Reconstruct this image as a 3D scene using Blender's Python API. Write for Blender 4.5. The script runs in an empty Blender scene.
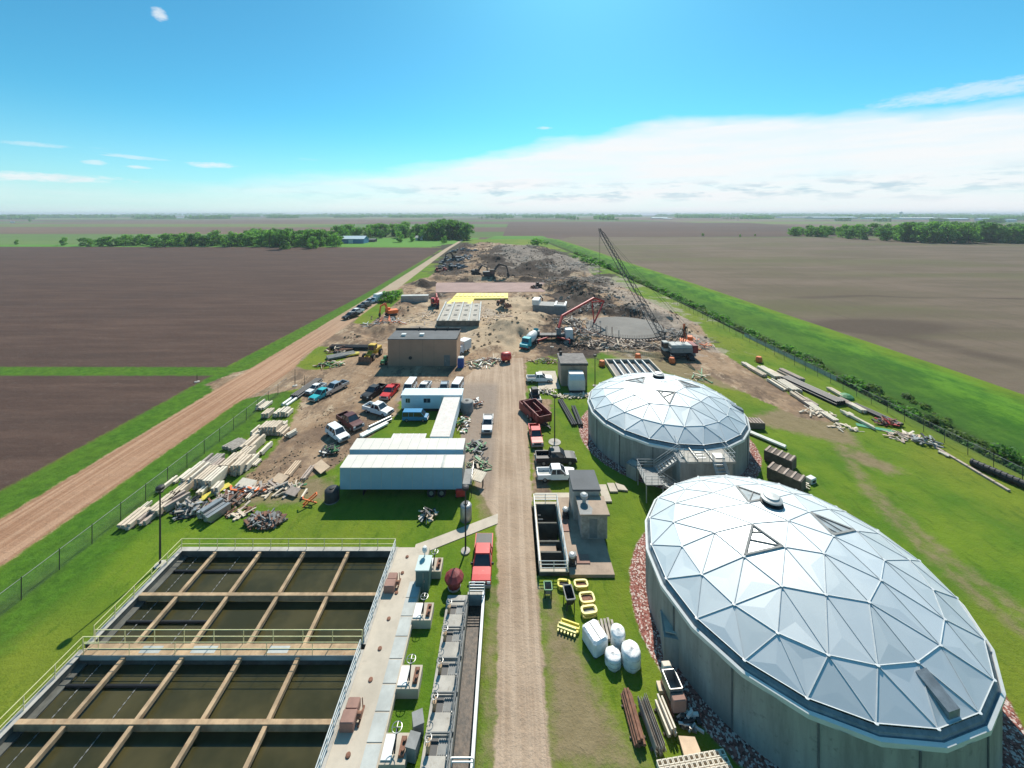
import bpy, math, random
import numpy as np
from mathutils import Vector, Matrix

# ------------------------------------------------------------------ camera, sky, sun, exposure
scene = bpy.context.scene
col = scene.collection
R_ = math.radians
HC = 33.0            # height of the drone above the ground; one scene unit is about 1.1 m
FP = 400.0           # focal length in pixels of a 1024 px wide frame
scene.unit_settings.scale_length = 1.1
HAZE = 1.35e-4
U = 0.91             # metres to scene units, for things of known size

cam_d = bpy.data.cameras.new('camera')
cam = bpy.data.objects.new('camera', cam_d); col.objects.link(cam)
cam.location = (0, 0, HC); cam.rotation_euler = (R_(90), 0, 0)
cam_d.sensor_width = 36; cam_d.lens = 36 * FP / 1024
cam_d.shift_y = -170 / 1024; cam_d.shift_x = 3 / 1024
cam_d.clip_start = 0.5; cam_d.clip_end = 60000
scene.camera = cam

SUN_EL, SUN_AZ = 46.0, 11.0
world = bpy.data.worlds.new('World'); scene.world = world; world.use_nodes = True
wt = world.node_tree; wn = wt.nodes; wl = wt.links
for n in list(wn): wn.remove(n)
def wnode(t, **k):
    n = wn.new(t)
    for a, b in k.items(): setattr(n, a, b)
    return n
def wmath(op, a, b=None, c=None, clamp=False):
    n = wn.new('ShaderNodeMath'); n.operation = op; n.use_clamp = clamp
    for i, v in enumerate((a, b, c)):
        if v is None: continue
        if isinstance(v, (int, float)): n.inputs[i].default_value = v
        else: wl.new(v, n.inputs[i])
    return n.outputs[0]
sky = wnode('ShaderNodeTexSky', sky_type='NISHITA', sun_disc=False)
sky.sun_elevation = R_(SUN_EL); sky.sun_rotation = R_(SUN_AZ)
sky.air_density = 1.0; sky.dust_density = 0.6; sky.ozone_density = 2.2; sky.altitude = 300
tc = wnode('ShaderNodeTexCoord'); sp = wnode('ShaderNodeSeparateXYZ'); wl.new(tc.outputs['Generated'], sp.inputs[0])
az = wmath('MULTIPLY', wmath('ARCTAN2', sp.outputs[0], sp.outputs[1]), 180 / math.pi)
el = wmath('MULTIPLY', wmath('ARCSINE', sp.outputs[2]), 180 / math.pi)
# height of the cloud bank's upper edge (degrees) by compass direction
ramp = wnode('ShaderNodeFloatCurve')
cv = ramp.mapping.curves[0]
pts = [(-180, 3), (-60, 3.4), (-40, 4.3), (-25, 5.8), (-12, 7.6), (0, 9.6), (13, 11.7), (26, 12.6), (39, 11.7), (52, 10.2), (90, 9), (180, 4)]
cv.points[0].location = ((pts[0][0] + 180) / 360, pts[0][1] / 20); cv.points[1].location = (1, pts[-1][1] / 20)
for a, e in pts[1:-1]: cv.points.new((a + 180) / 360, e / 20)
ramp.mapping.update()
wl.new(wmath('DIVIDE', wmath('ADD', az, 180), 360), ramp.inputs['Value'])
top = wmath('MULTIPLY', ramp.outputs[0], 20)
def wnoise(sx, sy, scale, detail=6, rough=.55, off=0):
    c = wnode('ShaderNodeCombineXYZ')
    wl.new(wmath('MULTIPLY', az, sx), c.inputs[0]); wl.new(wmath('MULTIPLY', el, sy), c.inputs[1]); c.inputs[2].default_value = off
    n = wnode('ShaderNodeTexNoise'); n.inputs['Scale'].default_value = scale; n.inputs['Detail'].default_value = detail
    n.inputs['Roughness'].default_value = rough; wl.new(c.outputs[0], n.inputs['Vector']); return n.outputs['Fac']
n1 = wnoise(.03, .12, 2.2, 7)
edge = wmath('ADD', wmath('SUBTRACT', top, el), wmath('MULTIPLY', wmath('SUBTRACT', n1, .5), 4.5))
bank = wmath('MULTIPLY', edge, .55, clamp=True)
soft = wmath('ADD', .62, wmath('MULTIPLY', wmath('SUBTRACT', wnoise(.02, .2, 3, 6, .6, 4), .45), 1.8), clamp=True)
rightness = wmath('MULTIPLY', wmath('ADD', az, 42), 1 / 40., clamp=True)
dens = wmath('MULTIPLY', bank, wmath('ADD', wmath('MULTIPLY', rightness, .62), wmath('MULTIPLY', soft, .42)), clamp=True)
# wisps and a few small puffs higher up
wis = wmath('MULTIPLY', wmath('SUBTRACT', wnoise(.05, .5, 1.6, 7, .6, 9), .66), 7, clamp=True)
wband = wmath('MULTIPLY', wmath('SUBTRACT', 1, wmath('MULTIPLY', wmath('ABSOLUTE', wmath('SUBTRACT', el, 5.5)), .34), clamp=True), wmath('SUBTRACT', 1, rightness))
wisp = wmath('MULTIPLY', wis, wband)
def puff(a0, e0, ra, re, k):
    d = wmath('ADD', wmath('POWER', wmath('ABSOLUTE', wmath('DIVIDE', wmath('SUBTRACT', az, a0), ra)), 2.), wmath('POWER', wmath('ABSOLUTE', wmath('DIVIDE', wmath('SUBTRACT', el, e0), re)), 2.))
    return wmath('MULTIPLY', wmath('MULTIPLY', wmath('SUBTRACT', 1.0, wmath('ADD', d, wmath('MULTIPLY', wmath('SUBTRACT', wnoise(.3, .9, 2.5, 6, .65, a0), .5), 2.6)), clamp=True), 1.0, clamp=True), k)
tot = wmath('MAXIMUM', dens, wisp)
for a0, e0, ra, re, k in ((-41.2, 20.6, .8, .7, .7), (-36.6, 5.6, 2.6, .4, .7), (-46, 5.1, 1.0, .3, .5), (-50, 3.4, 7, .5, .8), (49, 11.3, 8, .9, .5), (5.0, 12.1, 1.2, .25, .5), (-43, 4.9, 1.2, .2, .6), (-50, 6.4, 2.5, .25, .35)):
    tot = wmath('MAXIMUM', tot, puff(a0, e0, ra, re, k))
cum = wmath('MULTIPLY', wmath('SUBTRACT', wnoise(.16, .7, 1.5, 7, .6, 2), .49), 8, clamp=True)
cband = wmath('SUBTRACT', 1, wmath('MULTIPLY', wmath('ABSOLUTE', wmath('SUBTRACT', el, 3.0)), .5), clamp=True)
grey = wmath('MULTIPLY', wmath('MULTIPLY', cum, cband), wmath('ADD', wmath('MULTIPLY', rightness, .65), .3))
ccol = wnode('ShaderNodeMix', data_type='RGBA'); wl.new(grey, ccol.inputs[0])
ccol.inputs[6].default_value = (12.2, 12.6, 12.8, 1); ccol.inputs[7].default_value = (7.4, 9.2, 10.4, 1)
# the sky's own blue pushed towards the cyan of the photograph
tint = wnode('ShaderNodeMix', data_type='RGBA', blend_type='MULTIPLY'); tint.inputs[0].default_value = 1
wl.new(sky.outputs[0], tint.inputs[6]); tint.inputs[7].default_value = (0.60, 1.70, 1.80, 1)
hzf = wmath('MULTIPLY', wmath('POWER', wmath('SUBTRACT', 1, wmath('DIVIDE', el, 14), clamp=True), 2.2), .62)
lowh = wnode('ShaderNodeMix', data_type='RGBA'); wl.new(hzf, lowh.inputs[0]); wl.new(tint.outputs[2], lowh.inputs[6]); lowh.inputs[7].default_value = (10.6, 12.4, 13.2, 1)
mixc = wnode('ShaderNodeMix', data_type='RGBA'); wl.new(tot, mixc.inputs[0]); wl.new(lowh.outputs[2], mixc.inputs[6]); wl.new(ccol.outputs[2], mixc.inputs[7])
bg = wnode('ShaderNodeBackground'); bg.inputs['Strength'].default_value = 0.062
wl.new(mixc.outputs[2], bg.inputs['Color'])
wo = wnode('ShaderNodeOutputWorld'); wl.new(bg.outputs[0], wo.inputs[0])

sun_d = bpy.data.lights.new('sun', 'SUN'); sun_d.energy = 5.0; sun_d.angle = R_(.53); sun_d.color = (1, .935, .83)
sun = bpy.data.objects.new('sun', sun_d); col.objects.link(sun)
sdir = Vector((math.sin(R_(SUN_AZ)) * math.cos(R_(SUN_EL)), math.cos(R_(SUN_AZ)) * math.cos(R_(SUN_EL)), math.sin(R_(SUN_EL))))
sun.rotation_euler = sdir.to_track_quat('Z', 'Y').to_euler(); sun.location = (0, 0, 80)
scene.view_settings.view_transform = 'Standard'; scene.view_settings.look = 'None'
scene.view_settings.exposure = 0.32; scene.view_settings.gamma = 1
scene.render.engine = 'CYCLES'
scene.cycles.volume_bounces = 0; scene.cycles.max_bounces = 6

# ------------------------------------------------------------------ helpers
rnd = random.Random(7)
def G(px, py, h=0.0):
    """ground (or height h) point measured off the photograph"""
    z = FP * (HC - h) / (py - 214.0)
    return ((px - 509.0) * z / FP, z)
def tag(o, label=None, cat=None, group=None, kind=None):
    if label: o['label'] = label
    if cat: o['category'] = cat
    if group: o['group'] = group
    if kind: o['kind'] = kind
    return o
def empty(name, loc, rz=0, label=None, cat=None, group=None):
    o = bpy.data.objects.new(name, None); col.objects.link(o); o.location = loc; o.rotation_euler = (0, 0, rz)
    o.empty_display_size = .3
    return tag(o, label, cat, group)
def kids(o): return [c for c in bpy.data.objects if c.parent == o]
def copy_tree(o, parent=None, loc=None, rz=None, label=None, group=None, scale=None):
    c = o.copy(); col.objects.link(c); c.parent = parent
    if loc is not None: c.location = loc
    if rz is not None: c.rotation_euler = (0, 0, rz)
    if scale is not None: c.scale = scale if not isinstance(scale, (int, float)) else (scale,) * 3
    if label: c['label'] = label
    if group: c['group'] = group
    for ch in TREE.get(o.name, []):
        copy_tree(ch, c)
    return c
TREE = {}
class MB:
    def __init__(s): s.v = []; s.f = []; s.m = []
    def add(s, vs, fs, m=0):
        b = len(s.v); s.v += [tuple(v) for v in vs]; s.f += [tuple(i + b for i in f) for f in fs]; s.m += [m] * len(fs); return s
    def box(s, x0, x1, y0, y1, z0, z1, m=0, rz=0, c=None, tilt=0):
        vs = [(x, y, z) for z in (z0, z1) for y in (y0, y1) for x in (x0, x1)]
        if rz or tilt:
            cx, cy = c if c else ((x0 + x1) / 2, (y0 + y1) / 2); ca, sa = math.cos(rz), math.sin(rz)
            vs = [(cx + (x - cx) * ca - (y - cy) * sa, cy + (x - cx) * sa + (y - cy) * ca, z + tilt * (y - cy)) for x, y, z in vs]
        return s.add(vs, [(0, 2, 3, 1), (4, 5, 7, 6), (0, 1, 5, 4), (2, 6, 7, 3), (0, 4, 6, 2), (1, 3, 7, 5)], m)
    def bbox(s, x0, x1, y0, y1, z0, z1, b=.04, m=0):
        """box with bevelled vertical edges and top edges"""
        b = min(b, (x1 - x0) / 3, (y1 - y0) / 3, (z1 - z0) / 2)
        def ring(i, z): return [(x0 + b + i, y0 + i, z), (x1 - b - i, y0 + i, z), (x1 - i, y0 + b + i, z), (x1 - i, y1 - b - i, z), (x1 - b - i, y1 - i, z), (x0 + b + i, y1 - i, z), (x0 + i, y1 - b - i, z), (x0 + i, y0 + b + i, z)]
        vs = ring(0, z0) + ring(0, z1 - b) + ring(b * .8, z1)
        fs = [tuple(range(7, -1, -1)), tuple(range(16, 24))]
        for k in (0, 8):
            for i in range(8): j = (i + 1) % 8; fs.append((k + i, k + j, k + 8 + j, k + 8 + i))
        return s.add(vs, fs, m)
    def prism(s, poly, z0, z1, m=0):
        n = len(poly); vs = [(x, y, z0) for x, y in poly] + [(x, y, z1) for x, y in poly]
        a = sum(poly[i][0] * poly[(i + 1) % n][1] - poly[(i + 1) % n][0] * poly[i][1] for i in range(n))
        fs = [tuple(range(n - 1, -1, -1)), tuple(range(n, 2 * n))] + [(i, (i + 1) % n, n + (i + 1) % n, n + i) for i in range(n)]
        if a < 0: fs = [f[::-1] for f in fs]
        return s.add(vs, fs, m)
    def profx(s, prof, x0, x1, inset=0, zi=None, m=0):
        """side profile (y,z) extruded along x; points above zi are pulled in by inset"""
        n = len(prof); vs = []
        for x, sg in ((x0, 1), (x1, -1)):
            for y, z in prof: vs.append((x + (sg * inset if zi is not None and z > zi else 0), y, z))
        fs = [tuple(range(n)), tuple(range(2 * n - 1, n - 1, -1))] + [(i, n + i, n + (i + 1) % n, (i + 1) % n) for i in range(n)]
        return s.add(vs, fs, m)
    def tube(s, p, q, r, n=6, r2=None, m=0, cap=True):
        p = Vector(p); q = Vector(q); d = (q - p)
        if d.length < 1e-6: return s
        d.normalize(); a = d.orthogonal().normalized(); b = d.cross(a); r2 = r if r2 is None else r2
        if n == 4: a, b = (a + b).normalized(), (b - a).normalized()
        vs = [p + (a * math.cos(t) + b * math.sin(t)) * r for t in [2 * math.pi * i / n for i in range(n)]] + [q + (a * math.cos(t) + b * math.sin(t)) * r2 for t in [2 * math.pi * i / n for i in range(n)]]
        fs = [(i, (i + 1) % n, n + (i + 1) % n, n + i) for i in range(n)]
        if cap: fs += [tuple(range(n - 1, -1, -1)), tuple(range(n, 2 * n))]
        return s.add(vs, fs, m)
    def lathe(s, prof, n=24, c=(0, 0, 0), m=0, a0=0):
        vs = []; fs = []
        for r, z in prof: vs += [(c[0] + r * math.cos(a0 + 2 * math.pi * i / n), c[1] + r * math.sin(a0 + 2 * math.pi * i / n), c[2] + z) for i in range(n)]
        for k in range(len(prof) - 1):
            for i in range(n):
                j = (i + 1) % n; fs.append((k * n + i, k * n + j, (k + 1) * n + j, (k + 1) * n + i))
        return s.add(vs, fs, m)
    def bar(s, p, q, w, h, m=0):
        """rectangular bar between two points, w across, h up"""
        p = Vector(p); q = Vector(q); d = (q - p).normalized(); a = d.cross(Vector((0, 0, 1)))
        a = a.normalized() if a.length > 1e-4 else Vector((1, 0, 0)); b = a.cross(d)
        vs = [o + a * (i * w / 2) + b * (j * h / 2) for o in (p, q) for i, j in ((-1, -1), (1, -1), (1, 1), (-1, 1))]
        return s.add(vs, [(0, 1, 2, 3), (7, 6, 5, 4), (0, 4, 5, 1), (1, 5, 6, 2), (2, 6, 7, 3), (3, 7, 4, 0)], m)
    def build(s, name, mats, parent=None, smooth=False):
        me = bpy.data.meshes.new(name); me.from_pydata(s.v, [], s.f)
        if not isinstance(mats, (list, tuple)): mats = [mats]
        for m in mats: me.materials.append(m)
        if len(mats) > 1: me.polygons.foreach_set('material_index', s.m)
        if smooth: me.polygons.foreach_set('use_smooth', [True] * len(s.f))
        me.update()
        o = bpy.data.objects.new(name, me); col.objects.link(o)
        if parent: o.parent = parent; TREE.setdefault(parent.name, []).append(o)
        return o

def nt(name):
    m = bpy.data.materials.new(name); m.use_nodes = True
    t = m.node_tree; b = t.nodes['Principled BSDF']; return m, t, b
def mk(t, op, a, b=None, c=None, clamp=False):
    n = t.nodes.new('ShaderNodeMath'); n.operation = op; n.use_clamp = clamp
    for i, v in enumerate((a, b, c)):
        if v is None: continue
        if isinstance(v, (int, float)): n.inputs[i].default_value = v
        else: t.links.new(v, n.inputs[i])
    return n.outputs[0]
def tnoise(t, scale, detail=4, rough=.6, vec=None, stretch=None, kind='Position'):
    if vec is None:
        if kind == 'Position': g = t.nodes.new('ShaderNodeNewGeometry'); vec = g.outputs['Position']
        else: g = t.nodes.new('ShaderNodeTexCoord'); vec = g.outputs['Object']
    if stretch:
        mp = t.nodes.new('ShaderNodeMapping'); mp.inputs['Scale'].default_value = stretch; t.links.new(vec, mp.inputs[0]); vec = mp.outputs[0]
    n = t.nodes.new('ShaderNodeTexNoise'); n.inputs['Scale'].default_value = scale; n.inputs['Detail'].default_value = detail; n.inputs['Roughness'].default_value = rough
    t.links.new(vec, n.inputs['Vector']); return n.outputs['Fac']
def mixc_(t, f, a, b, mode='MIX'):
    n = t.nodes.new('ShaderNodeMix'); n.data_type = 'RGBA'; n.blend_type = mode
    if isinstance(f, (int, float)): n.inputs[0].default_value = f
    else: t.links.new(f, n.inputs[0])
    for i, v in ((6, a), (7, b)):
        if isinstance(v, (tuple, list)): n.inputs[i].default_value = (*v[:3], 1)
        else: t.links.new(v, n.inputs[i])
    return n.outputs[2]
def sstep(t, v, lo, hi):
    n = t.nodes.new('ShaderNodeMapRange'); n.interpolation_type = 'SMOOTHSTEP'; t.links.new(v, n.inputs[0])
    n.inputs[1].default_value = lo; n.inputs[2].default_value = hi; return n.outputs[0]
def pm(name, c, rough=.8, metal=0, var=.25, scale=1.5, c2=None, dirt=None, dk=.5, bump=0, bscale=20, stretch=None, spec=.5, coat=0):
    """procedural surface: two-tone noise, optional dirt in blotches, optional bump"""
    m, t, b = nt(name)
    f = tnoise(t, scale, 5, .65, stretch=stretch)
    f = sstep(t, f, .3, .7)
    lo = tuple(x * (1 - var) for x in c); hi = c2 if c2 else tuple(min(1, x * (1 + var * .6)) for x in c)
    cc = mixc_(t, f, lo, hi)
    if dirt:
        g = sstep(t, tnoise(t, scale * 2.7 + .3, 6, .7), .55, .75)
        cc = mixc_(t, mk(t, 'MULTIPLY', g, dk), cc, dirt)
    t.links.new(cc, b.inputs['Base Color'])
    b.inputs['Roughness'].default_value = rough; b.inputs['Metallic'].default_value = metal; b.inputs['Specular IOR Level'].default_value = spec
    if coat: b.inputs['Coat Weight'].default_value = coat; b.inputs['Coat Roughness'].default_value = .08
    if bump:
        bn = t.nodes.new('ShaderNodeBump'); bn.inputs['Strength'].default_value = bump; bn.inputs['Distance'].default_value = .05
        t.links.new(tnoise(t, bscale, 4, .6), bn.inputs['Height']); t.links.new(bn.outputs[0], b.inputs['Normal'])
    return m
M = {}
M['concrete'] = pm('concrete', (.42, .39, .34), .9, var=.22, scale=.8, dirt=(.2, .17, .13), dk=.6, bump=.2)
M['deck'] = pm('deck concrete', (.50, .43, .34), .9, var=.16, scale=.35, dirt=(.30, .25, .2), dk=.55, bump=.15)
M['panel'] = pm('grey cover panel', (.42, .43, .40), .7, var=.2, scale=.5, dirt=(.28, .25, .2), dk=.5)
M['beam'] = pm('stained beam', (.42, .29, .17), .9, var=.35, scale=.9, dirt=(.30, .13, .05), dk=.7, bump=.2)
M['darkconc'] = pm('dark concrete', (.10, .10, .085), .8, var=.4, scale=.8, dirt=(.05, .05, .04), dk=.7)  # shade inside the basins and pits is put into this dark colour
M['tankwall'] = pm('tank wall', (.31, .305, .285), .85, var=.3, scale=.9, stretch=(1, 1, .14), dirt=(.16, .16, .15), dk=.8, bump=.15)
M['wallseam'] = pm('wall joint', (.12, .12, .12), .9)
M['white'] = pm('white paint', (.66, .66, .63), .5, var=.08, scale=.6, dirt=(.5, .46, .4), dk=.3)
M['roofwhite'] = pm('trailer roof', (.62, .58, .51), .6, var=.08, scale=.5, dirt=(.58, .55, .48), dk=.5)
M['roofrust'] = pm('marked roof', (.60, .56, .51), .7, var=.1, scale=1.1, dirt=(.5, .10, .10), dk=.8)
M['shadewall'] = pm('shaded trailer side', (.24, .40, .50), .5, var=.08, scale=.3, dirt=(.35, .48, .54), dk=.4)  # blue of the trailer sides in shade, put into the colour
M['office'] = pm('office siding', (.62, .72, .76), .6, var=.06, scale=.8)
M['alu'] = pm('galvanised', (.42, .43, .42), .55, .3, var=.1, scale=3)
M['railw'] = pm('pale rail', (.72, .72, .68), .5, .2, var=.1)
M['raily'] = pm('yellowed rail', (.66, .62, .32), .6, 0, var=.15)
M['dark'] = pm('dark metal', (.03, .03, .032), .6, .2, var=.3)
M['black'] = pm('black plastic', (.018, .018, .02), .55, var=.3)
M['grey'] = pm('mid grey', (.22, .22, .21), .7, var=.2)
M['steel'] = pm('steel', (.35, .35, .34), .45, .7, var=.15)
M['rust'] = pm('rusty steel', (.22, .10, .06), .85, var=.4, scale=3)
M['pinkbox'] = pm('faded red cover', (.30, .165, .125), .8, var=.15)
M['teal'] = pm('dark teal cabinet', (.06, .13, .13), .55, var=.15)
M['palegreen'] = pm('pale cabinet top', (.42, .52, .50), .5, var=.1)
M['tire'] = pm('tyre rubber', (.02, .02, .02), .85)
M['rim'] = pm('wheel rim', (.5, .5, .5), .35, .8)
M['lens'] = pm('headlight lens', (.75, .75, .72), .15)
M['tail'] = pm('tail lamp', (.45, .02, .02), .3)
M['glass'] = pm('dark glass', (.02, .03, .04), .06, var=.1, spec=.8)
M['wood'] = pm('pale timber', (.62, .54, .42), .85, var=.22, scale=2, dirt=(.35, .26, .18), dk=.5)
M['woodg'] = pm('weathered timber and shaded ends', (.38, .33, .28), .9, var=.3, scale=2)
M['woodd'] = pm('dark timber', (.13, .10, .08), .9, var=.3, scale=2)
M['ply'] = pm('plywood', (.62, .45, .30), .8, var=.15, scale=1)
M['brown'] = pm('brown metal siding', (.36, .215, .145), .8, var=.08, scale=.4, dirt=(.29, .18, .12), dk=.5)
M['sunlitwall'] = pm('sunlit brown siding', (.50, .30, .18), .85, var=.08, scale=.4)
M['roofdark'] = pm('dark membrane roof', (.09, .095, .10), .8, var=.2, scale=.4)
M['roofbrown'] = pm('ballasted roof', (.20, .18, .165), .9, var=.25, scale=1.2, bump=.2)
M['slabbrown'] = pm('brown slab', (.36, .27, .20), .9, var=.2, scale=.8, dirt=(.22, .16, .12), dk=.5)
M['yellow'] = pm('yellow form panels', (.75, .62, .08), .6, var=.15, scale=1.5)
M['yellowm'] = pm('machine yellow', (.60, .38, .03), .5, var=.2)
M['orange'] = pm('safety orange', (.75, .16, .03), .6, var=.15)
M['redp'] = pm('red machine paint', (.50, .035, .03), .45, var=.25)
M['maroon'] = pm('dull red container', (.20, .025, .025), .6, var=.3, dirt=(.1, .05, .04), dk=.6)
M['blue'] = pm('blue plastic', (.02, .07, .28), .5)
M['wrap'] = pm('white plastic wrap', (.74, .75, .74), .4, var=.15, scale=2, bump=1.0, bscale=3.5)
M['pvc'] = pm('white pipe', (.74, .74, .68), .5, var=.1)
M['pinkslab'] = pm('pink aggregate pad', (.33, .22, .19), .95, var=.15, scale=.12)
M['slabgrey'] = pm('fresh concrete', (.13, .12, .105), .8, var=.25, scale=.12, dirt=(.10, .07, .05), dk=.9)
M['greenm'] = pm('green paint', (.06, .22, .08), .6, var=.2)
M['bark'] = pm('bark', (.09, .065, .045), .95, var=.3)
M['cloth'] = pm('green tarp', (.05, .26, .14), .7, var=.2)
M['net'] = pm('orange netting', (.75, .18, .05), .7)
def paint(name, c, **k): return pm(name, c, .45, 0, dirt=(.30, .24, .18), dk=.3, var=.06, scale=.7, coat=0, spec=.35, **k)
PAINT = {'white': paint('white car paint', (.78, .78, .77)), 'red': paint('red car paint', (.55, .012, .015)), 'black': paint('black car paint', (.015, .015, .018)),
         'silver': pm('silver car paint', (.45, .46, .47), .3, .5, var=.05, coat=.5), 'maroon': paint('maroon car paint', (.09, .02, .02)), 'blue': paint('blue car paint', (.03, .22, .42)),
         'grey': paint('grey car paint', (.14, .15, .16)), 'teal': paint('teal truck paint', (.02, .38, .42)), 'tan': paint('tan car paint', (.35, .30, .22))}
# leaves: each crown face picks one of three greens, lit through a little
def leafmat(name, c1, c2):
    m, t, b = nt(name)
    f = tnoise(t, .35, 3, .6); oi = t.nodes.new('ShaderNodeObjectInfo')
    f = mk(t, 'ADD', mk(t, 'MULTIPLY', f, 1.0), mk(t, 'MULTIPLY', mk(t, 'SUBTRACT', oi.outputs['Random'], .5), .5))
    t.links.new(mixc_(t, sstep(t, f, .25, .8), c1, c2), b.inputs['Base Color']); b.inputs['Roughness'].default_value = .7
    tr = t.nodes.new('ShaderNodeBsdfTranslucent'); tr.inputs[0].default_value = (*[x * 1.6 for x in c2], 1)
    mx = t.nodes.new('ShaderNodeMixShader'); mx.inputs[0].default_value = .5
    t.links.new(b.outputs[0], mx.inputs[1]); t.links.new(tr.outputs[0], mx.inputs[2]); t.links.new(mx.outputs[0], t.nodes['Material Output'].inputs[0])
    return m
M['leaf'] = leafmat('leaves', (.045, .14, .016), (.13, .30, .03))
M['leafd'] = leafmat('dark leaves', (.032, .105, .014), (.085, .22, .024))
M['weed'] = leafmat('weeds', (.03, .07, .02), (.09, .15, .03))
# ------------------------------------------------------------------ terrain: one sheet of ground, cut into named surfaces
def PP(*pts): return [G(x, y) for x, y in pts]
def sdpoly(X, Y, poly):
    """distance to a polygon, positive inside"""
    d = np.full(X.shape, 1e18); s = np.zeros(X.shape, bool); n = len(poly)
    for i in range(n):
        ax, ay = poly[i]; bx, by = poly[(i + 1) % n]; ex, ey = bx - ax, by - ay
        wx, wy = X - ax, Y - ay; tt = np.clip((wx * ex + wy * ey) / (ex * ex + ey * ey + 1e-12), 0, 1)
        d = np.minimum(d, (wx - ex * tt) ** 2 + (wy - ey * tt) ** 2)
        c = ((ay > Y) != (by > Y)) & (X < (bx - ax) * (Y - ay) / ((by - ay) + 1e-12) + ax); s ^= c
    return np.where(s, 1, -1) * np.sqrt(d)
def sdline(X, Y, pts, w):
    d = np.full(X.shape, 1e18)
    for (ax, ay), (bx, by) in zip(pts[:-1], pts[1:]):
        ex, ey = bx - ax, by - ay; wx, wy = X - ax, Y - ay; tt = np.clip((wx * ex + wy * ey) / (ex * ex + ey * ey), 0, 1)
        d = np.minimum(d, np.hypot(wx - ex * tt, wy - ey * tt))
    return w - d
def vn(x, y, seed=0):
    xi = np.floor(x).astype(np.int64); yi = np.floor(y).astype(np.int64); fx = x - xi; fy = y - yi
    def h(a, b):
        v = (a * 374761393 + b * 668265263 + seed * 1442695041) & 0xffffffff; v = ((v ^ (v >> 13)) * 1274126177) & 0xffffffff
        return ((v ^ (v >> 16)) & 0xffff) / 65535.
    fx = fx * fx * (3 - 2 * fx); fy = fy * fy * (3 - 2 * fy)
    return (h(xi, yi) * (1 - fx) + h(xi + 1, yi) * fx) * (1 - fy) + (h(xi, yi + 1) * (1 - fx) + h(xi + 1, yi + 1) * fx) * fy
def fbm(x, y, s, o=4, seed=0):
    r = 0; a = 1; t = 0
    for k in range(o): r = r + a * vn(x / s, y / s, seed + k * 17); t += a; a *= .5; s /= 2.03
    return r / t
def axis(lo, near, step, g1, far, g2, end):
    a = [lo]
    while a[-1] < end:
        v = abs(a[-1]); a.append(a[-1] + (step if v < near else max(step, g1 * v) if v < far else g2 * v))
    return a
pos = axis(0, 70, .5, .0115, 400, .035, 12500)
gx = np.array([-v for v in pos[:0:-1]] + pos)
gy = np.array([-400, -150, -60, -25, -10, 0] + axis(5, 45, .35, .0078, 650, .03, 12500))
GX, GY = np.meshgrid(gx, gy)
ny, nx = GX.shape
DX = lambda Y: np.interp(Y, [0, 50, 96, 149, 200, 303, 508, 700], [67.4, 67.2, 66.7, 66, 63.5, 58.4, 42, 20])     # ditch
BX = lambda Y: np.interp(Y, [0, 50, 82, 137, 181, 254, 400, 508, 700], [96, 94, 93.3, 89.4, 86.8, 80.6, 72, 62, 40])   # outer foot of the levee
wob = (fbm(GX, GY, 6, 3, 5) - .5)
def smooth(v, lo, hi): t = np.clip((v - lo) / (hi - lo), 0, 1); return t * t * (3 - 2 * t)
NEG = -50.
# surfaces as signed distances
roadX0, roadX1 = -56.2, -47.2
s_or = sdpoly(GX, GY, [(-54.6, -60), (-47.7, -60), (-47.5, 70), (-46, 76), (-46, 86), (-47.6, 92), (-48.6, 160), (-52.4, 264), (-56.2, 379), (-57.5, 508), (-52, 575), (-56, 575), (-61.2, 508), (-60.6, 379), (-57.6, 264), (-55.4, 160), (-55.2, 90)])
s_gr = -.2 + sdpoly(GX, GY, [(-.7, -60), (2.35, -60), (2.75, 34), (2.9, 50), (3.3, 71), (3.4, 92), (-2.5, 92), (-7, 86), (-9.5, 80), (-20.5, 77), (-20.5, 70.5), (-8, 70), (-7.3, 58), (-5.9, 52), (-3.4, 47), (-1.6, 43), (-1.1, 34)])
dirt_polys = [
    PP((228, 397), (300, 385), (395, 388), (500, 392), (528, 392), (526, 362), (560, 353), (590, 357), (600, 352), (662, 352), (690, 366), (745, 393), (800, 418), (838, 424), (812, 408), (742, 366), (712, 345), (700, 325), (655, 304), (622, 286), (590, 274), (570, 258), (545, 247), (480, 242), (462, 248), (440, 268), (425, 280), (405, 284), (395, 288), (382, 298), (352, 320), (332, 330), (296, 352), (270, 366)),
    PP((300, 384), (402, 384), (398, 414), (366, 440), (334, 468), (300, 482), (258, 492), (244, 480), (272, 452), (288, 428), (300, 405)),
    PP((206, 384), (236, 372), (300, 360), (302, 388), (240, 400), (225, 398)),
    PP((524, 399), (552, 399), (548, 425), (528, 428)),
    PP((549, 450), (549, 500), (533, 500), (533, 450))]
s_di = np.full(GX.shape, NEG)
for p in dirt_polys: s_di = np.maximum(s_di, sdpoly(GX, GY, p))
for p in (PP((296, 366), (318, 346), (345, 349), (358, 352), (340, 362), (330, 369), (306, 370)), PP((353, 323), (366, 308), (384, 297), (402, 288), (404, 296), (392, 306), (378, 318), (368, 325))):
    s_di = np.minimum(s_di, -sdpoly(GX, GY, p))
s_wo = np.full(GX.shape, NEG)
for p in (PP((549, 768), (546, 640), (548, 590), (572, 640), (590, 680), (640, 768)), PP((250, 470), (330, 480), (330, 500), (240, 505)), PP((742, 420), (860, 448), (850, 430), (790, 405)), PP((600, 352), (700, 350), (790, 390), (745, 392), (690, 380)),
          PP((470, 470), (500, 470), (500, 515), (484, 520)), PP((490, 590), (498, 590), (497, 768), (484, 768)), PP((840, 455), (858, 450), (902, 470), (890, 474))):
    s_wo = np.maximum(s_wo, sdpoly(GX, GY, p))
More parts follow.
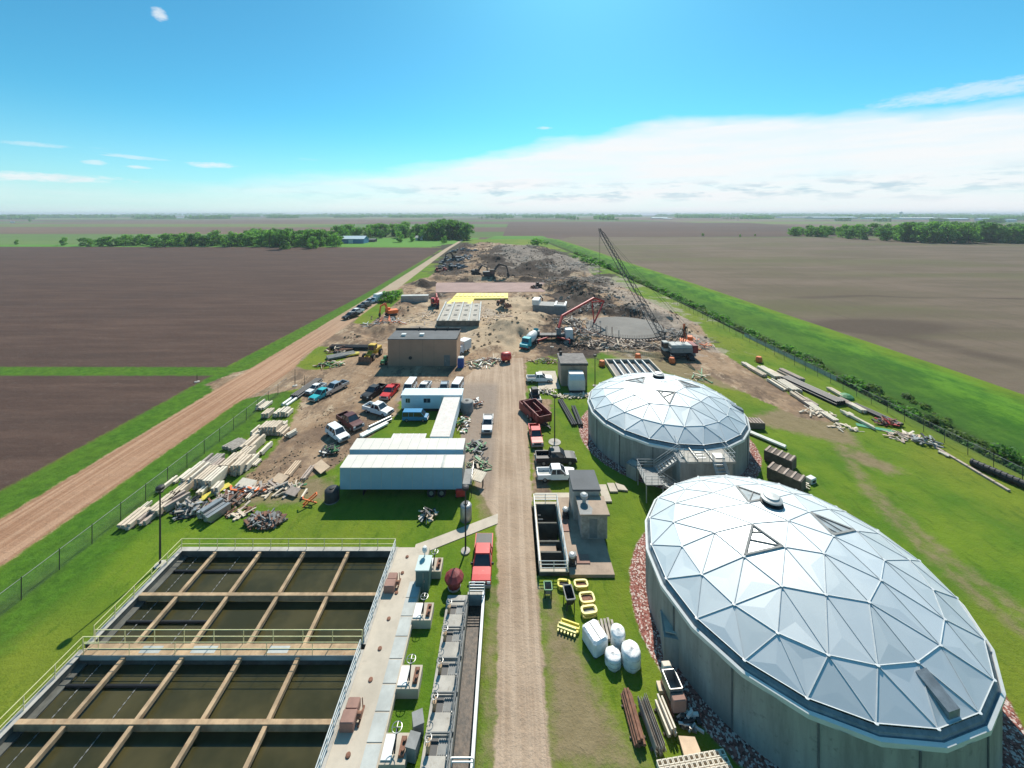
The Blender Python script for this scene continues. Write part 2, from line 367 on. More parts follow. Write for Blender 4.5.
for pts, w in ((PP((800, 405), (835, 432), (856, 470), (868, 492), (905, 530), (945, 568), (1020, 632)), .32), (PP((815, 420), (846, 455), (868, 486), (892, 508), (960, 566), (1024, 612)), .3),
               (PP((545, 610), (562, 640), (566, 668)), .2)):
    s_wo = np.maximum(s_wo, sdline(GX, GY, pts, w))
s_mu = np.full(GX.shape, NEG)
for p in (PP((555, 282), (588, 282), (600, 300), (640, 312), (668, 335), (690, 330), (690, 345), (665, 345), (660, 338), (640, 322), (610, 318), (560, 322), (548, 300)),
          PP((470, 262), (500, 246), (560, 250), (600, 268), (560, 281), (500, 276)), PP((440, 245), (470, 242), (460, 275), (430, 278)),
          PP((560, 335), (600, 345), (660, 345), (655, 352), (590, 352), (545, 345)), PP((420, 283), (560, 279), (560, 283), (430, 286), (435, 300), (428, 300)), PP((545, 294), (575, 294), (590, 310), (580, 325), (545, 330), (552, 310)), PP((600, 270), (620, 285), (600, 292), (580, 280)), PP((575, 338), (640, 340), (690, 352), (640, 352), (560, 350))):
    s_mu = np.maximum(s_mu, sdpoly(GX, GY, p))
s_pa = np.full(GX.shape, NEG)
for p in (PP((505, 246), (530, 245), (550, 262), (520, 268), (498, 256)), PP((545, 258), (578, 258), (600, 272), (585, 276), (555, 272)), PP((640, 292), (680, 315), (705, 340), (690, 350), (668, 330), (610, 300), (600, 286)), PP((565, 276), (620, 276), (640, 292), (600, 286)),
          PP((590, 346), (650, 347), (650, 350), (590, 349)), PP((425, 330), (452, 300), (480, 310), (470, 335))):
    s_pa = np.maximum(s_pa, sdpoly(GX, GY, p))
TK = [(22.75, 32.6), (23.0, 59.6)]
s_ro = np.full(GX.shape, NEG)
for x, y in TK: s_ro = np.maximum(s_ro, 12.4 - np.hypot(GX - x, GY - y))
s_ro = np.minimum(s_ro, 58.5 + 0 * GX)
# fields
s_fl = np.maximum(sdpoly(GX, GY, [(-60.6, -60), (-60.6, 81.6), (-1200, 84), (-1200, -60)]), sdpoly(GX, GY, [(-61, 86.2), (-59.5, 160), (-61, 264), (-64, 392), (-250, 400), (-1300, 415), (-1300, 90)]))
bxp = [(float(BX(y)), y) for y in (-60, 0, 50, 82, 110, 137, 160, 181, 220, 254, 330, 400, 508)]
s_fr = sdpoly(GX, GY, bxp + [(90, 575), (640, 560), (700, 430), (1500, 430), (1500, -60)])
emb = np.minimum(GX - DX(GY) - 1.5, BX(GY) - GX); emb = np.where(GY < 540, emb, NEG)
# farmland out to the horizon: a patchwork in real acreages
cellx, celly = 420., 300.
jx = GX + 60 * (fbm(GX, GY, 700, 2, 3) - .5); ci = np.floor(jx / cellx + 7.3).astype(np.int64); cj = np.floor(np.log(np.maximum(GY, 60) / 60) / .28).astype(np.int64)
hsh = (((ci * 73856093) ^ (cj * 19349663) ^ ((ci + cj) * 83492791)) & 0xffff) / 65535.
pal = np.array([(.070, .048, .036), (.085, .062, .046), (.05, .085, .02), (.10, .082, .055), (.075, .052, .042), (.085, .11, .035), (.06, .10, .03), (.095, .07, .052)])
farc = pal[(hsh * 7.99).astype(int)] * 1.35
def setfar(poly, c):
    m = sdpoly(GX, GY, poly) > 0; farc[m] = [q * 1.3 for q in c]
setfar([(-10, 560), (640, 590), (900, 1500), (0, 1600)], (.062, .042, .033))
setfar([(-46, 420), (60, 420), (50, 600), (-20, 600)], (.05, .13, .015))
setfar([(-900, 395), (-46, 395), (-40, 560), (-300, 560), (-900, 520)], (.06, .15, .02))
setfar([(-2400, 405), (-330, 430), (-310, 650), (-2400, 720)], (.075, .12, .035))
setfar([(-4000, 720), (-200, 660), (-120, 1000), (-4000, 1100)], (.10, .07, .05))
setfar([(640, 430), (1500, 430), (1500, 560), (640, 560)], (.05, .11, .02))
farm = smooth(GY, 395, 402) * (1 - (s_fr > 0)) * (1 - (s_fl > 0))
farm = np.where((GY > 520) | ((GY > 400) & (GX < -57)), 1., 0.)
farm = np.where((s_fr > 0) | (emb > 0), 0, farm)
farm = np.where((GX > 1450) | (GX < -1280), 1., farm)
# heights
HZ = np.zeros(GX.shape)
te = (GX - DX(GY) - 1.6) / np.maximum(BX(GY) - DX(GY) - 1.6, 1)
lev = np.where((te > 0) & (te < 1), smooth(te, 0, .5) * (1 - smooth(te, .78, 1.0)), 0) * 1.9
fadeN = 1 - smooth(GY, 480, 540)
HZ += lev * fadeN
HZ -= 1.1 * np.exp(-((GX - DX(GY)) / 1.5) ** 2) * fadeN
rough = smooth(s_di, 1, 5) * smooth(GY, 92, 104)
flat = np.ones(GX.shape)
SLABS = [(33.6, 116., 13.5)]
for x, y, r in SLABS: flat *= smooth(np.hypot(GX - x, GY - y), r - 1, r + 3)
for x0, x1, y0, y1 in ((-34, 16, 164, 196), (-31, -8, 118, 140), (-26, 2, 150, 166), (10, 24, 125, 160), (-28, -9, 84, 95), (36, 46, 88, 99), (-60, -44, 60, 600), (3, 11, 88, 106)):
    flat *= 1 - (smooth(GX, x0 - 2, x0) * (1 - smooth(GX, x1, x1 + 2)) * smooth(GY, y0 - 3, y0) * (1 - smooth(GY, y1, y1 + 3)))
HZ += rough * flat * ((fbm(GX, GY, 9, 5, 11) - .45) * 3.6 + (fbm(GX, GY, 3.2, 4, 31) - .5) * 1.5)
for px, py, rx, ry, h in ((524, 330, 8, 9, 2.4), (541, 322, 5, 7, 1.8), (572, 288, 11, 10, 4.2), (500, 262, 12, 18, 3.5), (535, 268, 9, 11, 4), (520, 252, 22, 30, 4.5), (552, 262, 16, 18, 4.5), (572, 271, 12, 12, 3.5), (462, 251, 14, 30, 6), (600, 313, 7, 4, 2.2), (630, 313, 8, 3.5, 2.2), (652, 318, 5, 5, 1.6), (480, 262, 10, 14, 3), (415, 327, 4, 6, 1.0), (500, 330, 6, 6, 1.2), (440, 316, 5, 5, .8), (590, 300, 9, 7, 1.8)):
    x, y = G(px, py); k = (1 + .7 * (fbm(GX, GY, 5 + rx * .35, 4, int(px)) - .5))
    HZ += h * np.exp(-((GX - x) / rx) ** 2 - ((GY - y) / ry) ** 2) * k * np.clip(flat + .15, 0, 1) * (s_di > -4)
# banks round the pink pad
pit = sdpoly(GX, GY, PP((435, 292.5), (432, 282), (545, 282), (548, 292.5)))
HZ += np.where(pit > -14, 1.6 * np.exp(-((pit + 5) / 3.) ** 2), 0) * (GY > 184)
HZ += (fbm(GX, GY, 25, 3, 77) - .5) * .25 * smooth(GY, 20, 40) * (np.hypot(GX - 22, GY - 45) > 30) * (s_or < -1) * (GX > -40) * (1 - smooth(GY, 95, 100)) * (np.abs(GX - 1) > 12) * (GX > 42)
# tank pits, basins and channels are cut down so water and floors show below ground
CUTS = [(-31.5, -11.2, 5, 38.8, -3.2), (-3.35, -2.25, 12, 34.2, -2.2), (3.0, 5.25, 36.8, 45.0, -2.4), (21.7, 31.4, 80.3, 89.5, -.6)]
for x0, x1, y0, y1, z in CUTS: HZ = np.where((GX > x0 - .25) & (GX < x1 + .25) & (GY > y0 - .25) & (GY < y1 + .25), z, HZ)

# face zones
def fc(a): return (a[:-1, :-1] + a[1:, :-1] + a[:-1, 1:] + a[1:, 1:]) / 4
zone = np.zeros((ny - 1, nx - 1), int)
zone[fc(s_di) > 0] = 5
zone[fc(s_fl) > 0] = 2; zone[fc(s_fr) > 0] = 3; zone[fc(emb) > 0] = 4
zone[(fc(farm) > .5)] = 8
zone[fc(s_ro) > 0] = 7; zone[fc(s_or) > 0] = 1; zone[fc(s_gr) > 0] = 6
NAMES = {0: ('ground', 'mown green grass round the basins and tanks'), 1: ('dirt_road', 'long straight orange dirt road left of the site'), 2: ('ploughed_field', 'dark brown ploughed field left of the dirt road'),
         3: ('field', 'olive brown field right of the levee'), 4: ('levee', 'bright green grassy levee beyond the ditch'), 5: ('construction_ground', 'churned bare dirt of the building site'),
         6: ('gravel_road', 'pale gravel road down the middle of the plant'), 7: ('gravel_bed', 'red crushed rock bed ringing the tanks'), 8: ('farmland', 'patchwork farmland reaching the horizon')}

# ground shader
GM, t, b = nt('ground surfaces')
def attr(n, out='Fac'):
    a = t.nodes.new('ShaderNodeAttribute'); a.attribute_name = n; return a.outputs[out]
nf = tnoise(t, .9, 6, .7); nm = tnoise(t, .16, 5, .6); nl = tnoise(t, .03, 4, .55); nff = tnoise(t, 6, 4, .7)
def mask(name, soft, amp, k=None):
    v = attr(name); v = mk(t, 'ADD', v, mk(t, 'MULTIPLY', mk(t, 'SUBTRACT', k or nf, .5), amp)); return sstep(t, v, -soft, soft)
g = mixc_(t, sstep(t, nm, .3, .7), (.064, .145, .008), (.130, .200, .012))
g = mixc_(t, mk(t, 'MULTIPLY', sstep(t, nl, .42, .62), .55), g, (.18, .19, .02))
g = mixc_(t, mk(t, 'MULTIPLY', sstep(t, tnoise(t, 1.0, 6, .75, stretch=(.9, .35, 1)), .5, .68), .6), g, (.05, .105, .006))
g = mixc_(t, mk(t, 'MULTIPLY', sstep(t, nff, .5, .8), .35), g, (.10, .13, .03))
g = mixc_(t, mk(t, 'MULTIPLY', sstep(t, tnoise(t, 1.0, 5, .7, stretch=(1.1, .05, 1)), .54, .66), .25), g, (.15, .16, .03))
g = mixc_(t, mk(t, 'MULTIPLY', sstep(t, tnoise(t, 1.0, 6, .8, stretch=(.5, .3, 1)), .62, .72), .35), g, (.18, .17, .06))
# tall dark grass
g = mixc_(t, mk(t, 'MULTIPLY', mask('tall', .8, 1.6), .75), g, mixc_(t, sstep(t, nf, .3, .7), (.020, .075, .005), (.066, .165, .010)))
lv = mixc_(t, sstep(t, tnoise(t, 1.0, 7, .75, stretch=(.22, .10, 1)), .38, .62), (.030, .115, .006), (.095, .22, .012))
lv = mixc_(t, mk(t, 'MULTIPLY', sstep(t, nf, .48, .75), .5), lv, (.022, .085, .006))
lv = mixc_(t, mk(t, 'MULTIPLY', sstep(t, mk(t, 'ADD', attr('crest'), mk(t, 'MULTIPLY', mk(t, 'SUBTRACT', nl, .5), .7)), .5, .15), .55), lv, mixc_(t, nf, (.022, .075, .006), (.06, .11, .02)))
crest = mk(t, 'MULTIPLY', sstep(t, mk(t, 'ADD', attr('crest'), mk(t, 'MULTIPLY', mk(t, 'SUBTRACT', tnoise(t, .12, 6, .7), .5), .7)), .5, .85), .8)
lv = mixc_(t, crest, lv, (.13, .185, .008))
g = mixc_(t, mask('emb', .5, 1.5), g, lv)
g = mixc_(t, mk(t, 'MULTIPLY', mask('worn', 1.0, 3.2), .9), g, mixc_(t, nf, (.14, .10, .05), (.30, .225, .14)))
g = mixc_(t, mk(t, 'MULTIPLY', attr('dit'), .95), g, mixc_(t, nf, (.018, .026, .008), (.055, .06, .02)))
# far patchwork
far = attr('farc', 'Color')
far = mixc_(t, mk(t, 'MULTIPLY', sstep(t, tnoise(t, .008, 6, .7, stretch=(.3, 1, 1)), .35, .7), .35), far, mixc_(t, 1.0, far, (1.9, 1.7, 1.5), 'MULTIPLY'))
g = mixc_(t, attr('farm'), g, far)
# ploughed fields
rows = tnoise(t, 1.0, 6, .72, stretch=(.04, .34, 1)); rows2 = tnoise(t, 1.0, 6, .72, stretch=(.012, .06, 1)); grain = tnoise(t, .7, 5, .8)
fl = mixc_(t, sstep(t, rows, .35, .7), (.070, .041, .031), (.108, .066, .049))
fl = mixc_(t, mk(t, 'MULTIPLY', sstep(t, rows2, .4, .65), .6), fl, (.060, .038, .030))
fl = mixc_(t, mk(t, 'MULTIPLY', sstep(t, grain, .52, .8), .5), fl, (.15, .115, .09))
g = mixc_(t, mask('fl', .5, 2.2), g, fl)
r3 = tnoise(t, 1.0, 5, .65, stretch=(.012, .045, 1)); r4 = tnoise(t, 1.0, 4, .6, stretch=(.45, .03, 1)); r5 = tnoise(t, 1.0, 5, .6, stretch=(.004, .02, 1))
fr = mixc_(t, sstep(t, r3, .38, .64), (.115, .090, .058), (.158, .118, .085))
fr = mixc_(t, mk(t, 'MULTIPLY', sstep(t, r5, .46, .60), .7), fr, (.105, .10, .045))
fr = mixc_(t, mk(t, 'MULTIPLY', sstep(t, attr('wet'), .2, .9), .8), fr, (.070, .050, .036))
fr = mixc_(t, mk(t, 'MULTIPLY', sstep(t, r4, .48, .68), .35), fr, (.09, .066, .050))
fr = mixc_(t, mk(t, 'MULTIPLY', sstep(t, grain, .52, .8), .35), fr, (.19, .16, .12))
g = mixc_(t, mask('fr', .5, 2.5), g, fr)
# bare dirt, mud, pale spoil
wv = tnoise(t, 1.0, 6, .75, stretch=(.35, .10, .3))
di = mixc_(t, sstep(t, nm, .3, .7), (.25, .16, .095), (.36, .25, .16))
di = mixc_(t, mk(t, 'MULTIPLY', sstep(t, wv, .46, .62), .8), di, (.17, .115, .075))
di = mixc_(t, mk(t, 'MULTIPLY', sstep(t, nf, .5, .72), .55), di, (.40, .32, .23))
di = mixc_(t, mk(t, 'MULTIPLY', sstep(t, tnoise(t, .06, 5, .7), .5, .62), .75), di, mixc_(t, nf, (.10, .065, .045), (.18, .12, .085)))
di = mixc_(t, mk(t, 'MULTIPLY', sstep(t, tnoise(t, 1.0, 6, .8, stretch=(.11, .05, .3)), .53, .6), .7), di, (.46, .36, .25))
di = mixc_(t, mk(t, 'MULTIPLY', sstep(t, tnoise(t, 1.0, 6, .8, stretch=(.16, .07, .3)), .46, .40), .75), di, (.11, .075, .052))
di = mixc_(t, mk(t, 'MULTIPLY', mask('ligh', 2.5, 30, tnoise(t, .09, 6, .7)), .75), di, mixc_(t, nf, (.36, .26, .165), (.56, .44, .30)))
g = mixc_(t, mask('di', .35, 2.4), g, di)
mu = mixc_(t, sstep(t, nf, .3, .7), (.018, .014, .012), (.065, .047, .038))
g = mixc_(t, mk(t, 'MULTIPLY', mask('mu', 2.0, 60, tnoise(t, .06, 7, .72)), .92), g, mu)
pa = mixc_(t, sstep(t, nf, .3, .7), (.20, .165, .135), (.42, .36, .30))
g = mixc_(t, mk(t, 'MULTIPLY', mask('pa', 2.0, 90, tnoise(t, .05, 7, .75)), .62), g, pa)
# roads
tr_ = tnoise(t, 1.0, 4, .6, stretch=(1.6, .04, 1))
gr = mixc_(t, sstep(t, nm, .3, .7), (.31, .22, .15), (.40, .295, .21))
gr = mixc_(t, mk(t, 'MULTIPLY', sstep(t, tr_, .42, .62), .55), gr, (.50, .38, .28))
gr = mixc_(t, mk(t, 'MULTIPLY', sstep(t, nff, .5, .75), .4), gr, (.24, .19, .15))
gr = mixc_(t, mk(t, 'MULTIPLY', attr('yard'), .75), gr, mixc_(t, nf, (.20, .155, .125), (.29, .24, .20)))
g = mixc_(t, mask('gr', .15, .9), g, gr)
orc = mixc_(t, sstep(t, tr_, .35, .65), (.29, .155, .09), (.42, .255, .16))
orc = mixc_(t, mk(t, 'MULTIPLY', sstep(t, nf, .5, .75), .4), orc, (.42, .28, .19))
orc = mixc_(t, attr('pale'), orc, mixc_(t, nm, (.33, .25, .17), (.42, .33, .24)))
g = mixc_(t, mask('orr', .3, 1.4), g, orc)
vo = t.nodes.new('ShaderNodeTexVoronoi'); vo.inputs['Scale'].default_value = 8.5; gg = t.nodes.new('ShaderNodeNewGeometry'); t.links.new(gg.outputs['Position'], vo.inputs['Vector'])
sepc = t.nodes.new('ShaderNodeSeparateColor'); t.links.new(vo.outputs['Color'], sepc.inputs[0])
rk = mixc_(t, sepc.outputs[0], (.12, .04, .03), (.36, .15, .12)); rk = mixc_(t, sstep(t, sepc.outputs[1], .7, .8), rk, (.55, .45, .40))
g = mixc_(t, mask('ro', .12, .6), g, rk)
t.links.new(g, b.inputs['Base Color']); b.inputs['Roughness'].default_value = .95; b.inputs['Specular IOR Level'].default_value = .15
bp = t.nodes.new('ShaderNodeBump'); bp.inputs['Strength'].default_value = .8; bp.inputs['Distance'].default_value = .22
t.links.new(mk(t, 'ADD', nf, mk(t, 'MULTIPLY', nff, .35)), bp.inputs['Height']); t.links.new(bp.outputs[0], b.inputs['Normal'])

tall = np.maximum(np.minimum(np.minimum(GX + 47.4, -41.6 - GX), 84 - GY), np.minimum(GX + 60.6, -54.6 - GX))
tall = np.maximum(tall, np.minimum(GY - 79.5, 87 - GY) * (GX < -60) + NEG * (GX >= -60))
tall = np.maximum(tall, .9 - np.abs(GX - DX(GY)) / 2.2); tall = np.maximum(tall, np.minimum(GX + 47, -38 - GX) * (GY < 74) * .5 + NEG * (GY >= 74))
wet = np.exp(-((GX - (112 + (GY - 115) * .02)) / 30) ** 2 - ((GY - 118) / 9) ** 2) * 1.2 + np.exp(-((GX - 104 - (105 - GY) * .6) / 7) ** 2) * (GY < 120) * .8 * fbm(GX, GY, 9, 3, 8)
wn0 = fbm(GX, GY, 60, 3, 41); wet += .8 * np.exp(-((GY - 145 - 22 * wn0) / 2.5) ** 2) * smooth(GX, 95, 120) * fbm(GX, GY, 35, 3, 6) * 1.5
wet *= .5 + fbm(GX, GY, 22, 4, 12)
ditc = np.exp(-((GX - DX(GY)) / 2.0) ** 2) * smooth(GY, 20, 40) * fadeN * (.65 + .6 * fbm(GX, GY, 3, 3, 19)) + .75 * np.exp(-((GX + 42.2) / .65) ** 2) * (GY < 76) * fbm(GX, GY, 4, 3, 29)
ligh = sdpoly(GX, GY, PP((425, 300), (545, 296), (530, 312), (548, 325), (524, 352), (455, 352), (400, 330)))
yard = smooth(-1.3 - GX, 0, 1.5) * smooth(GY, 44, 50) * (1 - smooth(GY, 76, 80))
bank = smooth(GY, 96, 100)
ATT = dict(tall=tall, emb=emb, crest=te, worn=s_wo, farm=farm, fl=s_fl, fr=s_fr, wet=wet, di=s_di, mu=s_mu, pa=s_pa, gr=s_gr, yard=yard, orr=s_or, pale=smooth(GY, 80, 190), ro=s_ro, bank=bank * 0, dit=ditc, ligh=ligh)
idx = np.arange(nx * ny).reshape(ny, nx)
quads = np.stack([idx[:-1, :-1], idx[:-1, 1:], idx[1:, 1:], idx[1:, :-1]], -1)
co = np.stack([GX.ravel(), GY.ravel(), HZ.ravel()], 1)
for z, (nme, lab) in NAMES.items():
    q = quads[zone == z]
    if len(q) == 0: continue
    u, inv = np.unique(q.ravel(), return_inverse=True); inv = inv.reshape(-1)
    me = bpy.data.meshes.new(nme); me.vertices.add(len(u)); me.vertices.foreach_set('co', co[u].astype(np.float32).ravel())
    me.loops.add(len(inv)); me.loops.foreach_set('vertex_index', inv.astype(np.int32)); me.polygons.add(len(q))
    me.polygons.foreach_set('loop_start', np.arange(0, len(inv), 4, dtype=np.int32)); me.polygons.foreach_set('loop_total', np.full(len(q), 4, np.int32))
    me.update(calc_edges=True); me.validate()
    me.polygons.foreach_set('use_smooth', np.ones(len(q), bool))
    for k, a in ATT.items():
        at = me.attributes.new(k, 'FLOAT', 'POINT'); at.data.foreach_set('value', np.clip(a.ravel()[u], -40, 40).astype(np.float32))
    at = me.attributes.new('farc', 'FLOAT_COLOR', 'POINT')
    cc = np.concatenate([farc.reshape(-1, 3)[u], np.ones((len(u), 1))], 1); at.data.foreach_set('color', cc.astype(np.float32).ravel())
    me.materials.append(GM)
    o = bpy.data.objects.new(nme, me); col.objects.link(o); tag(o, lab, kind='structure'); o['category'] = nme.replace('_', ' ')
from bisect import bisect
def ground_z(x, y):
    i = min(max(bisect(gx, x) - 1, 0), nx - 2); j = min(max(bisect(gy, y) - 1, 0), ny - 2)
    fx = (x - gx[i]) / (gx[i + 1] - gx[i]); fy = (y - gy[j]) / (gy[j + 1] - gy[j])
    return float((HZ[j, i] * (1 - fx) + HZ[j, i + 1] * fx) * (1 - fy) + (HZ[j + 1, i] * (1 - fx) + HZ[j + 1, i + 1] * fx) * fy)
# paved path from the deck to the road
pv = MB(); pv.prism([(-9.3, 39.0), (-7.9, 39.1), (-1.2, 42.6), (-1.2, 44.0), (-7.8, 40.6), (-9.3, 39.9)], -.05, .06)
tag(pv.build('path', M['deck']), 'narrow concrete path from the deck corner to the gravel road', kind='structure')
pv = MB(); pv.prism([(2.9, 46.2), (9.6, 46.2), (9.6, 47.3), (3.1, 47.3)], -.05, .05)
tag(pv.build('path', M['deck']), 'pale concrete walk behind the railed pit', kind='structure')
pv = MB(); pv.prism([(10, 73.0), (19.5, 73.4), (19.5, 74.0), (10, 73.6)], -.05, .05); pv.prism([(5.5, 75.5), (9.7, 75.5), (9.7, 84), (6.2, 84)], -.05, .06)
tag(pv.build('path', M['deck']), 'pale concrete apron beside the brown walled shed', kind='structure')
# haze
hz = MB(); hz.box(-12600, 12600, -500, 12600, -5, 58)
HM = bpy.data.materials.new('haze air'); HM.use_nodes = True; ht = HM.node_tree
for n in list(ht.nodes): ht.nodes.remove(n)
pv_ = ht.nodes.new('ShaderNodeVolumePrincipled'); pv_.inputs['Color'].default_value = (.80, .90, 1, 1); pv_.inputs['Density'].default_value = HAZE
ho = ht.nodes.new('ShaderNodeOutputMaterial'); ht.links.new(pv_.outputs[0], ho.inputs['Volume'])
tag(hz.build('haze', HM), 'pale blue haze over the far fields', kind='stuff')
# ------------------------------------------------------------------ domed tanks
def nodeangles(n, off): return [off + 2 * math.pi * i / n for i in range(n)]
def zip_rings(A, B, closed=True):
    """triangulate between two rings of (angle,index), both sorted by angle over a full turn"""
    A = sorted(A); B = sorted(B); n, m = len(A), len(B); tris = []
    i = 0; j = min(range(m), key=lambda k: abs((B[k][0] - A[0][0] + math.pi) % (2 * math.pi) - math.pi)); j0 = j
    ca = cb = 0
    def ang(L, k): return L[k % len(L)][0] + 2 * math.pi * (k // len(L))
    base = 0
    jb = j if abs(ang(B, j) - ang(A, 0)) < math.pi else j - m
    while ca < n or cb < m:
        a0, a1 = ang(A, ca), ang(A, ca + 1); b0, b1 = ang(B, jb + cb), ang(B, jb + cb + 1)
        if cb >= m or (ca < n and abs(a1 - b0) <= abs(b1 - a0) + 1e-9): tris.append((A[ca % n][1], B[(jb + cb) % m][1], A[(ca + 1) % n][1])); ca += 1
        else: tris.append((A[ca % n][1], B[(jb + cb) % m][1], B[(jb + cb + 1) % m][1])); cb += 1
    return tris
def alu_panel():
    m, t, b = nt('aluminium dome panels')
    a = t.nodes.new('ShaderNodeAttribute'); a.attribute_name = 'tone'
    n = tnoise(t, .6, 4, .6)
    c = mixc_(t, a.outputs['Fac'], (.50, .55, .56), (.62, .66, .67)); c = mixc_(t, mk(t, 'MULTIPLY', sstep(t, n, .45, .75), .25), c, (.50, .55, .56))
    t.links.new(c, b.inputs['Base Color']); b.inputs['Metallic'].default_value = .35
    t.links.new(mk(t, 'ADD', .40, mk(t, 'MULTIPLY', n, .25)), b.inputs['Roughness'])
    return m
M['alupanel'] = alu_panel()
M['skylight'] = pm('skylight panel', (.42, .43, .42), .3, .3, var=.35, scale=1.2)
M['batten'] = pm('panel battens', (.50, .53, .54), .55, .1, var=.15)
M['gutter'] = pm('dark gutter', (.20, .23, .25), .5, .2, var=.3)
def tank(name, cx, cy, base, hatch, label):
    root = empty(name, (cx, cy, 0), 0, label, 'covered tank', 'domed concrete tanks')
    RS = 19.04; zc = 8 - RS
    def zz(r): return zc + math.sqrt(RS * RS - r * r)
    w = MB(); n = 84
    w.lathe([(11.0, -1), (11.0, 4.0), (11.02, 4.05)], n); o = w.build('wall', M['tankwall'], root, True)
    for a in (-2.86, -2.45, -2.05, -1.62, -1.2, -.75, -.3, .15, .6, 1.1, 1.6, 2.1, 2.6): 
        sm = MB(); sm.box(10.98, 11.06, -.05, .05, -.5, 4.0, rz=a, c=(0, 0)); sm.build('wall_joint', M['wallseam'], root)
    # rim: polygon of 21 pale flashings, dark gutter inside
    off = base + math.pi / 21
    rim = MB(); rim.lathe([(10.97, 4.0), (11.12, 4.0), (11.14, 4.30), (10.98, 4.38), (10.94, 4.2)], 21, a0=off); rim.build('rim_flashing', M['white'], root)
    gt = MB(); gt.lathe([(10.96, 4.3), (10.9, 4.32), (10.82, 4.48), (10.66, 4.62)], 21, a0=off); gt.build('gutter', M['gutter'], root)
    P = [(0, 0, 8.0)]; rings = []
    for cnt, rr, o_ in ((7, (2.95,), base), (14, (6.0, 5.6), base), (21, (8.65,), base), (21, (10.68,), off)):
        L = []
        for i, a in enumerate(nodeangles(cnt, o_)):
            r = rr[i % len(rr)]; a %= 2 * math.pi; L.append((a, len(P))); P.append((r * math.cos(a), r * math.sin(a), zz(r)))
        rings.append(L)
    T = [(0, rings[0][i][1], rings[0][(i + 1) % 7][1]) for i in range(7)]
    for A, B in zip(rings[:-1], rings[1:]): T += zip_rings(A, B)
    rr_ = random.Random(int(cy * 7))
    pan = MB(); sky_ = MB(); tones = []; edges = set(); lights = []
    for tr in T:
        a, b_, c = [Vector(P[i]) for i in tr]
        nrm = (b_ - a).cross(c - a)
        if nrm.z < 0: b_, c = c, b_; nrm = -nrm
        nrm.normalize()
        cen = (a + b_ + c) / 3; ang = math.degrees(math.atan2(cen.y, cen.x)); rho = math.hypot(cen.x, cen.y)
        for i in range(3): edges.add(tuple(sorted((tr[i], tr[(i + 1) % 3]))))
        isl = 3.2 < rho < 4.2 and any(abs((ang - q + 180) % 360 - 180) < 8 for q in (-154.3, 0, 102.9) ) if name.startswith('near') else 3.2 < rho < 4.2 and any(abs((ang - q + 180) % 360 - 180) < 8 for q in (-102.9, 0, 154.3))
        if isl: lights.append((a, b_, c)); continue
        pk = cen + nrm * .007 + Vector((rr_.uniform(-.1, .1), rr_.uniform(-.1, .1), 0))
        # the sheet is pulled down along one fold, like pressed aluminium
        pan.add([a, b_, c, pk], [(0, 1, 3), (1, 2, 3), (2, 0, 3)]); tn = rr_.random(); tones += [tn] * 3
    po = pan.build('dome_panels', M['alupanel'], root)
    at = po.data.attributes.new('tone', 'FLOAT', 'FACE'); at.data.foreach_set('value', tones)
    fr = MB()
    for i, j in edges:
        a = Vector(P[i]); b_ = Vector(P[j]); fr.bar(a + Vector((0, 0, .03)), b_ + Vector((0, 0, .03)), .045, .03)
    for p in P: fr.lathe([(.12, .02), (.12, .05), (0.01, .06)], 8, p)
    fr.build('dome_frame', M['batten'], root)
    for a, b_, c in lights:
        s = MB(); s.add([a, b_, c], [(0, 1, 2)]); so = s.build('skylight', M['skylight'], root)
        f = MB(); cc = (a + b_ + c) / 3
        q = [x + (cc - x) * .09 + Vector((0, 0, .05)) for x in (a, b_, c)]
        for i in range(3): f.bar(q[i], q[(i + 1) % 3], .16, .08)
        for i in range(3):
            m_ = (q[i] + q[(i + 1) % 3]) / 2
        f.bar(q[0] + (q[1] - q[0]) * .5, q[2], .06, .05); f.bar(q[0] + (q[1] - q[0]) * .25, q[0] + (q[2] - q[0]) * .35, .05, .05)
        f.build('skylight_frame', M['grey'], so)
    v = MB(); vz = zz(2.2) - .05
    v.lathe([(.55, 0), (.55, .34), (.80, .36), (.82, .5), (.62, .58), (.55, .68), (.1, .74), (0.01, .74)], 24, (0.1, 2.2, vz)); v.build('roof_vent', M['alu'], root)
    v = MB(); v.lathe([(.88, .06), (.88, .16), (.56, .18)], 24, (0.1, 2.2, vz - .04)); v.lathe([(.60, .1), (.60, .34)], 20, (.1, 2.2, vz)); v.build('vent_curb', M['dark'], root)
    # bolted clips and hatch
    ha, hr = hatch
    h = MB(); ex = Vector((math.cos(ha), math.sin(ha), 0)); ey = Vector((-math.sin(ha), math.cos(ha), 0))
    p0 = ex * (hr - .8); p1 = ex * (hr + .75)
    q = []
    for p, z in ((p0, zz(hr - .8) + .02), (p1, zz(hr + .75) + .35)):
        for s_ in (-1, 1): q.append(p + ey * (s_ * .42) + Vector((0, 0, z)))
    q2 = [x + Vector((0, 0, -.5)) for x in q]
    h.add(q + q2, [(0, 1, 3, 2), (4, 6, 7, 5), (0, 2, 6, 4), (1, 5, 7, 3), (2, 3, 7, 6), (0, 4, 5, 1)]); h.build('roof_hatch', M['gutter'], root)
    return root
near_tank = tank('near_domed_tank', TK[0][0], TK[0][1], math.pi, (R_(-78), 9.7), 'nearest and largest looking concrete tank under a faceted silver dome')
far_tank = tank('far_domed_tank', TK[1][0], TK[1][1], math.pi, (R_(-12), 10.0), 'second concrete tank under a faceted silver dome, with stairs at its front')
near_tank.name = 'domed_tank'; far_tank.name = 'domed_tank.001'
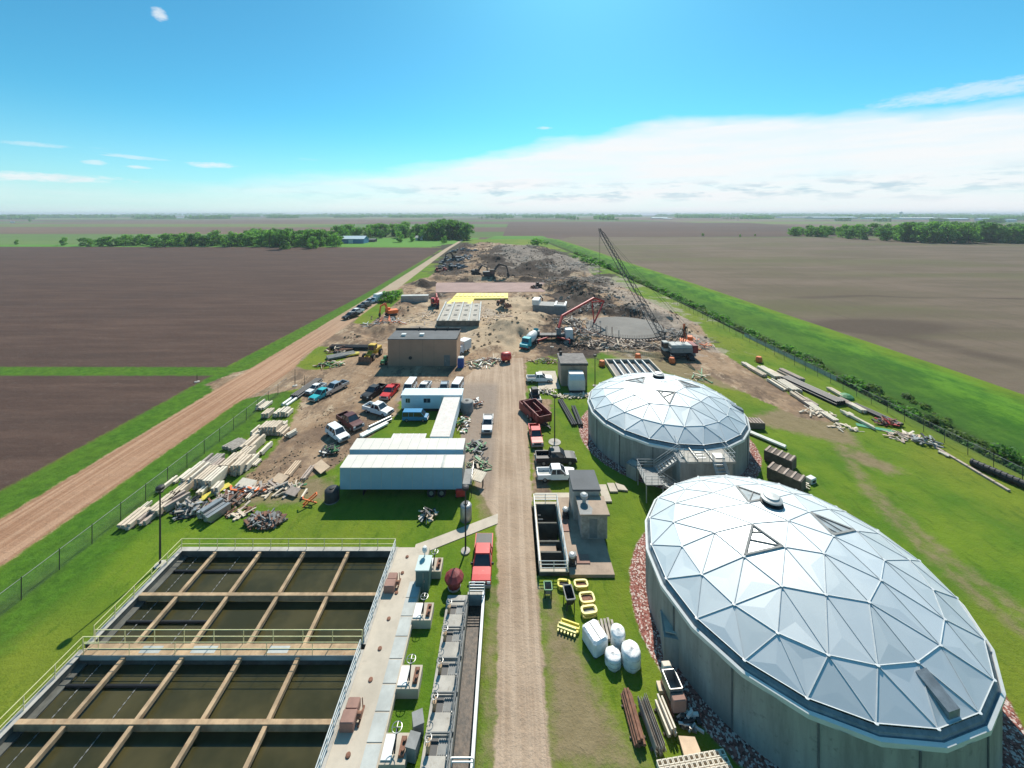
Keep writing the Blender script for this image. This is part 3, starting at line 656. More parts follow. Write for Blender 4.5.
def wallbox(x, y, w, d, h, rz, label, nm='manway_box'):
    o = empty(nm, (x, y, 0), rz, label, 'concrete box')
    b = MB(); b.add([(-w / 2, -d / 2, -.3), (w / 2, -d / 2, -.3), (w / 2, d / 2, -.3), (-w / 2, d / 2, -.3), (-w / 2, -d / 2, h * .93), (w / 2, -d / 2, h * .93), (w / 2, d / 2, h), (-w / 2, d / 2, h)],
                    [(0, 3, 2, 1), (4, 5, 6, 7), (0, 1, 5, 4), (1, 2, 6, 5), (2, 3, 7, 6), (3, 0, 4, 7)]); b.build('housing', M['tankwall'], o)
    c = MB(); c.box(-w * .38, w * .38, -d * .4, d * .3, h, h + .06); c.build('cover_plate', M['concrete'], o)
    return o
wallbox(12.1, 30.1, 1.1, 1.9, 2.2, -.22, 'concrete access box against the left wall of the nearest domed tank')
wallbox(15.7, 50.3, 1.3, 1.4, 1.7, .75, 'small concrete access box at the front wall of the second domed tank')

# ------------------------------------------------------------------ platform with stairs in front of the second tank
def rail_run(mb, pts, h=1.0, r=.028, posts=1.6, nr=2, base=0):
    for p, q in zip(pts[:-1], pts[1:]):
        p = Vector(p); q = Vector(q); L = (q - p).length; n = max(1, round(L / posts))
        for k in range(1, nr + 1):
            dz = Vector((0, 0, h * k / nr)); mb.tube(p + dz, q + dz, r, 5)
        for i in range(n + 1):
            a = p + (q - p) * i / n; mb.tube(a + Vector((0, 0, base)), a + Vector((0, 0, h)), r, 5)
def stair(root, p, q, w, n, mat, rail):
    """flight from p (low) to q (high), w wide across"""
    p = Vector(p); q = Vector(q); d = q - p; side = Vector((-d.y, d.x, 0)).normalized() * (w / 2)
    s = MB()
    for sg in (-1, 1): s.bar(p + side * sg, q + side * sg, .06, .25)
    s.build('stringer', mat, root); st = MB()
    for i in range(n):
        c = p + d * ((i + .5) / n); a = c - side; b = c + side; dd = Vector((d.x, d.y, 0)).normalized() * .13
        st.add([a - dd, b - dd, b + dd, a + dd, a - dd - Vector((0, 0, .04)), b - dd - Vector((0, 0, .04)), b + dd - Vector((0, 0, .04)), a + dd - Vector((0, 0, .04))], [(0, 1, 2, 3), (7, 6, 5, 4), (0, 4, 5, 1), (2, 6, 7, 3), (1, 5, 6, 2), (0, 3, 7, 4)])
    st.build('tread', mat, root)
    r = MB()
    for sg in (-1, 1): rail_run(r, [p + side * sg, q + side * sg], .95, .025, 1.0, 3)
    r.build('handrail', rail, root)
pf = empty('access_platform', (23.2, 47.6, 0), 0, 'raised concrete access platform with railed stairs in front of the second domed tank', 'platform')
def L_(mb): 
    mb.v = [(x - 23.2, y - 47.6, z) for x, y, z in mb.v]; return mb
b = MB(); b.box(20.0, 26.1, 46.7, 49.6, -.3, 4.02); L_(b).build('wall', M['tankwall'], pf)
b = MB(); b.box(20.7, 26.35, 46.4, 50.2, 4.03, 4.25); L_(b).build('deck', M['concrete'], pf)
b = MB(); b.box(21.9, 22.0, 46.5, 50, 4.25, 4.5); b.box(23.7, 23.8, 46.5, 50, 4.25, 4.45)
for i in range(5): b.box(22.3 + i * .01, 23.2, 47 + i * .55, 47.2 + i * .55, 4.25, 4.3)
b.box(24.3, 25.4, 47, 48, 4.25, 4.34); L_(b).build('hatch_cover', M['steel'], pf)
b = MB(); b.box(15.6, 17.7, 45.6, 48.8, 2.02, 2.12); L_(b).build('landing', M['grey'], pf)
for x, y in ((15.7, 45.7), (17.6, 45.7), (15.7, 48.7), (17.6, 48.7)):
    b = MB(); b.tube((x, y, 0), (x, y, 2.02), .06, 6); L_(b).build('leg', M['alu'], pf)
b = MB(); rail_run(b, [(17.6, 48.8, 2.1), (15.6, 48.8, 2.1), (15.6, 45.6, 2.1), (17.7, 45.6, 2.1)], 1.0, .028, .8, 3)
rail_run(b, [(20.7, 50.1, 4.25), (20.7, 48.9, 4.25)], 1, .028, .8); rail_run(b, [(20.8, 46.5, 4.25), (23.3, 46.5, 4.25)], 1, .028, .9); rail_run(b, [(25.0, 46.5, 4.25), (26.3, 46.5, 4.25), (26.3, 50.1, 4.25)], 1, .028, .8)
L_(b).build('railing', M['alu'], pf)
def O(p): return (p[0] - 23.2, p[1] - 47.6, p[2])
stair(pf, O((17.7, 48.1, 2.1)), O((20.8, 48.1, 4.2)), 1.2, 9, M['alu'], M['alu'])
stair(pf, O((20.8, 45.9, 0.1)), O((17.6, 46.1, 2.1)), 1.1, 9, M['alu'], M['alu'])
stair(pf, O((24.3, 44.4, 2.0)), O((24.2, 46.4, 4.2)), 1.2, 8, M['alu'], M['alu'])

# ------------------------------------------------------------------ settling basins on the left
TOP = .5
def hbar(mb, x0, x1, y0, y1, z0, z1, m=0): mb.box(x0, x1, y0, y1, z0, z1, m)
def basin(y0, y1, ybeam, label, group='rectangular settling basins'):
    r = empty('settling_basin', (-21.4, (y0 + y1) / 2, 0), 0, label, 'settling basin', group)
    ox, oy = -21.4, (y0 + y1) / 2
    def loc(mb): mb.v = [(x - ox, y - oy, z) for x, y, z in mb.v]; return mb
    w = MB(); w.box(-32.0, -31.55, y0, y1 + .4, -3.2, TOP); loc(w).build('left_wall', M['darkconc'], r)
    w = MB(); w.box(-11.2, -10.8, y0, y1 + .4, -3.2, TOP + .012); loc(w).build('right_wall', M['darkconc'], r)
    w = MB(); w.box(-31.55, -11.2, y1, y1 + .4, -3.2, TOP - .004); loc(w).build('end_wall', M['darkconc'], r)
    w = MB(); w.box(-32.03, -31.52, y0, y1 + .43, TOP - .02, TOP + .02); w.box(-11.23, -10.8, y0, y1 + .43, TOP - .02, TOP + .022); w.box(-31.52, -11.23, y1 - .03, y1 + .43, TOP - .02, TOP + .02); loc(w).build('coping', M['concrete'], r)
    for x in (-28.3, -24.0, -19.75, -15.5):
        w = MB(); w.box(x - .14, x + .14, y0, y1, TOP - .34, TOP - .03); loc(w).build('long_beam', M['beam'], r)
    for yb in ybeam:
        w = MB(); w.box(-31.55, -11.2, yb - .14, yb + .14, TOP - .45, TOP + .015); loc(w).build('cross_beam', M['beam'], r)
    # ledge, collector chain and scum pipes
    w = MB(); w.box(-31.55, -31.0, y0, y1, -3, .0); loc(w).build('ledge', M['darkconc'], r)
    for x in (-30.0, -26.0):
        c = MB(); y = y0 + .2
        while y < y1: c.box(x - .03, x + .03, y, y + .16, -.11, -.06); c.box(x - .01, x + .01, y + .16, y + .34, -.10, -.08); y += .34
        loc(c).build('collector_chain', M['grey'], r)
    for k, yb in enumerate(ybeam if len(ybeam) > 1 else ybeam): 
        pass
    for yb in PIPES:
        if y0 < yb < y1:
            c = MB(); c.tube((-31.0, yb, -.03), (-24.2, yb, -.03), .1, 8); loc(c).build('scum_pipe', M['black'], r)
    return r
PIPES = (37.0, 32.4, 28.0, 23.4, 19.5)
basin(30.2, 38.6, (34.2,), 'far settling basin with dark water and rusty cross beams, behind the walkway')
basin(6.0, 29.4, (25.6, 21.4, 17.4, 13.4), 'near settling basin with dark water, running off the bottom of the picture')
WM, t, b_ = nt('dark basin water')
wn_ = tnoise(t, .25, 4, .6)
t.links.new(mixc_(t, sstep(t, wn_, .35, .7), (.034, .032, .012), (.066, .056, .022)), b_.inputs['Base Color'])
b_.inputs['Roughness'].default_value = .12; b_.inputs['Specular IOR Level'].default_value = .22
bp_ = t.nodes.new('ShaderNodeBump'); bp_.inputs['Strength'].default_value = .25; bp_.inputs['Distance'].default_value = .02; t.links.new(tnoise(t, 5, 3, .6), bp_.inputs['Height']); t.links.new(bp_.outputs[0], b_.inputs['Normal'])
for y0, y1 in ((30.2, 38.6), (6.0, 29.4)):
    w = MB(); w.box(-31.56, -11.19, y0 - .1, y1 + .02, -3.15, -.12); tag(w.build('water', WM), 'still dark olive water in a settling basin', kind='structure')
wk = empty('walkway', (-21.4, 29.85, 0), 0, 'rust stained concrete walkway between the two settling basins', 'walkway')
b = MB(); b.box(-10.15, 10.2, -.44, .36, -.15, TOP + .06); b.build('slab', M['beam'], wk)
b = MB(); b.box(-10.15, 10.2, -.46, -.44, TOP - .3, TOP + .05)
for a, c in ((-6.0, -4.5), (-2.2, -.4), (3.5, 5)): b.box(a, c, -.3, .2, TOP + .062, TOP + .066)
b.build('paint_patch', M['panel'], wk)
def railing(name, pts, mat, label, h=1.0, posts=1.8, nr=2, r=.03, cat='railing', group=None):
    o = empty(name, pts[0], 0, label, cat, group)
    mb = MB(); P0 = Vector(pts[0])
    tot = 0
    for p, q in zip(pts[:-1], pts[1:]):
        p = Vector(p) - P0; q = Vector(q) - P0
        for k in range(1, nr + 1): dz = Vector((0, 0, h * k / nr)); mb.tube(p + dz, q + dz, r, 5)
    mb.build('rail', mat, o)
    proto = None
    for p, q in zip(pts[:-1], pts[1:]):
        p = Vector(p) - P0; q = Vector(q) - P0; n = max(1, round((q - p).length / posts))
        for i in range(n + (1 if q + P0 == Vector(pts[-1]) else 0)):
            a = p + (q - p) * i / n
            if proto is None: m_ = MB(); m_.tube((0, 0, 0), (0, 0, h), r * 1.1, 5); proto = m_.build('post', mat, o); proto.location = a
            else: c = proto.copy(); col.objects.link(c); c.parent = o; c.location = a; TREE[o.name].append(c)
    return o
z_ = TOP
railing('railing', [(-31.75, 30.6, z_), (-31.75, 38.8, z_), (-11.0, 38.8, z_)], M['raily'], 'yellow railing round the left and back edges of the far basin')
railing('railing', [(-31.75, 8, z_), (-31.75, 29.8, z_), (-30.6, 29.8, z_)], M['raily'], 'yellow railing along the left edge of the near basin')
railing('railing', [(-31.3, 30.25, z_ + .05), (-11.1, 30.25, z_ + .05)], M['raily'], 'yellow railing on the far side of the walkway', h=1.0, posts=2.2)
railing('railing', [(-31.3, 29.42, z_ + .05), (-11.1, 29.42, z_ + .05)], M['raily'], 'thin railing on the near side of the walkway', h=.95, posts=3.2, r=.022)
railing('railing', [(-11.0, 38.7, z_), (-11.0, 30.4, z_)], M['railw'], 'pale double railing beside the far basin and deck', h=1.0, posts=.9, nr=3, r=.035)
railing('railing', [(-11.0, 29.6, z_), (-11.0, 8, z_)], M['railw'], 'pale double railing between the near basin and deck', h=1.0, posts=.9, nr=3, r=.035)
# deck
dk = empty('concrete_deck', (-9.3, 24, 0), 0, 'long pale concrete deck along the right side of the basins', 'deck')
b = MB(); b.box(-1.5, 1.6, -19, 15.0, -.5, TOP); b.build('slab', M['deck'], dk)
b = MB(); y = -18
rr = random.Random(4)
while y < 10.5: b.box(.55, 1.50, y, y + 1.45, TOP, TOP + .03); y += 1.55
b.build('cover_panel', M['panel'], dk)
b = MB(); y = -18
for y in (13.9, 12.2, 10.3, 8.1, 5.9, 3.9, 1.9, 0, -1.9, -3.9):
    b = MB(); b.lathe([(.15, TOP), (.15, TOP + .06), (.09, TOP + .08), (.01, TOP + .08)], 12, (-.35, y, 0)); b.build('port_cap', M['rust'], dk)
def drive_box(x, y, label):
    o = empty('drive_unit', (x, y, TOP), 0, label, 'drive unit', 'red drive units on the deck')
    b = MB(); b.bbox(-.55, .35, -.75, .0, 0, .62, .05); b.build('housing', M['pinkbox'], o)
    b = MB(); b.bbox(-.5, .3, .05, .7, 0, .55, .05); b.build('guard', M['pinkbox'], o)
    b = MB(); b.tube((.3, -.1, .35), (.62, -.1, .35), .16, 10); b.bar((.55, -.5, .05), (.55, .6, .05), .1, .1); b.bar((.45, .5, .7), (.5, .5, .05), .05, .05); b.build('motor', M['rust'], o)
drive_box(-10.2, 35.0, 'faded red drive unit at the far end of the deck, beside the far basin')
drive_box(-10.1, 25.8, 'faded red drive unit halfway along the deck, beside the near basin')
def valve_pad(x, y, label, L=1.45, cabinet=False):
    o = empty('valve_pad', (x, y, 0), 0, label, 'valve pad', 'concrete valve pads beside the deck')
    b = MB(); b.box(-.8, .72, -L / 2, L / 2, -.3, .68); b.build('pad', M['deck'], o)
    b = MB(); b.box(-.75, -.12, -L / 2 + .15, L / 2 - .12, .68, .75); b.build('cover', M['white'], o)
    b = MB(); b.box(.26, .58, -.45, .45, .68, .86); b.lathe([(.1, .9), (.1, 1.0), (.01, 1.0)], 8, (.49, -.25, 0)); b.lathe([(.1, .9), (.1, 1.0), (.01, 1.0)], 8, (.49, .2, 0)); b.build('gearbox', M['rust'], o)
    b = MB(); b.tube((0, -.3, .75), (.02, .2, 1.7), .05, 8); b.tube((-.1, -.4, .85), (.05, .3, 1.5), .04, 6); s = b.build('stem', M['dark'], o)
    b = MB()
    for k in range(16):
        a0, a1 = 2 * math.pi * k / 16, 2 * math.pi * (k + 1) / 16; b.tube((.02 + .3 * math.cos(a0), .2 + .3 * math.sin(a0), 1.7), (.02 + .3 * math.cos(a1), .2 + .3 * math.sin(a1), 1.7), .025, 5)
    for k in range(4): a0 = math.pi * k / 2; b.tube((.02, .2, 1.7), (.02 + .3 * math.cos(a0), .2 + .3 * math.sin(a0), 1.7), .018, 5)
    b.build('handwheel', M['steel'], s)
valve_pad(-6.95, 32.55, 'concrete valve pad with white cover, next to the teal cabinet end of the deck')
valve_pad(-6.9, 27.95, 'concrete valve pad with white cover beside the middle of the deck')
valve_pad(-6.85, 24.2, 'concrete valve pad nearest the bottom of the picture, by the grey electrical boxes')
valve_pad(-6.9, 36.9, 'concrete valve pad behind the dark teal cabinet')
o = empty('control_cabinet', (-7.55, 35.6, 0), 0, 'dark teal control cabinet with pale top beside the deck', 'cabinet')
b = MB(); b.bbox(-.6, .55, -.75, .75, 0, 1.9, .05); b.build('body', M['teal'], o)
b = MB(); b.box(-.64, .59, -.79, .79, 1.9, 1.98); b.build('top', M['palegreen'], o)
b = MB(); b.box(.05, .08, -.77, -.755, .2, 1.7); b.box(.12, .2, -.79, -.755, .9, 1.1); b.build('door_handle', M['steel'], o)
b = MB(); b.tube((-.1, .7, 1.98), (-.1, .7, 2.5), .05, 6); b.lathe([(.2, 2.4), (.24, 2.6), (.15, 2.8), (.01, 2.85)], 10, (-.1, .7, 0)); b.build('beacon', M['white'], o)
o = empty('vent_hood', (-4.85, 35.4, 0), .2, 'red brown conical vent hood in the grass by the deck', 'vent hood')
b = MB(); b.lathe([(.55, 0), (.55, .7), (.85, .75), (.85, .95), (.5, 1.25), (.01, 1.45)], 10, (0, 0, 0)); b.build('hood', M['maroon'], o)
b = MB(); b.lathe([(.58, 0), (.6, .1), (.56, .15)], 10); b.build('base', M['concrete'], o)
for i, (px, py, rz) in enumerate(((418, 733, .35), (413, 756, -.2))):
    x, y = G(px, py); o = empty('junction_box', (x, y, 0), rz, ('tilted grey electrical box in the grass, the farther of two', 'grey electrical box in the grass, the nearer of two')[i], 'electrical box', 'grey electrical boxes')
    b = MB(); b.bbox(-.32, .32, -.38, .38, .1, .95, .04); b.build('housing', M['grey'], o)
    b = MB(); b.box(-.34, .34, -.4, .4, .95, 1.0); b.build('lid', M['grey'], o); b = MB(); b.box(-.1, .1, -.1, .1, -.1, .1); b.build('foot', M['dark'], o)

# ------------------------------------------------------------------ gate channel left of the road
ch = empty('gate_channel', (-3.5, 24, 0), 0, 'long concrete channel of sluice gates left of the gravel road', 'channel')
b = MB(); b.box(-1.75, -.05, -16, 10.3, -.6, .32); b.build('left_wall', M['concrete'], ch)
b = MB(); b.box(1.22, 1.42, -16, 10.5, -2.2, .45); b.build('right_wall', M['white'], ch)
b = MB(); b.box(-.05, 1.22, 10.25, 10.5, -2.2, .42); b.build('end_wall', M['concrete'], ch)
b = MB(); b.box(-.05, .08, -16, 10.25, -2.2, .36); b.build('weir_wall', M['darkconc'], ch)
b = MB(); b.box(.08, 1.22, -16, 10.25, -2.15, -.55); tag(b.build('channel_sludge', pm('brown sludge', (.035, .025, .016), .6, var=.4, scale=3, c2=(.11, .075, .05), bump=.4, bscale=6)), 'brown sludge in the gate channel', kind='stuff').parent = None
bpy.data.objects['channel_sludge'].location = (-3.5, 24, 0); bpy.data.objects['channel_sludge']['category'] = 'sludge'
def gate(y, label, first=None):
    if first: return copy_tree(first, None, (-4.2, y, .32), 0, label)
    o = empty('sluice_gate', (-4.2, y, .32), 0, label, 'sluice gate', 'sluice gates along the channel')
    b = MB(); b.box(-.95, .62, -1.0, .15, 0, .10); b.build('platform', M['concrete'], o)
    b = MB(); b.box(-.15, .6, .2, 1.0, .0, .05)
    for k in range(5): b.box(-.1 + k * .14, -.05 + k * .14, .22, .98, .05, .08)
    b.build('grating', M['grey'], o)
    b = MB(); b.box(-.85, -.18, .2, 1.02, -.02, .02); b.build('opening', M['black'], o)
    b = MB(); b.box(-.8, -.62, .25, .8, .02, .35); b.lathe([(.13, .35), (.13, .6), (.01, .62)], 8, (-.7, .3, 0)); b.build('actuator', M['beam'], o)
    b = MB(); b.tube((-.7, .3, .6), (-.7, .3, 1.0), .03, 6)
    for k in range(12):
        a0, a1 = 2 * math.pi * k / 12, 2 * math.pi * (k + 1) / 12; b.tube((-.7 + .22 * math.cos(a0), .3 + .22 * math.sin(a0), 1.0), (-.7 + .22 * math.cos(a1), .3 + .22 * math.sin(a1), 1.0), .022, 5)
    b.build('handwheel', M['steel'], o)
    b = MB(); rail_run(b, [(.62, -1.0, .1), (.62, 1.0, .1)], .75, .025, .5, 2); b.bar((-.9, 1.06, .3), (.55, 1.06, .3), .06, .12); b.tube((.45, -.6, .2), (.55, .7, .75), .035, 6); b.tube((.68, -.9, .15), (.68, .9, .15), .05, 6); b.build('frame', M['grey'], o)
    b = MB(); b.tube((.50, -.25, .1), (.5, -.25, .65), .035, 6)
    for k in range(12):
        a0, a1 = 2 * math.pi * k / 12, 2 * math.pi * (k + 1) / 12; b.tube((.5, -.25 + .26 * math.cos(a0), .8 + .26 * math.sin(a0)), (.5, -.25 + .26 * math.cos(a1), .8 + .26 * math.sin(a1)), .025, 5)
    b.build('chain_wheel', M['steel'], o)
    return o
g0 = gate(32.4, 'sluice gate at the far end of the channel, nearest the red pickup')
for y, l in ((30.3, 'second sluice gate from the far end of the channel'), (28.1, 'third sluice gate from the far end of the channel'), (26.0, 'fourth sluice gate from the far end of the channel'), (23.9, 'fifth sluice gate from the far end of the channel, at the bottom of the picture'), ):
    gate(y, l, g0)
railing('railing', [(-3.4, 34.35, .42), (-2.1, 34.35, .42)], M['railw'], 'short white railing across the far end of the gate channel', h=.95, posts=1.2, nr=4, r=.04)
railing('railing', [(-3.4, 23.6, .42), (-2.1, 23.6, .42)], M['railw'], 'white railing crossing the gate channel near the bottom of the picture', h=.5, posts=1.2, nr=2, r=.04)

# ------------------------------------------------------------------ railed pit, brown slab and pump house right of the road
pt = empty('concrete_pit', (4.1, 40.9, 0), 0, 'open concrete pit with four cells beside the gravel road', 'pit')
b = MB(); b.box(-1.3, -1.1, -4.4, 4.4, -2.4, .32); b.box(1.15, 1.35, -4.4, 4.4, -2.4, .32); b.box(-1.1, 1.15, -4.4, -4.15, -2.4, .32); b.box(-1.1, 1.15, 4.1, 4.4, -2.4, .32); b.build('wall', M['darkconc'], pt)
b = MB(); b.box(-1.33, -1.08, -4.43, 4.43, .32, .4); b.box(1.13, 1.38, -4.43, 4.43, .32, .4); b.box(-1.08, 1.13, -4.43, -4.13, .32, .4); b.box(-1.08, 1.13, 4.08, 4.43, .32, .4); b.build('coping', M['deck'], pt)
for y in (2.0, -.4, -1.7):
    b = MB(); b.box(-1.1, 1.15, y - .09, y + .09, -2.4, -.1); b.build('cross_wall', M['darkconc'], pt)
b = MB(); b.box(-1.1, 1.15, -4.15, 4.1, -2.38, -1.8); b.build('floor', M['black'], pt)
b = MB(); b.box(-1.05, .6, -1.58, -.5, -1.4, -.35); b.build('sludge_shelf', M['slabbrown'], pt)
b = MB(); b.tube((-.9, 2.7, -.3), (-.4, 2.7, -.3), .06, 6); b.tube((-.9, 3.3, -.3), (-.6, 3.3, -.3), .05, 6); b.lathe([(.3, 0), (.3, .3), (.01, .4)], 10, (.2, .8, -1.5)); b.build('pipe_stub', M['steel'], pt)
railing('railing', [(2.8, 36.5, .4), (2.8, 45.2, .4), (5.4, 45.2, .4), (5.4, 36.5, .4), (2.8, 36.5, .4)], M['railw'], 'white railing all round the open concrete pit', h=.95, posts=1.4, nr=3, r=.035)
sl = empty('equipment_slab', (7.5, 40, 0), 0, 'brown concrete slab between the open pit and the grass', 'slab')
b = MB(); b.box(-1.98, 2.1, -3.7, 6.2, -.2, .28); b.build('slab', M['slabbrown'], sl)
b = MB(); b.box(-1.95, -1.2, 1.2, 3, .28, .34); b.box(-1.4, .1, -2.6, -1.6, .28, .36); b.build('access_cover', M['pinkbox'], sl)
ph = empty('pump_house', (8.4, 42.5, .28), 0, 'small flat roofed pump house on the brown slab', 'building')
b = MB(); b.box(-1.5, 1.3, .3, 3.4, 0, 3.1); b.build('wall', M['concrete'], ph)
b = MB(); b.box(-1.1, 1.5, -2.2, .3, 0, 2.45); b.build('front_wall', M['woodg'], ph)
b = MB(); b.box(-1.6, 1.4, .2, 3.5, 3.1, 3.3); b.build('roof', M['roofdark'], ph)
b = MB(); b.box(-1.3, 1.7, -2.45, .2, 2.45, 2.62); r = b.build('front_roof', M['slabbrown'], ph)
b = MB(); b.add([(-1.28, -2.42, 2.625), (-.1, -2.42, 2.625), (.15, -1.6, 2.625), (-.2, -.9, 2.625), (.1, -.1, 2.625), (-1.28, .18, 2.625)], [(0, 1, 2, 3, 4, 5)]); b.build('roof_patch', M['grey'], r)
b = MB(); b.lathe([(.2, 2.62), (.2, 3.1), (.38, 3.12), (.4, 3.4), (.2, 3.55), (.01, 3.6)], 14, (-.55, -.7, 0)); b.build('roof_vent', M['alu'], ph)
b = MB(); b.box(-.95, -.9, -2.0, -1.0, .1, 2.1); b.box(-.3, .5, -2.22, -2.2, .1, 2.0); b.build('door', M['grey'], ph)
for x, y, l in ((6.1, 43.2, 'grey mushroom ventilator on the slab left of the pump house'), (5.9, 37.4, 'grey mushroom ventilator at the near corner of the brown slab')):
    o = empty('ventilator', (x, y, .28), 0, l, 'ventilator', 'mushroom ventilators')
    b = MB(); b.lathe([(.3, 0), (.3, .7)], 12); b.box(-.35, .35, -.35, .35, 0, .25); b.build('stack', M['dark'], o)
    b = MB(); b.lathe([(.28, .7), (.34, .78), (.32, .92), (.16, 1.03), (.01, 1.05)], 14); b.build('cap', M['alu'], o)
    b = MB(); b.box(-.15, .5, .3, .8, 0, .5); b.build('motor_box', M['grey'], o)
for i, (pts_) in enumerate((PP((598, 486), (606, 486), (612, 503), (603, 503)), PP((607, 484.5), (614, 484.5), (618, 493), (610, 493)), PP((615, 484), (624, 487), (628, 492), (618, 491)))):
    b = MB(); b.prism(pts_, .02 + i * .01, .2); tag(b.build('concrete_slab_piece', M['deck']), ('long pale stepping slab beside the pump house', 'short pale slab lying between two others on the red rock', 'pointed pale slab nearest the second domed tank')[i], 'slab', 'loose slabs by the pump house')

# ------------------------------------------------------------------ buildings of the plant
bb = empty('brown_building', (-18.8, 89.9, 0), 0, 'square brown metal sided building with flat dark roof and one door', 'building')
b = MB(); b.box(-7.5, 7.4, -3.1, 3.6, -.2, 5.75); b.build('wall', [M['brown']], bb)
b = MB(); b.box(7.4, 7.46, -3.1, 3.6, -.2, 5.7); b.build('side_wall', M['sunlitwall'], bb)  # sunlit tone of the right wall, painted as a lighter orange sheet
b = MB(); b.box(-7.6, 7.55, -3.2, 3.7, 5.75, 5.9); b.build('roof', M['roofdark'], bb)
b = MB(); b.box(-7.6, 7.55, 3.55, 3.7, 5.9, 6.35); b.box(7.4, 7.55, -3.2, 3.55, 5.9, 6.1)
for x in (-2.2, 1.7, 4.5): b.box(x, x + .25, 3.4, 3.55, 5.9, 6.6)
b.build('parapet', M['dark'], bb)
for x, y in ((-4.6, -.9), (-.6, -.7)):
    b = MB(); b.box(x - .45, x + .45, y - .4, y + .4, 5.9, 6.3); b.box(x - .5, x + .5, y - .45, y + .45, 6.3, 6.36); b.build('roof_vent', M['white'], bb)
b = MB(); b.box(4.7, 6.0, -3.16, -3.1, 0, 2.4); d_ = b.build('door', M['roofbrown'], bb); b = MB(); b.box(4.95, 5.05, -3.2, -3.16, 1, 1.2); b.build('handle', M['steel'], d_)
b = MB(); b.tube((-2.6, -3.1, 1.8), (-2.6, -3.25, 1.8), .35, 14); b.build('fan_outlet', M['dark'], bb)
b = MB()
for x in (-5, -2.5, 0, 2.5): b.box(x, x + .03, -3.115, -3.1, 0, 5.7)
b.build('panel_joint', M['woodd'], bb)
sh = empty('block_shed', (12.5, 79.3, 0), 0, 'brown walled shed with flat ballasted roof beyond the second tank', 'building')
b = MB(); b.box(-2.5, 2.5, -2.6, 2.6, -.2, 4.25); b.build('wall', M['slabbrown'], sh)
b = MB(); b.box(-2.65, 2.65, -2.8, 2.75, 4.25, 4.45); b.build('roof', M['roofbrown'], sh)
b = MB(); b.box(-2.65, 2.65, -2.82, -2.6, 4.0, 4.24); b.lathe([(.3, 4.45), (.3, 5.1), (.01, 5.2)], 10, (-2, 2, 0)); b.build('roof_trim', M['dark'], sh)
o = empty('white_cabin', (12.6, 74.9, 0), 0, 'small white cabin with a sloping roof in front of the brown walled shed', 'cabin')
b = MB(); b.profx([(-1.2, .5), (-1.2, 2.4), (-.5, 3.25), (1.2, 3.25), (1.2, .5)], -1.45, 1.45, .12, 2.5); b.build('body', M['white'], o)
b = MB(); b.box(-1.45, 1.45, -1.22, 1.2, 0, .5); b.build('skirt', M['dark'], o)
b = MB(); b.add([(-1.2, -1.215, 2.3), (1.2, -1.215, 2.3), (1.1, -.58, 3.18), (-1.1, -.58, 3.18)], [(0, 1, 2, 3)]); b.build('front_panel', M['office'], o)
db = empty('drying_bed', (26.5, 84.9, 0), 0, 'low black drying bed with white dividers behind the second tank', 'drying bed')
b = MB(); b.box(-5.1, -4.8, -4.9, 4.9, -.6, .5); b.box(4.8, 5.1, -4.9, 4.9, -.6, .5); b.box(-4.8, 4.8, 4.6, 4.9, -.6, .5); b.box(-4.8, 4.8, -4.9, -4.6, -.6, .5); b.build('curb', M['deck'], db)
b = MB(); b.box(-4.8, 4.8, -4.6, 4.6, -.58, -.25); b.build('bed', M['black'], db)
for x in (-3.2, -1.6, 0, 1.6, 3.2): b = MB(); b.box(x - .1, x + .1, -4.6, 4.6, -.2, .42); b.build('divider', M['white'], db)

# trailers and offices
def semitrailer(x, y, L, h, label, seam=None):
    o = empty('semi_trailer', (x, y, 0), 0, label, 'trailer', 'long white storage trailers')
    b = MB(); b.box(-L / 2, L / 2, -1.22, 1.22, 1.0, h - .02); bo = b.build('body', M['shadewall'], o)
    b = MB(); b.box(-L / 2 - .02, L / 2 + .02, -1.25, 1.25, h - .02, h + .05); b.build('roof', M['roofwhite'], o)
    if seam: b = MB(); b.box(seam, seam + .25, -1.25, 1.25, h + .05, h + .07); b.build('roof_patch', M['panel'], o)
    for wx in (L / 2 - 2.4, L / 2 - 3.6):
        for s_ in (-1, 1):
            b = MB(); b.tube((wx, s_ * 1.15, .5), (wx, s_ * .75, .5), .5, 16); wh = b.build('wheel', M['tire'], o); b = MB(); b.tube((wx, s_ * 1.17, .5), (wx, s_ * 1.1, .5), .25, 10); b.build('rim', M['rim'], wh)
    b = MB(); b.box(-L / 2 + 2.5, -L / 2 + 2.6, -.8, .8, 0, 1); b.box(-L / 2, L / 2, -.4, -.3, .8, 1.0); b.box(-L / 2, L / 2, .3, .4, .8, 1.0); b.build('landing_gear', M['dark'], o)
    b = MB()
    k = -L / 2 + 1.2
    while k < L / 2: b.box(k, k + .05, -1.25, 1.25, h + .05, h + .065); b.box(k, k + .03, -1.235, -1.22, 1.05, h - .05); k += 1.2
    b.build('panel_seam', M['panel'], o)
    b = MB(); b.box(L / 2, L / 2 + .04, -1.15, -.02, 1.1, h - .15); b.box(L / 2, L / 2 + .04, .02, 1.15, 1.1, h - .15); b.build('door', M['grey'], o)
    return o
semitrailer(-12.55, 47.7, 14.2, 3.5, 'nearest long white trailer casting the large shadow on the lawn', 4.6)
semitrailer(-12.85, 51.3, 14.2, 3.5, 'second long white trailer directly behind the nearest one')
o = empty('loading_steps', (-4.85, 47.9, 0), 0, 'grey sheet steel landing at the right end of the nearest long trailer', 'steps')
b = MB(); b.box(-.55, .5, -1.4, 1.4, 1.5, 1.62); b.build('landing', M['grey'], o)
for x in (-.5, .45):
    for y in (-1.35, 1.35): b = MB(); b.box(x - .04, x + .04, y - .04, y + .04, 0, 1.5); b.build('leg', M['dark'], o)
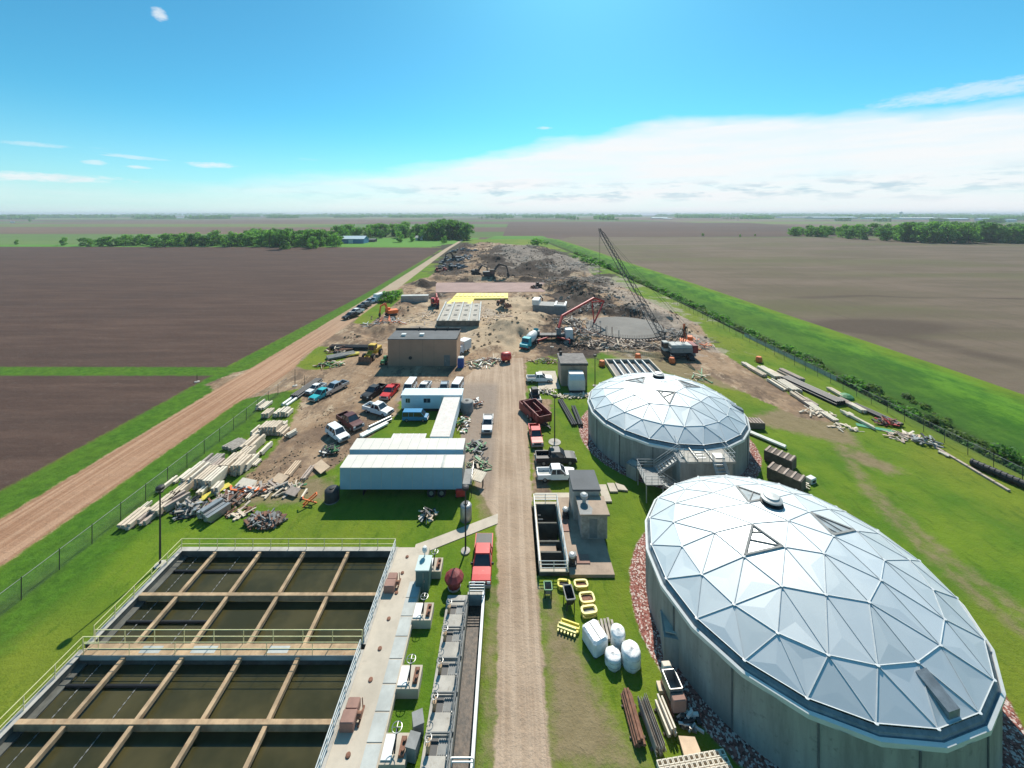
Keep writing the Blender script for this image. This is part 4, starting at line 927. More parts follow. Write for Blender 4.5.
b = MB(); rail_run(b, [(.5, -1.4, 1.6), (.5, 1.4, 1.6)], .9, .03, .9); b.build('railing', M['steel'], o)
of = empty('office_trailer', (-12.95, 68.0, 0), 0, 'pale blue office trailer with two dark windows', 'office trailer')
b = MB(); b.box(-5.0, 5.0, -1.2, 1.25, .5, 2.68); b.build('wall', M['office'], of)
b = MB(); b.box(-5.1, 5.1, -1.3, 1.35, 2.68, 2.8); b.build('roof', pm('pale blue roof', (.55, .66, .70), .6, var=.06), of)
b = MB(); b.box(-4.9, 4.9, -1.0, 1.1, 0, .5); b.build('skirting', M['dark'], of)
for x0, x1 in ((-4.3, -3.6), (-1.3, -.2)):
    b = MB(); b.box(x0, x1, -1.22, -1.2, 1.5, 2.2); w_ = b.build('window', M['glass'], of)
    b = MB(); b.bar((x0, -1.23, 1.48), (x1, -1.23, 1.48), .04, .06); b.bar((x0, -1.23, 2.22), (x1, -1.23, 2.22), .04, .06); b.box((x0 + x1) / 2 - .02, (x0 + x1) / 2 + .02, -1.24, -1.22, 1.5, 2.2); b.build('frame', M['white'], w_)
for x0 in (1.6,): b = MB(); b.box(x0, x0 + .8, -1.22, -1.2, .6, 2.4); b.build('door', M['white'], of)
lt = empty('storage_trailer', (-9.45, 60.4, 0), 0, 'white roofed trailer with red blotches, end on between the offices', 'trailer')
b = MB(); b.box(-1.3, 1.3, -5.8, 5.8, .7, 2.55); b.build('body', M['office'], lt)
b = MB(); b.box(-1.35, 1.35, -5.85, 5.85, 2.55, 2.66); b.build('roof', M['roofrust'], lt)
for y in (-3, -1.8): b = MB(); b.tube((-1.25, y, .4), (-.9, y, .4), .4, 12); b.tube((.9, y, .4), (1.25, y, .4), .4, 12); b.build('wheel', M['tire'], lt)
b = MB(); b.box(-1.2, -1.1, 3, 3.1, 0, .7); b.box(1.1, 1.2, 3, 3.1, 0, .7); b.build('jack_leg', M['dark'], lt)
fl_ = empty('flat_roof_shed', (-14.0, 55.6, 0), 0, 'low shed with white and pink sheet roof beside the trailers', 'shed')
b = MB(); b.box(-2.2, 2.2, -.8, .9, 0, 1.8); b.build('wall', M['grey'], fl_); b = MB(); b.box(-2.4, 2.35, -1.0, 1.1, 1.8, 1.88)
b.build('roof', M['roofrust'], fl_)
b = MB()
for k in range(6): b.box(-2.3 + k * .9, -2.2 + k * .9, -1, 1.1, 1.88, 1.91)
b.build('roof_rib', M['white'], fl_)
# ------------------------------------------------------------------ vehicles
def wheels(root, xs, ys, r=.38, w=.26, proto=None):
    first = None
    for y in ys:
        for x in xs:
            if first is None:
                b = MB(); b.lathe([(.01, w / 2), (r * .8, w / 2), (r, w / 2 - .05), (r, -w / 2 + .05), (r * .8, -w / 2), (.01, -w / 2)], 16)
                b.v = [(z, x_, y_) for x_, y_, z in b.v]; first = b.build('wheel', M['tire'], root); first.location = (x, y, r)
                c = MB(); c.lathe([(.01, w / 2 + .012), (r * .55, w / 2 + .012), (r * .6, w / 2 - .02)], 12); c.lathe([(.01, -w / 2 - .012), (r * .55, -w / 2 - .012), (r * .6, -w / 2 + .02)], 12)
                c.v = [(z, x_, y_) for x_, y_, z in c.v]; c.build('rim', M['rim'], first)
            else: copy_tree(first, root, (x, y, r)); TREE[root.name].append(first) if False else None
    return first
def car(px, py, rz, paint_, label, kind='pickup', name=None, xy=None, z=None, cap=None, group='trucks and cars parked on the site', sc=1.0, bedload=None, tonneau=False):
    """local -Y is the front"""
    x, y = xy if xy else G(px, py)
    if z is None: z = ground_z(x, y)
    cats = {'pickup': 'pickup truck', 'suv': 'SUV', 'van': 'van'}
    o = empty(name or {'pickup': 'pickup_truck', 'suv': 'parked_suv', 'van': 'parked_van'}[kind], (x, y, z), rz, label, cats[kind], group); o.scale = (U * sc,) * 3
    P_ = PAINT[paint_]; hw = .98
    yb = .95 if kind == 'pickup' else 2.55
    b = MB()
    b.profx([(-2.85, .45), (-2.88, .85), (-2.78, 1.02), (-2.2, 1.10), (-1.35, 1.16), (yb, 1.16), (yb, .42), (2.0, .42) if kind != 'pickup' else (yb, .40), (-2.3, .40)], -hw, hw, .06, 1.0)
    if kind == 'pickup':
        b.box(-hw, -hw + .14, .95, 2.9, .5, 1.18); b.box(hw - .14, hw, .95, 2.9, .5, 1.18)
    b.build('body', P_, o)
    # greenhouse
    y0, y1, y2, y3 = (-1.38, -.62, .72, .95) if kind == 'pickup' else (-1.38, -.62, 2.2, 2.55) if kind == 'suv' else (-2.2, -1.5, 2.5, 2.6)
    ht = 1.86 if kind != 'van' else 2.15; w0, w1 = .90, .74 if kind != 'van' else .85
    b = MB(); b.add([(-w0, y0, 1.15), (w0, y0, 1.15), (w0, y3, 1.15), (-w0, y3, 1.15), (-w1, y1, ht - .06), (w1, y1, ht - .06), (w1, y2, ht - .06), (-w1, y2, ht - .06)],
                    [(0, 1, 5, 4), (1, 2, 6, 5), (2, 3, 7, 6), (3, 0, 4, 7), (4, 5, 6, 7)]); b.build('window', M['glass'], o)
    b = MB(); b.bbox(-w1 - .03, w1 + .03, y1 - .02, y2 + .04, ht - .08, ht + .01, .05)
    for sx in (-1, 1):
        for (ya, yb_) in ((y0, y1), (y3, y2)): b.bar((sx * w0, ya, 1.15), (sx * w1, yb_, ht - .06), .07, .07)
        ys_ = [.1] if kind == 'pickup' else [.1, 1.2]
        for q in ys_: b.bar((sx * (w0 + .005), q, 1.15), (sx * (w1 + .01), q, ht - .06), .1, .09)
    b.build('roof', P_, o)
    if kind == 'pickup':
        b = MB(); b.box(-hw + .14, hw - .14, .96, 2.8, .5, .72); b.build('bed_floor', M['black'] if not bedload else M[bedload], o)
        b = MB(); b.box(-hw + .02, hw - .02, 2.82, 2.92, .55, 1.16); b.build('tailgate', P_, o)
        if tonneau: b = MB(); b.box(-hw + .1, hw - .1, 1.0, 2.84, 1.1, 1.2); b.build('tonneau_cover', M['black'], o)
        if cap: b = MB(); b.bbox(-hw + .04, hw - .04, .98, 2.88, 1.15, 1.8, .1); b.build('bed_cap', M[cap], o)
    b = MB(); b.bbox(-.99, .99, -3.0, -2.83, .42, .68, .04); b.build('front_bumper', M['steel'] if paint_ != 'black' else M['dark'], o)
    b = MB(); b.bbox(-.97, .97, 2.9 if kind == 'pickup' else 2.52, 3.02 if kind == 'pickup' else 2.66, .45, .68, .03); b.build('rear_bumper', M['steel'], o)
    b = MB(); b.box(-.55, .55, -2.90, -2.84, .70, .96); b.build('grille', M['dark'], o)
    for sx in (-1, 1):
        b = MB(); b.box(min(sx * .6, sx * .93), max(sx * .6, sx * .93), -2.895, -2.8, .74, .95); b.build('headlight', M['lens'], o)
        ye = 2.9 if kind == 'pickup' else 2.54
        b = MB(); b.box(min(sx * .82, sx * .965), max(sx * .82, sx * .965), ye, ye + .04, .75, 1.1); b.build('tail_light', M['tail'], o)
        b = MB(); b.bbox(min(sx * .95, sx * 1.2), max(sx * .95, sx * 1.2), -1.2, -1.05, 1.15, 1.35, .03); b.build('mirror', M['dark'], o)
    wheels(o, (-.86, .86), (-1.95, 1.85 if kind == 'pickup' else 1.6))
    return o
D = R_
car(483, 566, 0, 'red', 'bright red pickup truck parked on the grass verge just left of the gravel road', xy=(-2.45, 37.5), z=.02, sc=.97, tonneau=True)
car(487, 424, 0, 'white', 'white pickup with a black bed driving on the gravel left of the road', xy=(-3.3, 61.9), z=.02, sc=.88, tonneau=True)
car(534, 437, D(3), 'red', 'red pickup truck right of the road, towing the dull red dump trailer', xy=(3.9, 58.6), z=.02, sc=.95)
car(556, 463, D(92), 'black', 'black pickup truck parked side on below the red pickup', xy=(6.2, 53.2), z=.02, sc=1.0)
car(553, 480, D(92), 'white', 'white flatbed pickup parked beside the black pickup', xy=(5.9, 49.9), z=.02, sc=.9, bedload='panel')
car(541, 381, D(92), 'white', 'white pickup parked side on by the brown walled shed', xy=(6.0, 78.8), z=.02, sc=.95)
# left yard
car(335, 391, D(155) - D(180), 'silver', 'silver pickup with a dark bed in the row nearest the lumber', sc=.98)
car(322, 397, D(-20), 'teal', 'dark teal flatbed truck left of the silver pickup', sc=.9, bedload='steel')
car(316, 391, D(-20), 'white', 'small white pickup at the left end of the row', sc=.75)
car(374, 395, D(-20), 'black', 'black pickup left of the dull red pickup', sc=1.0)
car(390, 395, D(-8), 'red', 'dull red pickup left of the office trailer', sc=.98)
car(378, 413, D(65), 'white', 'white crew cab pickup in the middle of the yard', sc=1.0)
car(350, 425, D(50), 'maroon', 'dark maroon pickup between two white vehicles', sc=1.02)
car(337, 437, D(50), 'white', 'white SUV with dark windows nearest the long trailers', 'suv', sc=.9)
car(415, 420, D(90), 'blue', 'bright blue van in the shade of the office trailer', 'van', sc=.8)
for i, (px, py, c, k, l) in enumerate(((410, 390.6, 'white', 'van', 'white van behind the left end of the office trailer'), (424, 391, 'white', 'pickup', 'white pickup behind the middle of the office trailer'), (444, 391, 'silver', 'pickup', 'silver pickup behind the office trailer, second from its right end'), (457, 390.6, 'white', 'van', 'white van behind the right end of the office trailer'))):
    car(px, py, D(rnd.uniform(-10, 10)), c, l, k, sc=.9)
# beyond, along the dirt road
car(351, 318, D(-24), 'black', 'black pickup nearest the camera in the roadside row', sc=1.1)
car(356, 314, D(-24), 'white', 'white pickup second in the roadside row', sc=1.1)
car(361, 310, D(-22), 'black', 'dark pickup in the middle of the roadside row', sc=1.1)
car(365, 307, D(-22), 'grey', 'grey pickup just ahead of the white box truck', sc=1.1)
car(370, 303, D(-22), 'silver', 'silver pickup behind the white box truck', sc=1.0)
def boxtruck(x, y, rz, label, boxm='white', cabp='white', L=6.0, name='box_truck', cat='box truck'):
    o = empty(name, (x, y, ground_z(x, y)), rz, label, cat); o.scale = (U,) * 3
    b = MB(); b.bbox(-1.2, 1.2, -L / 2 + .2, L / 2, .9, 3.3, .05); b.build('cargo_box', M[boxm], o)
    b = MB(); b.profx([(-L / 2 - 1.9, .5), (-L / 2 - 1.9, 1.2), (-L / 2 - 1.4, 1.4), (-L / 2 - 1.0, 2.3), (-L / 2 + .1, 2.4), (-L / 2 + .1, .5)], -1.1, 1.1, .1, 1.5); b.build('cab', PAINT[cabp], o)
    b = MB(); b.add([(-.9, -L / 2 - 1.42, 1.45), (.9, -L / 2 - 1.42, 1.45), (.85, -L / 2 - 1.04, 2.2), (-.85, -L / 2 - 1.04, 2.2)], [(0, 1, 2, 3)]); b.build('windscreen', M['glass'], o)
    wheels(o, (-1.0, 1.0), (-L / 2 - .9, L / 2 - 1.2), .48, .3); return o
x, y = G(380, 301); boxtruck(x, y, D(-22), 'white box truck at the far end of the roadside row')
x, y = G(464, 352); boxtruck(x, y, D(-30), 'white service truck at the right corner of the brown building', L=3.4, name='service_truck', cat='truck')
x, y = G(415, 301); o = empty('storage_container', (x, y, ground_z(x, y)), D(4), 'grey storage container near the red excavator', 'container')
b = MB(); b.box(-5, 5, -1.3, 1.3, 0, 2.7); b.build('body', M['steel'], o); b = MB(); b.box(-5.03, 5.03, -1.33, 1.33, 2.7, 2.8); b.build('roof', M['panel'], o)
b = MB(); b.box(-5.06, -5, -1.1, 1.1, .1, 2.5); b.build('door', M['grey'], o)
o = empty('portable_toilet', (-10.4, 86.4, 0), 0, 'blue portable toilet at the right corner of the brown building', 'portable toilet')
b = MB(); b.bbox(-.65, .65, -.65, .65, 0, 2.0, .06); b.build('body', M['blue'], o); b = MB(); b.lathe([(.9, 2.0), (.8, 2.15), (.01, 2.35)], 4, a0=math.pi / 4); b.build('roof', M['white'], o)
b = MB(); b.box(-.4, .4, -.67, -.65, .1, 1.85); b.build('door', M['blue'], o)
# teal mixer truck
def mixer(x, y, rz, label):
    o = empty('mixer_truck', (x, y, ground_z(x, y)), rz, label, 'mixer truck'); o.scale = (U,) * 3; P_ = PAINT['teal']
    b = MB(); b.profx([(-4.4, .6), (-4.4, 1.5), (-3.2, 1.75), (-2.9, 2.8), (-1.6, 2.9), (-1.6, .6)], -1.15, 1.15, .1, 1.8); b.build('cab', P_, o)
    b = MB(); b.add([(-.95, -3.22, 1.8), (.95, -3.22, 1.8), (.9, -2.95, 2.65), (-.9, -2.95, 2.65)], [(0, 1, 2, 3)]); b.build('windscreen', M['glass'], o)
    b = MB(); b.box(-1.0, 1.0, -1.6, 4.0, .7, 1.0); b.build('frame', M['dark'], o)
    b = MB(); b.lathe([(.3, -3.0), (.9, -2.7), (1.25, -1.2), (1.25, .3), (.8, 2.0), (.5, 2.6), (.45, 2.7)], 20)
    ct, st_ = math.cos(1.38), math.sin(1.38); b.v = [(x_, y_ * ct + z_ * st_ + 1.1, -y_ * st_ + z_ * ct + 2.3) for x_, y_, z_ in b.v]; b.build('drum', M['white'], o, True)
    b = MB(); b.lathe([(.3, 0), (.8, .9)], 12, (0, 3.9, 2.7)); b.bar((0, 4.0, 2.7), (0, 4.8, 1.2), .5, .1); b.build('chute', P_, o)
    b = MB(); b.box(-1.2, 1.2, -4.5, -4.35, .4, .8); b.build('bumper', M['maroon'], o)
    wheels(o, (-1.0, 1.0), (-3.3, 1.6, 3.0), .52, .35); return o
x, y = G(530, 349); mixer(x + .2, y + 2.5, D(-28), 'teal and white concrete mixer truck facing the camera at the end of the road')
# tracked machines
def tracks(o, L=4.2, w=.55, gap=2.2, h=.9):
    for s_ in (-1, 1):
        b = MB(); b.profx([(-L / 2, h * .35), (-L / 2 + .3, h), (L / 2 - .3, h), (L / 2, h * .35), (L / 2 - .4, 0), (-L / 2 + .4, 0)], s_ * gap / 2 - w / 2, s_ * gap / 2 + w / 2); b.build('track', M['dark'], o)
def excavator(x, y, rz, mat, label, sc=1.0, reach=1.0, dark=False, z=None):
    o = empty('excavator', (x, y, ground_z(x, y) if z is None else z), rz, label, 'excavator', 'excavators working on the site'); o.scale = (U * sc,) * 3
    tracks(o)
    b = MB(); b.bbox(-1.4, 1.4, -1.3, 2.4, 1.0, 2.2, .1); b.build('house', M[mat], o)
    b = MB(); b.bbox(-1.4, -.35, -1.9, -.1, 1.1, 2.9, .08); c = b.build('cab', M[mat], o); b = MB(); b.box(-1.3, -.45, -1.93, -1.9, 1.5, 2.7); b.box(-1.43, -1.4, -1.7, -.3, 1.6, 2.7); b.build('window', M['glass'], c)
    p0, p1, p2, p3 = (.2, -1.2, 1.8), (.2, -3.6 * reach, 4.8), (.2, -6.4 * reach, 4.0), (.2, -6.9 * reach, 1.6)
    b = MB(); b.bar(p0, p1, .45, .7); b.bar(p1, p2, .4, .55); b.build('boom', M[mat], o)
    b = MB(); b.bar((.2, -6.3 * reach, 4.2), p3, .32, .45); b.tube((.2, -2.2, 3.9), (.2, -5.2 * reach, 4.7), .09, 6); b.build('stick', M[mat if not dark else 'dark'], o)
    b = MB(); b.profx([(-7.6 * reach, .7), (-7.3 * reach, .1), (-6.5 * reach, .2), (-6.5 * reach, 1.5), (-7.0 * reach, 1.7)], -.4, .8); b.build('bucket', M['dark'], o)
    return o
def at(px, py): return G(px, py)
x, y = at(435, 307); excavator(x, y, D(15), 'redp', 'red excavator left of the yellow formwork', 1.1)
x, y = at(489, 281); excavator(x, y + 4, D(95), 'black', 'black excavator on the far bank of the pink pad', 1.5, z=1.2)
x, y = at(391, 316); excavator(x, y, D(-60), 'orange', 'orange excavator among scrap behind the brown building', .95, .6)
x, y = at(690, 352); excavator(x, y + 2, D(160), 'orange', 'orange red excavator with raised dark arm beside the crane', 1.15, .9, True)
x, y = at(538, 306); excavator(x, y + 1, D(20), 'dark', 'dark excavator beside the white concrete structure', .9, .7)
x, y = at(456, 262); excavator(x, y, D(-50), 'black', 'black excavator digging among the far spoil heaps, left one', 1.4)
x, y = at(476, 274); excavator(x, y, D(60), 'dark', 'dark excavator just behind the far bank, left of the big black one', 1.2)
def loader(x, y, rz, mat, label, sc=1.0, bucket='rust', nm='wheel_loader', cat='wheel loader'):
    o = empty(nm, (x, y, ground_z(x, y)), rz, label, cat, None); o.scale = (U * sc,) * 3
    b = MB(); b.bbox(-.9, .9, .2, 3.0, .9, 2.0, .1); b.bbox(-.6, .6, -1.6, .2, .8, 1.4, .1); b.build('body', M[mat], o)
    b = MB(); b.bbox(-.75, .75, -.4, 1.0, 1.5, 3.0, .08); c = b.build('cab', M[mat], o); b = MB(); b.box(-.65, .65, -.43, -.4, 1.8, 2.8); b.box(-.78, -.75, -.3, .9, 1.9, 2.8); b.box(.75, .78, -.3, .9, 1.9, 2.8); b.build('window', M['glass'], c)
    b = MB(); b.bar((-.5, -.6, 1.5), (-.5, -2.9, .7), .2, .35); b.bar((.5, -.6, 1.5), (.5, -2.9, .7), .2, .35); b.build('arm', M[mat], o)
    b = MB(); b.profx([(-4.2, .15), (-3.0, .1), (-2.8, .9), (-3.1, 1.3), (-3.2, .9), (-3.3, .3)], -1.45, 1.45); b.build('bucket', M[bucket], o)
    wheels(o, (-1.05, 1.05), (-1.5, 1.9), .75, .5); return o
x, y = at(372, 358); loader(x, y, D(-8), 'yellowm', 'yellow wheel loader with a big brown bucket left of the brown building', 1.15)
x, y = at(386, 363); loader(x, y, D(170), 'greenm', 'small green tractor against the left wall of the brown building', .6, 'dark', 'tractor', 'tractor')
x, y = at(504, 302) ; loader(at(503, 308)[0], at(503, 308)[1], D(40), 'rust', 'rust coloured loader on the soil right of the formwork', 1.0)
x, y = at(544, 276); loader(at(537, 288)[0], at(537, 288)[1], D(-60), 'dark', 'small dark loader on the right end of the pink pad', .9)
x, y = at(437, 272); loader(x, y, D(20), 'redp', 'red loader left of the far bank, nearer the dirt road', .9); x, y = at(444, 271.5); loader(x, y, D(-20), 'redp', 'red loader left of the far bank, second from the dirt road', .9)
# crane
def lattice(mb, p, q, w0, w1, n, r=.09):
    p = Vector(p); q = Vector(q); d = (q - p).normalized(); a = d.cross(Vector((0, 0, 1))).normalized(); c = a.cross(d)
    prev = None
    for i in range(n + 1):
        t_ = i / n; w = (w0 + (w1 - w0) * t_) * (1 if .05 < t_ < .95 else .5) / 2; o_ = p + (q - p) * t_
        cur = [o_ + a * (sx * w) + c * (sy * w) for sx, sy in ((-1, -1), (1, -1), (1, 1), (-1, 1))]
        if prev:
            for k in range(4): mb.tube(prev[k], cur[k], r, 4, cap=False); mb.tube(prev[k], cur[(k + 1) % 4], r * .55, 3, cap=False)
        prev = cur
cx_, cy_ = 38.9, 92.5
cr = empty('crawler_crane', (cx_, cy_, .1), D(0), 'white crawler crane with a long dark lattice boom leaning left', 'crane')
for s_ in (-1, 1):
    b = MB(); b.profx([(-3.2, .35), (-2.8, 1.1), (2.8, 1.1), (3.2, .35), (2.8, 0), (-2.8, 0)], s_ * 2.1 - .55, s_ * 2.1 + .55); b.build('track', M['black'], cr)
b = MB(); b.box(-1.8, 1.8, -1.4, 1.4, .6, 1.3); b.build('carbody', M['dark'], cr)
b = MB(); b.bbox(-2.1, 3.2, -1.6, 1.5, 1.3, 2.4, .1); b.build('house', M['grey'], cr); b = MB(); b.bbox(-1.8, 2.9, -1.45, 1.35, 2.4, 3.0, .12); b.build('engine_cover', M['panel'], cr)
b = MB(); b.bbox(2.9, 4.1, -1.7, 1.6, 1.3, 3.0, .1); b.build('counterweight', M['maroon'], cr)
b = MB(); b.bbox(-3.3, -2.1, -.6, 1.0, 1.4, 3.4, .1); c = b.build('cab', M['panel'], cr); b = MB(); b.box(-3.35, -2.3, -.63, -.6, 2.0, 3.2); b.box(-3.33, -3.3, -.5, .9, 2.0, 3.2); b.build('window', M['glass'], c)
tip = Vector((28.4 - cx_, 126 - cy_, 28.2)); foot = Vector((-2.0, 1.2, 2.0))
b = MB(); lattice(b, foot, tip, 1.5, 1.1, 30, .085); b.build('boom', M['dark'], cr)
b = MB(); lattice(b, (1.2, -.2, 3.2), (1.6, -1.2, 7.2), .8, .4, 6, .07); b.bar((-.6, 0, 3.2), (1.5, -1.1, 7), .12, .12); b.build('gantry', M['dark'], cr)
b = MB()
for s_ in (-.4, .4): b.tube((1.6 + s_, -1.2, 7.2), tip + Vector((s_ * .6, 0, 0)), .035, 4)
b.tube(tip, (tip.x, tip.y, 6.0), .03, 4); b.tube(tip + Vector((.25, 0, 0)), (tip.x + .25, tip.y, 6.0), .03, 4); b.build('cable', M['dark'], cr)
b = MB(); b.bbox(tip.x - .1, tip.x + .4, tip.y - .2, tip.y + .2, 5.0, 6.0, .1); b.build('hook_block', M['redp'], cr)
# concrete pump with folding red boom
px0 = at(553, 341); pp = empty('concrete_pump', (px0[0], px0[1] + 1, ground_z(*px0)), D(0), 'concrete pump truck with a long folding red boom reaching over the new tank floor', 'concrete pump')
b = MB(); b.bbox(-5.2, 3.2, -1.1, 1.1, .9, 1.5, .08); b.build('chassis', M['dark'], pp)
b = MB(); b.bbox(3.2, 5.2, -1.15, 1.15, .6, 2.9, .15); b.build('cab', M['white'], pp)
b = MB(); b.lathe([(.6, 1.5), (.6, 3.0), (.01, 3.1)], 12, (1.6, 0, 0)); b.box(-4.8, -3.4, -.8, .8, 1.5, 2.4); b.build('turret', M['grey'], pp)
b = MB()
for sx, sy in ((4, 3.2), (4, -3.2), (-4, 3.4), (-4, -3.4)): b.bar((0, 0, 1.0), (sx, sy, .9), .3, .3); b.tube((sx, sy, 1), (sx, sy, 0), .12, 6)
b.build('outrigger', M['redp'], pp)
def W3(px, py, Z): return Vector(((px - 509) * Z / FP, Z, HC - (py - 214) * Z / FP))
bo_ = Vector(pp.location)
path_ = [Vector((1.6, 0, 3.0)) + bo_, W3(562, 316, 108), W3(594, 298, 116), W3(604, 301, 119), W3(594, 323, 119)]
path2 = [W3(604, 301, 119), W3(592, 302, 121), W3(594, 322, 121)]
b = MB(); w_ = .55
for p, q in zip(path_[:-1], path_[1:]): b.bar(p - bo_, q - bo_, w_, w_ * 1.1); b.tube(p - bo_ + Vector((0, -.4, .2)), q - bo_ + Vector((0, -.4, .2)), .1, 5); w_ *= .86
for p, q in zip(path2[:-1], path2[1:]): b.bar(p - bo_, q - bo_, .28, .3)
b.build('boom', M['redp'], pp)
wheels(pp, (-4, -2.8, 4.2), (-1.0, 1.0), .5, .35)
for w in TREE[pp.name][-1:]: pass
# dull red dump trailer, black trailer
o = empty('dump_trailer', (4.5, 64.5, .02), D(24), 'dull red open dump trailer parked beside the gravel road', 'trailer')
b = MB(); b.box(-1.15, 1.15, -2.7, 2.7, .6, .72); b.box(-1.2, -1.08, -2.7, 2.7, .7, 1.9); b.box(1.08, 1.2, -2.7, 2.7, .7, 1.9); b.box(-1.08, 1.08, -2.75, -2.65, .7, 1.75); b.box(-1.08, 1.08, 2.65, 2.75, .7, 1.9)
for k in range(6): b.box(-1.27, -1.2, -2.5 + k, -2.4 + k, .6, 1.9); b.box(1.2, 1.27, -2.5 + k, -2.4 + k, .6, 1.9)
b.build('body', M['maroon'], o); b = MB(); b.bar((0, -2.7, .6), (0, -4.4, .5), .14, .14); b.bar((-.9, -2.7, .6), (0, -3.9, .55), .1, .12); b.bar((.9, -2.7, .6), (0, -3.9, .55), .1, .12); b.build('hitch', M['dark'], o); wheels(o, (-1.3, 1.3), (-.5, .5), .4, .25)
o = empty('roll_off_bin', (3.5, 65.8, .02), D(24), 'second dull red bin, left of the dump trailer and half hidden by it', 'bin')
b = MB(); b.box(-.9, .9, -2.2, 2.2, .2, .3); b.box(-1, -.9, -2.2, 2.2, .2, 1.5); b.box(.9, 1, -2.2, 2.2, .2, 1.5); b.box(-.9, .9, -2.25, -2.2, .2, 1.5); b.box(-.9, .9, 2.2, 2.25, .2, 1.5); b.build('body', M['maroon'], o); b = MB(); b.box(-.9, .9, -2.2, 2.2, .3, .7); b.build('contents', M['rust'], o)
o = empty('skid_steer', (4.6, 71.2, .02), D(10), 'black skid steer behind the dull red dump trailer', 'skid steer')
b = MB(); b.bbox(-.7, .7, -1.0, 1.2, .4, 1.3, .1); b.build('body', M['black'], o); b = MB(); b.bbox(-.55, .55, -.5, .7, 1.3, 2.0, .06); b.build('cab', M['dark'], o); b = MB(); b.box(-.85, .85, -1.9, -1.1, .1, .7); b.build('bucket', M['grey'], o)
b = MB(); b.bar((-.7, .9, 1.5), (-.7, -1.4, .6), .12, .15); b.bar((.7, .9, 1.5), (.7, -1.4, .6), .12, .15); b.build('arm', M['steel'], o); wheels(o, (-.75, .75), (-.55, .65), .4, .3)
# red tank, junk at the road head
o = empty('fuel_tank', (*at(506, 362), .1), .4, 'red cylindrical fuel tank on the dirt beside the top of the road', 'fuel tank')
b = MB(); b.lathe([(.01, -1.1), (.8, -1.0), (.95, -.7), (.95, .7), (.8, 1.0), (.01, 1.1)], 16); b.v = [(z, x_, y_ + 1.2) for x_, y_, z in b.v]; b.build('vessel', M['redp'], o, True); b = MB(); b.box(-.8, -.5, -.6, .6, 0, .5); b.box(.5, .8, -.6, .6, 0, .5); b.build('stand', M['dark'], o)

# ------------------------------------------------------------------ stacks and loose material
def stack(px, py, L, W, H, rz, mat, label, nx_=4, nz_=3, name='timber_stack', cat='timber stack', group=None, gap=.05, xy=None, bearers=True, jit=.12, end='woodd'):
    """bundles of beams on bearers; px,py = centre on the ground"""
    x, y = xy if xy else G(px, py); o = empty(name, (x, y, max(0, ground_z(x, y))), rz, label, cat, group)
    b = MB(); r0 = random.Random(int(px * 13 + py * 7)); bw = W / nx_; bh = H / nz_
    for k in range(nz_):
        for i in range(nx_):
            if k == nz_ - 1 and nz_ > 1 and r0.random() < .22: continue
            dx = r0.uniform(-jit, jit); l2 = L / 2 * r0.uniform(.86, 1.0)
            b.box(-W / 2 + i * bw + gap, -W / 2 + (i + 1) * bw - gap, -l2 + dx, l2 + dx, .12 + k * bh, .12 + (k + 1) * bh - .02)
            b.m[-4] = b.m[-3] = 1  # end faces take a darker tone: end grain plus painted shade
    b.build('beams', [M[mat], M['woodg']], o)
    if bearers:
        b = MB()
        for q in (-.32, .32): b.box(-W / 2 - .1, W / 2 + .1, q * L - .06, q * L + .06, 0, .12)
        b.build('bearer', M['woodd'], o)
    return o
M['pale'] = pm('pale beams', (.62, .50, .37), .8, var=.18, scale=1.8, dirt=(.42, .36, .28), dk=.5)
M['palew'] = pm('whitish beams', (.70, .61, .48), .75, var=.12, scale=2, dirt=(.5, .46, .4), dk=.4)
M['mauve'] = pm('pinkish grey beams', (.42, .33, .27), .85, var=.2, scale=2)
gp = 'pale beam stacks in the left yard'
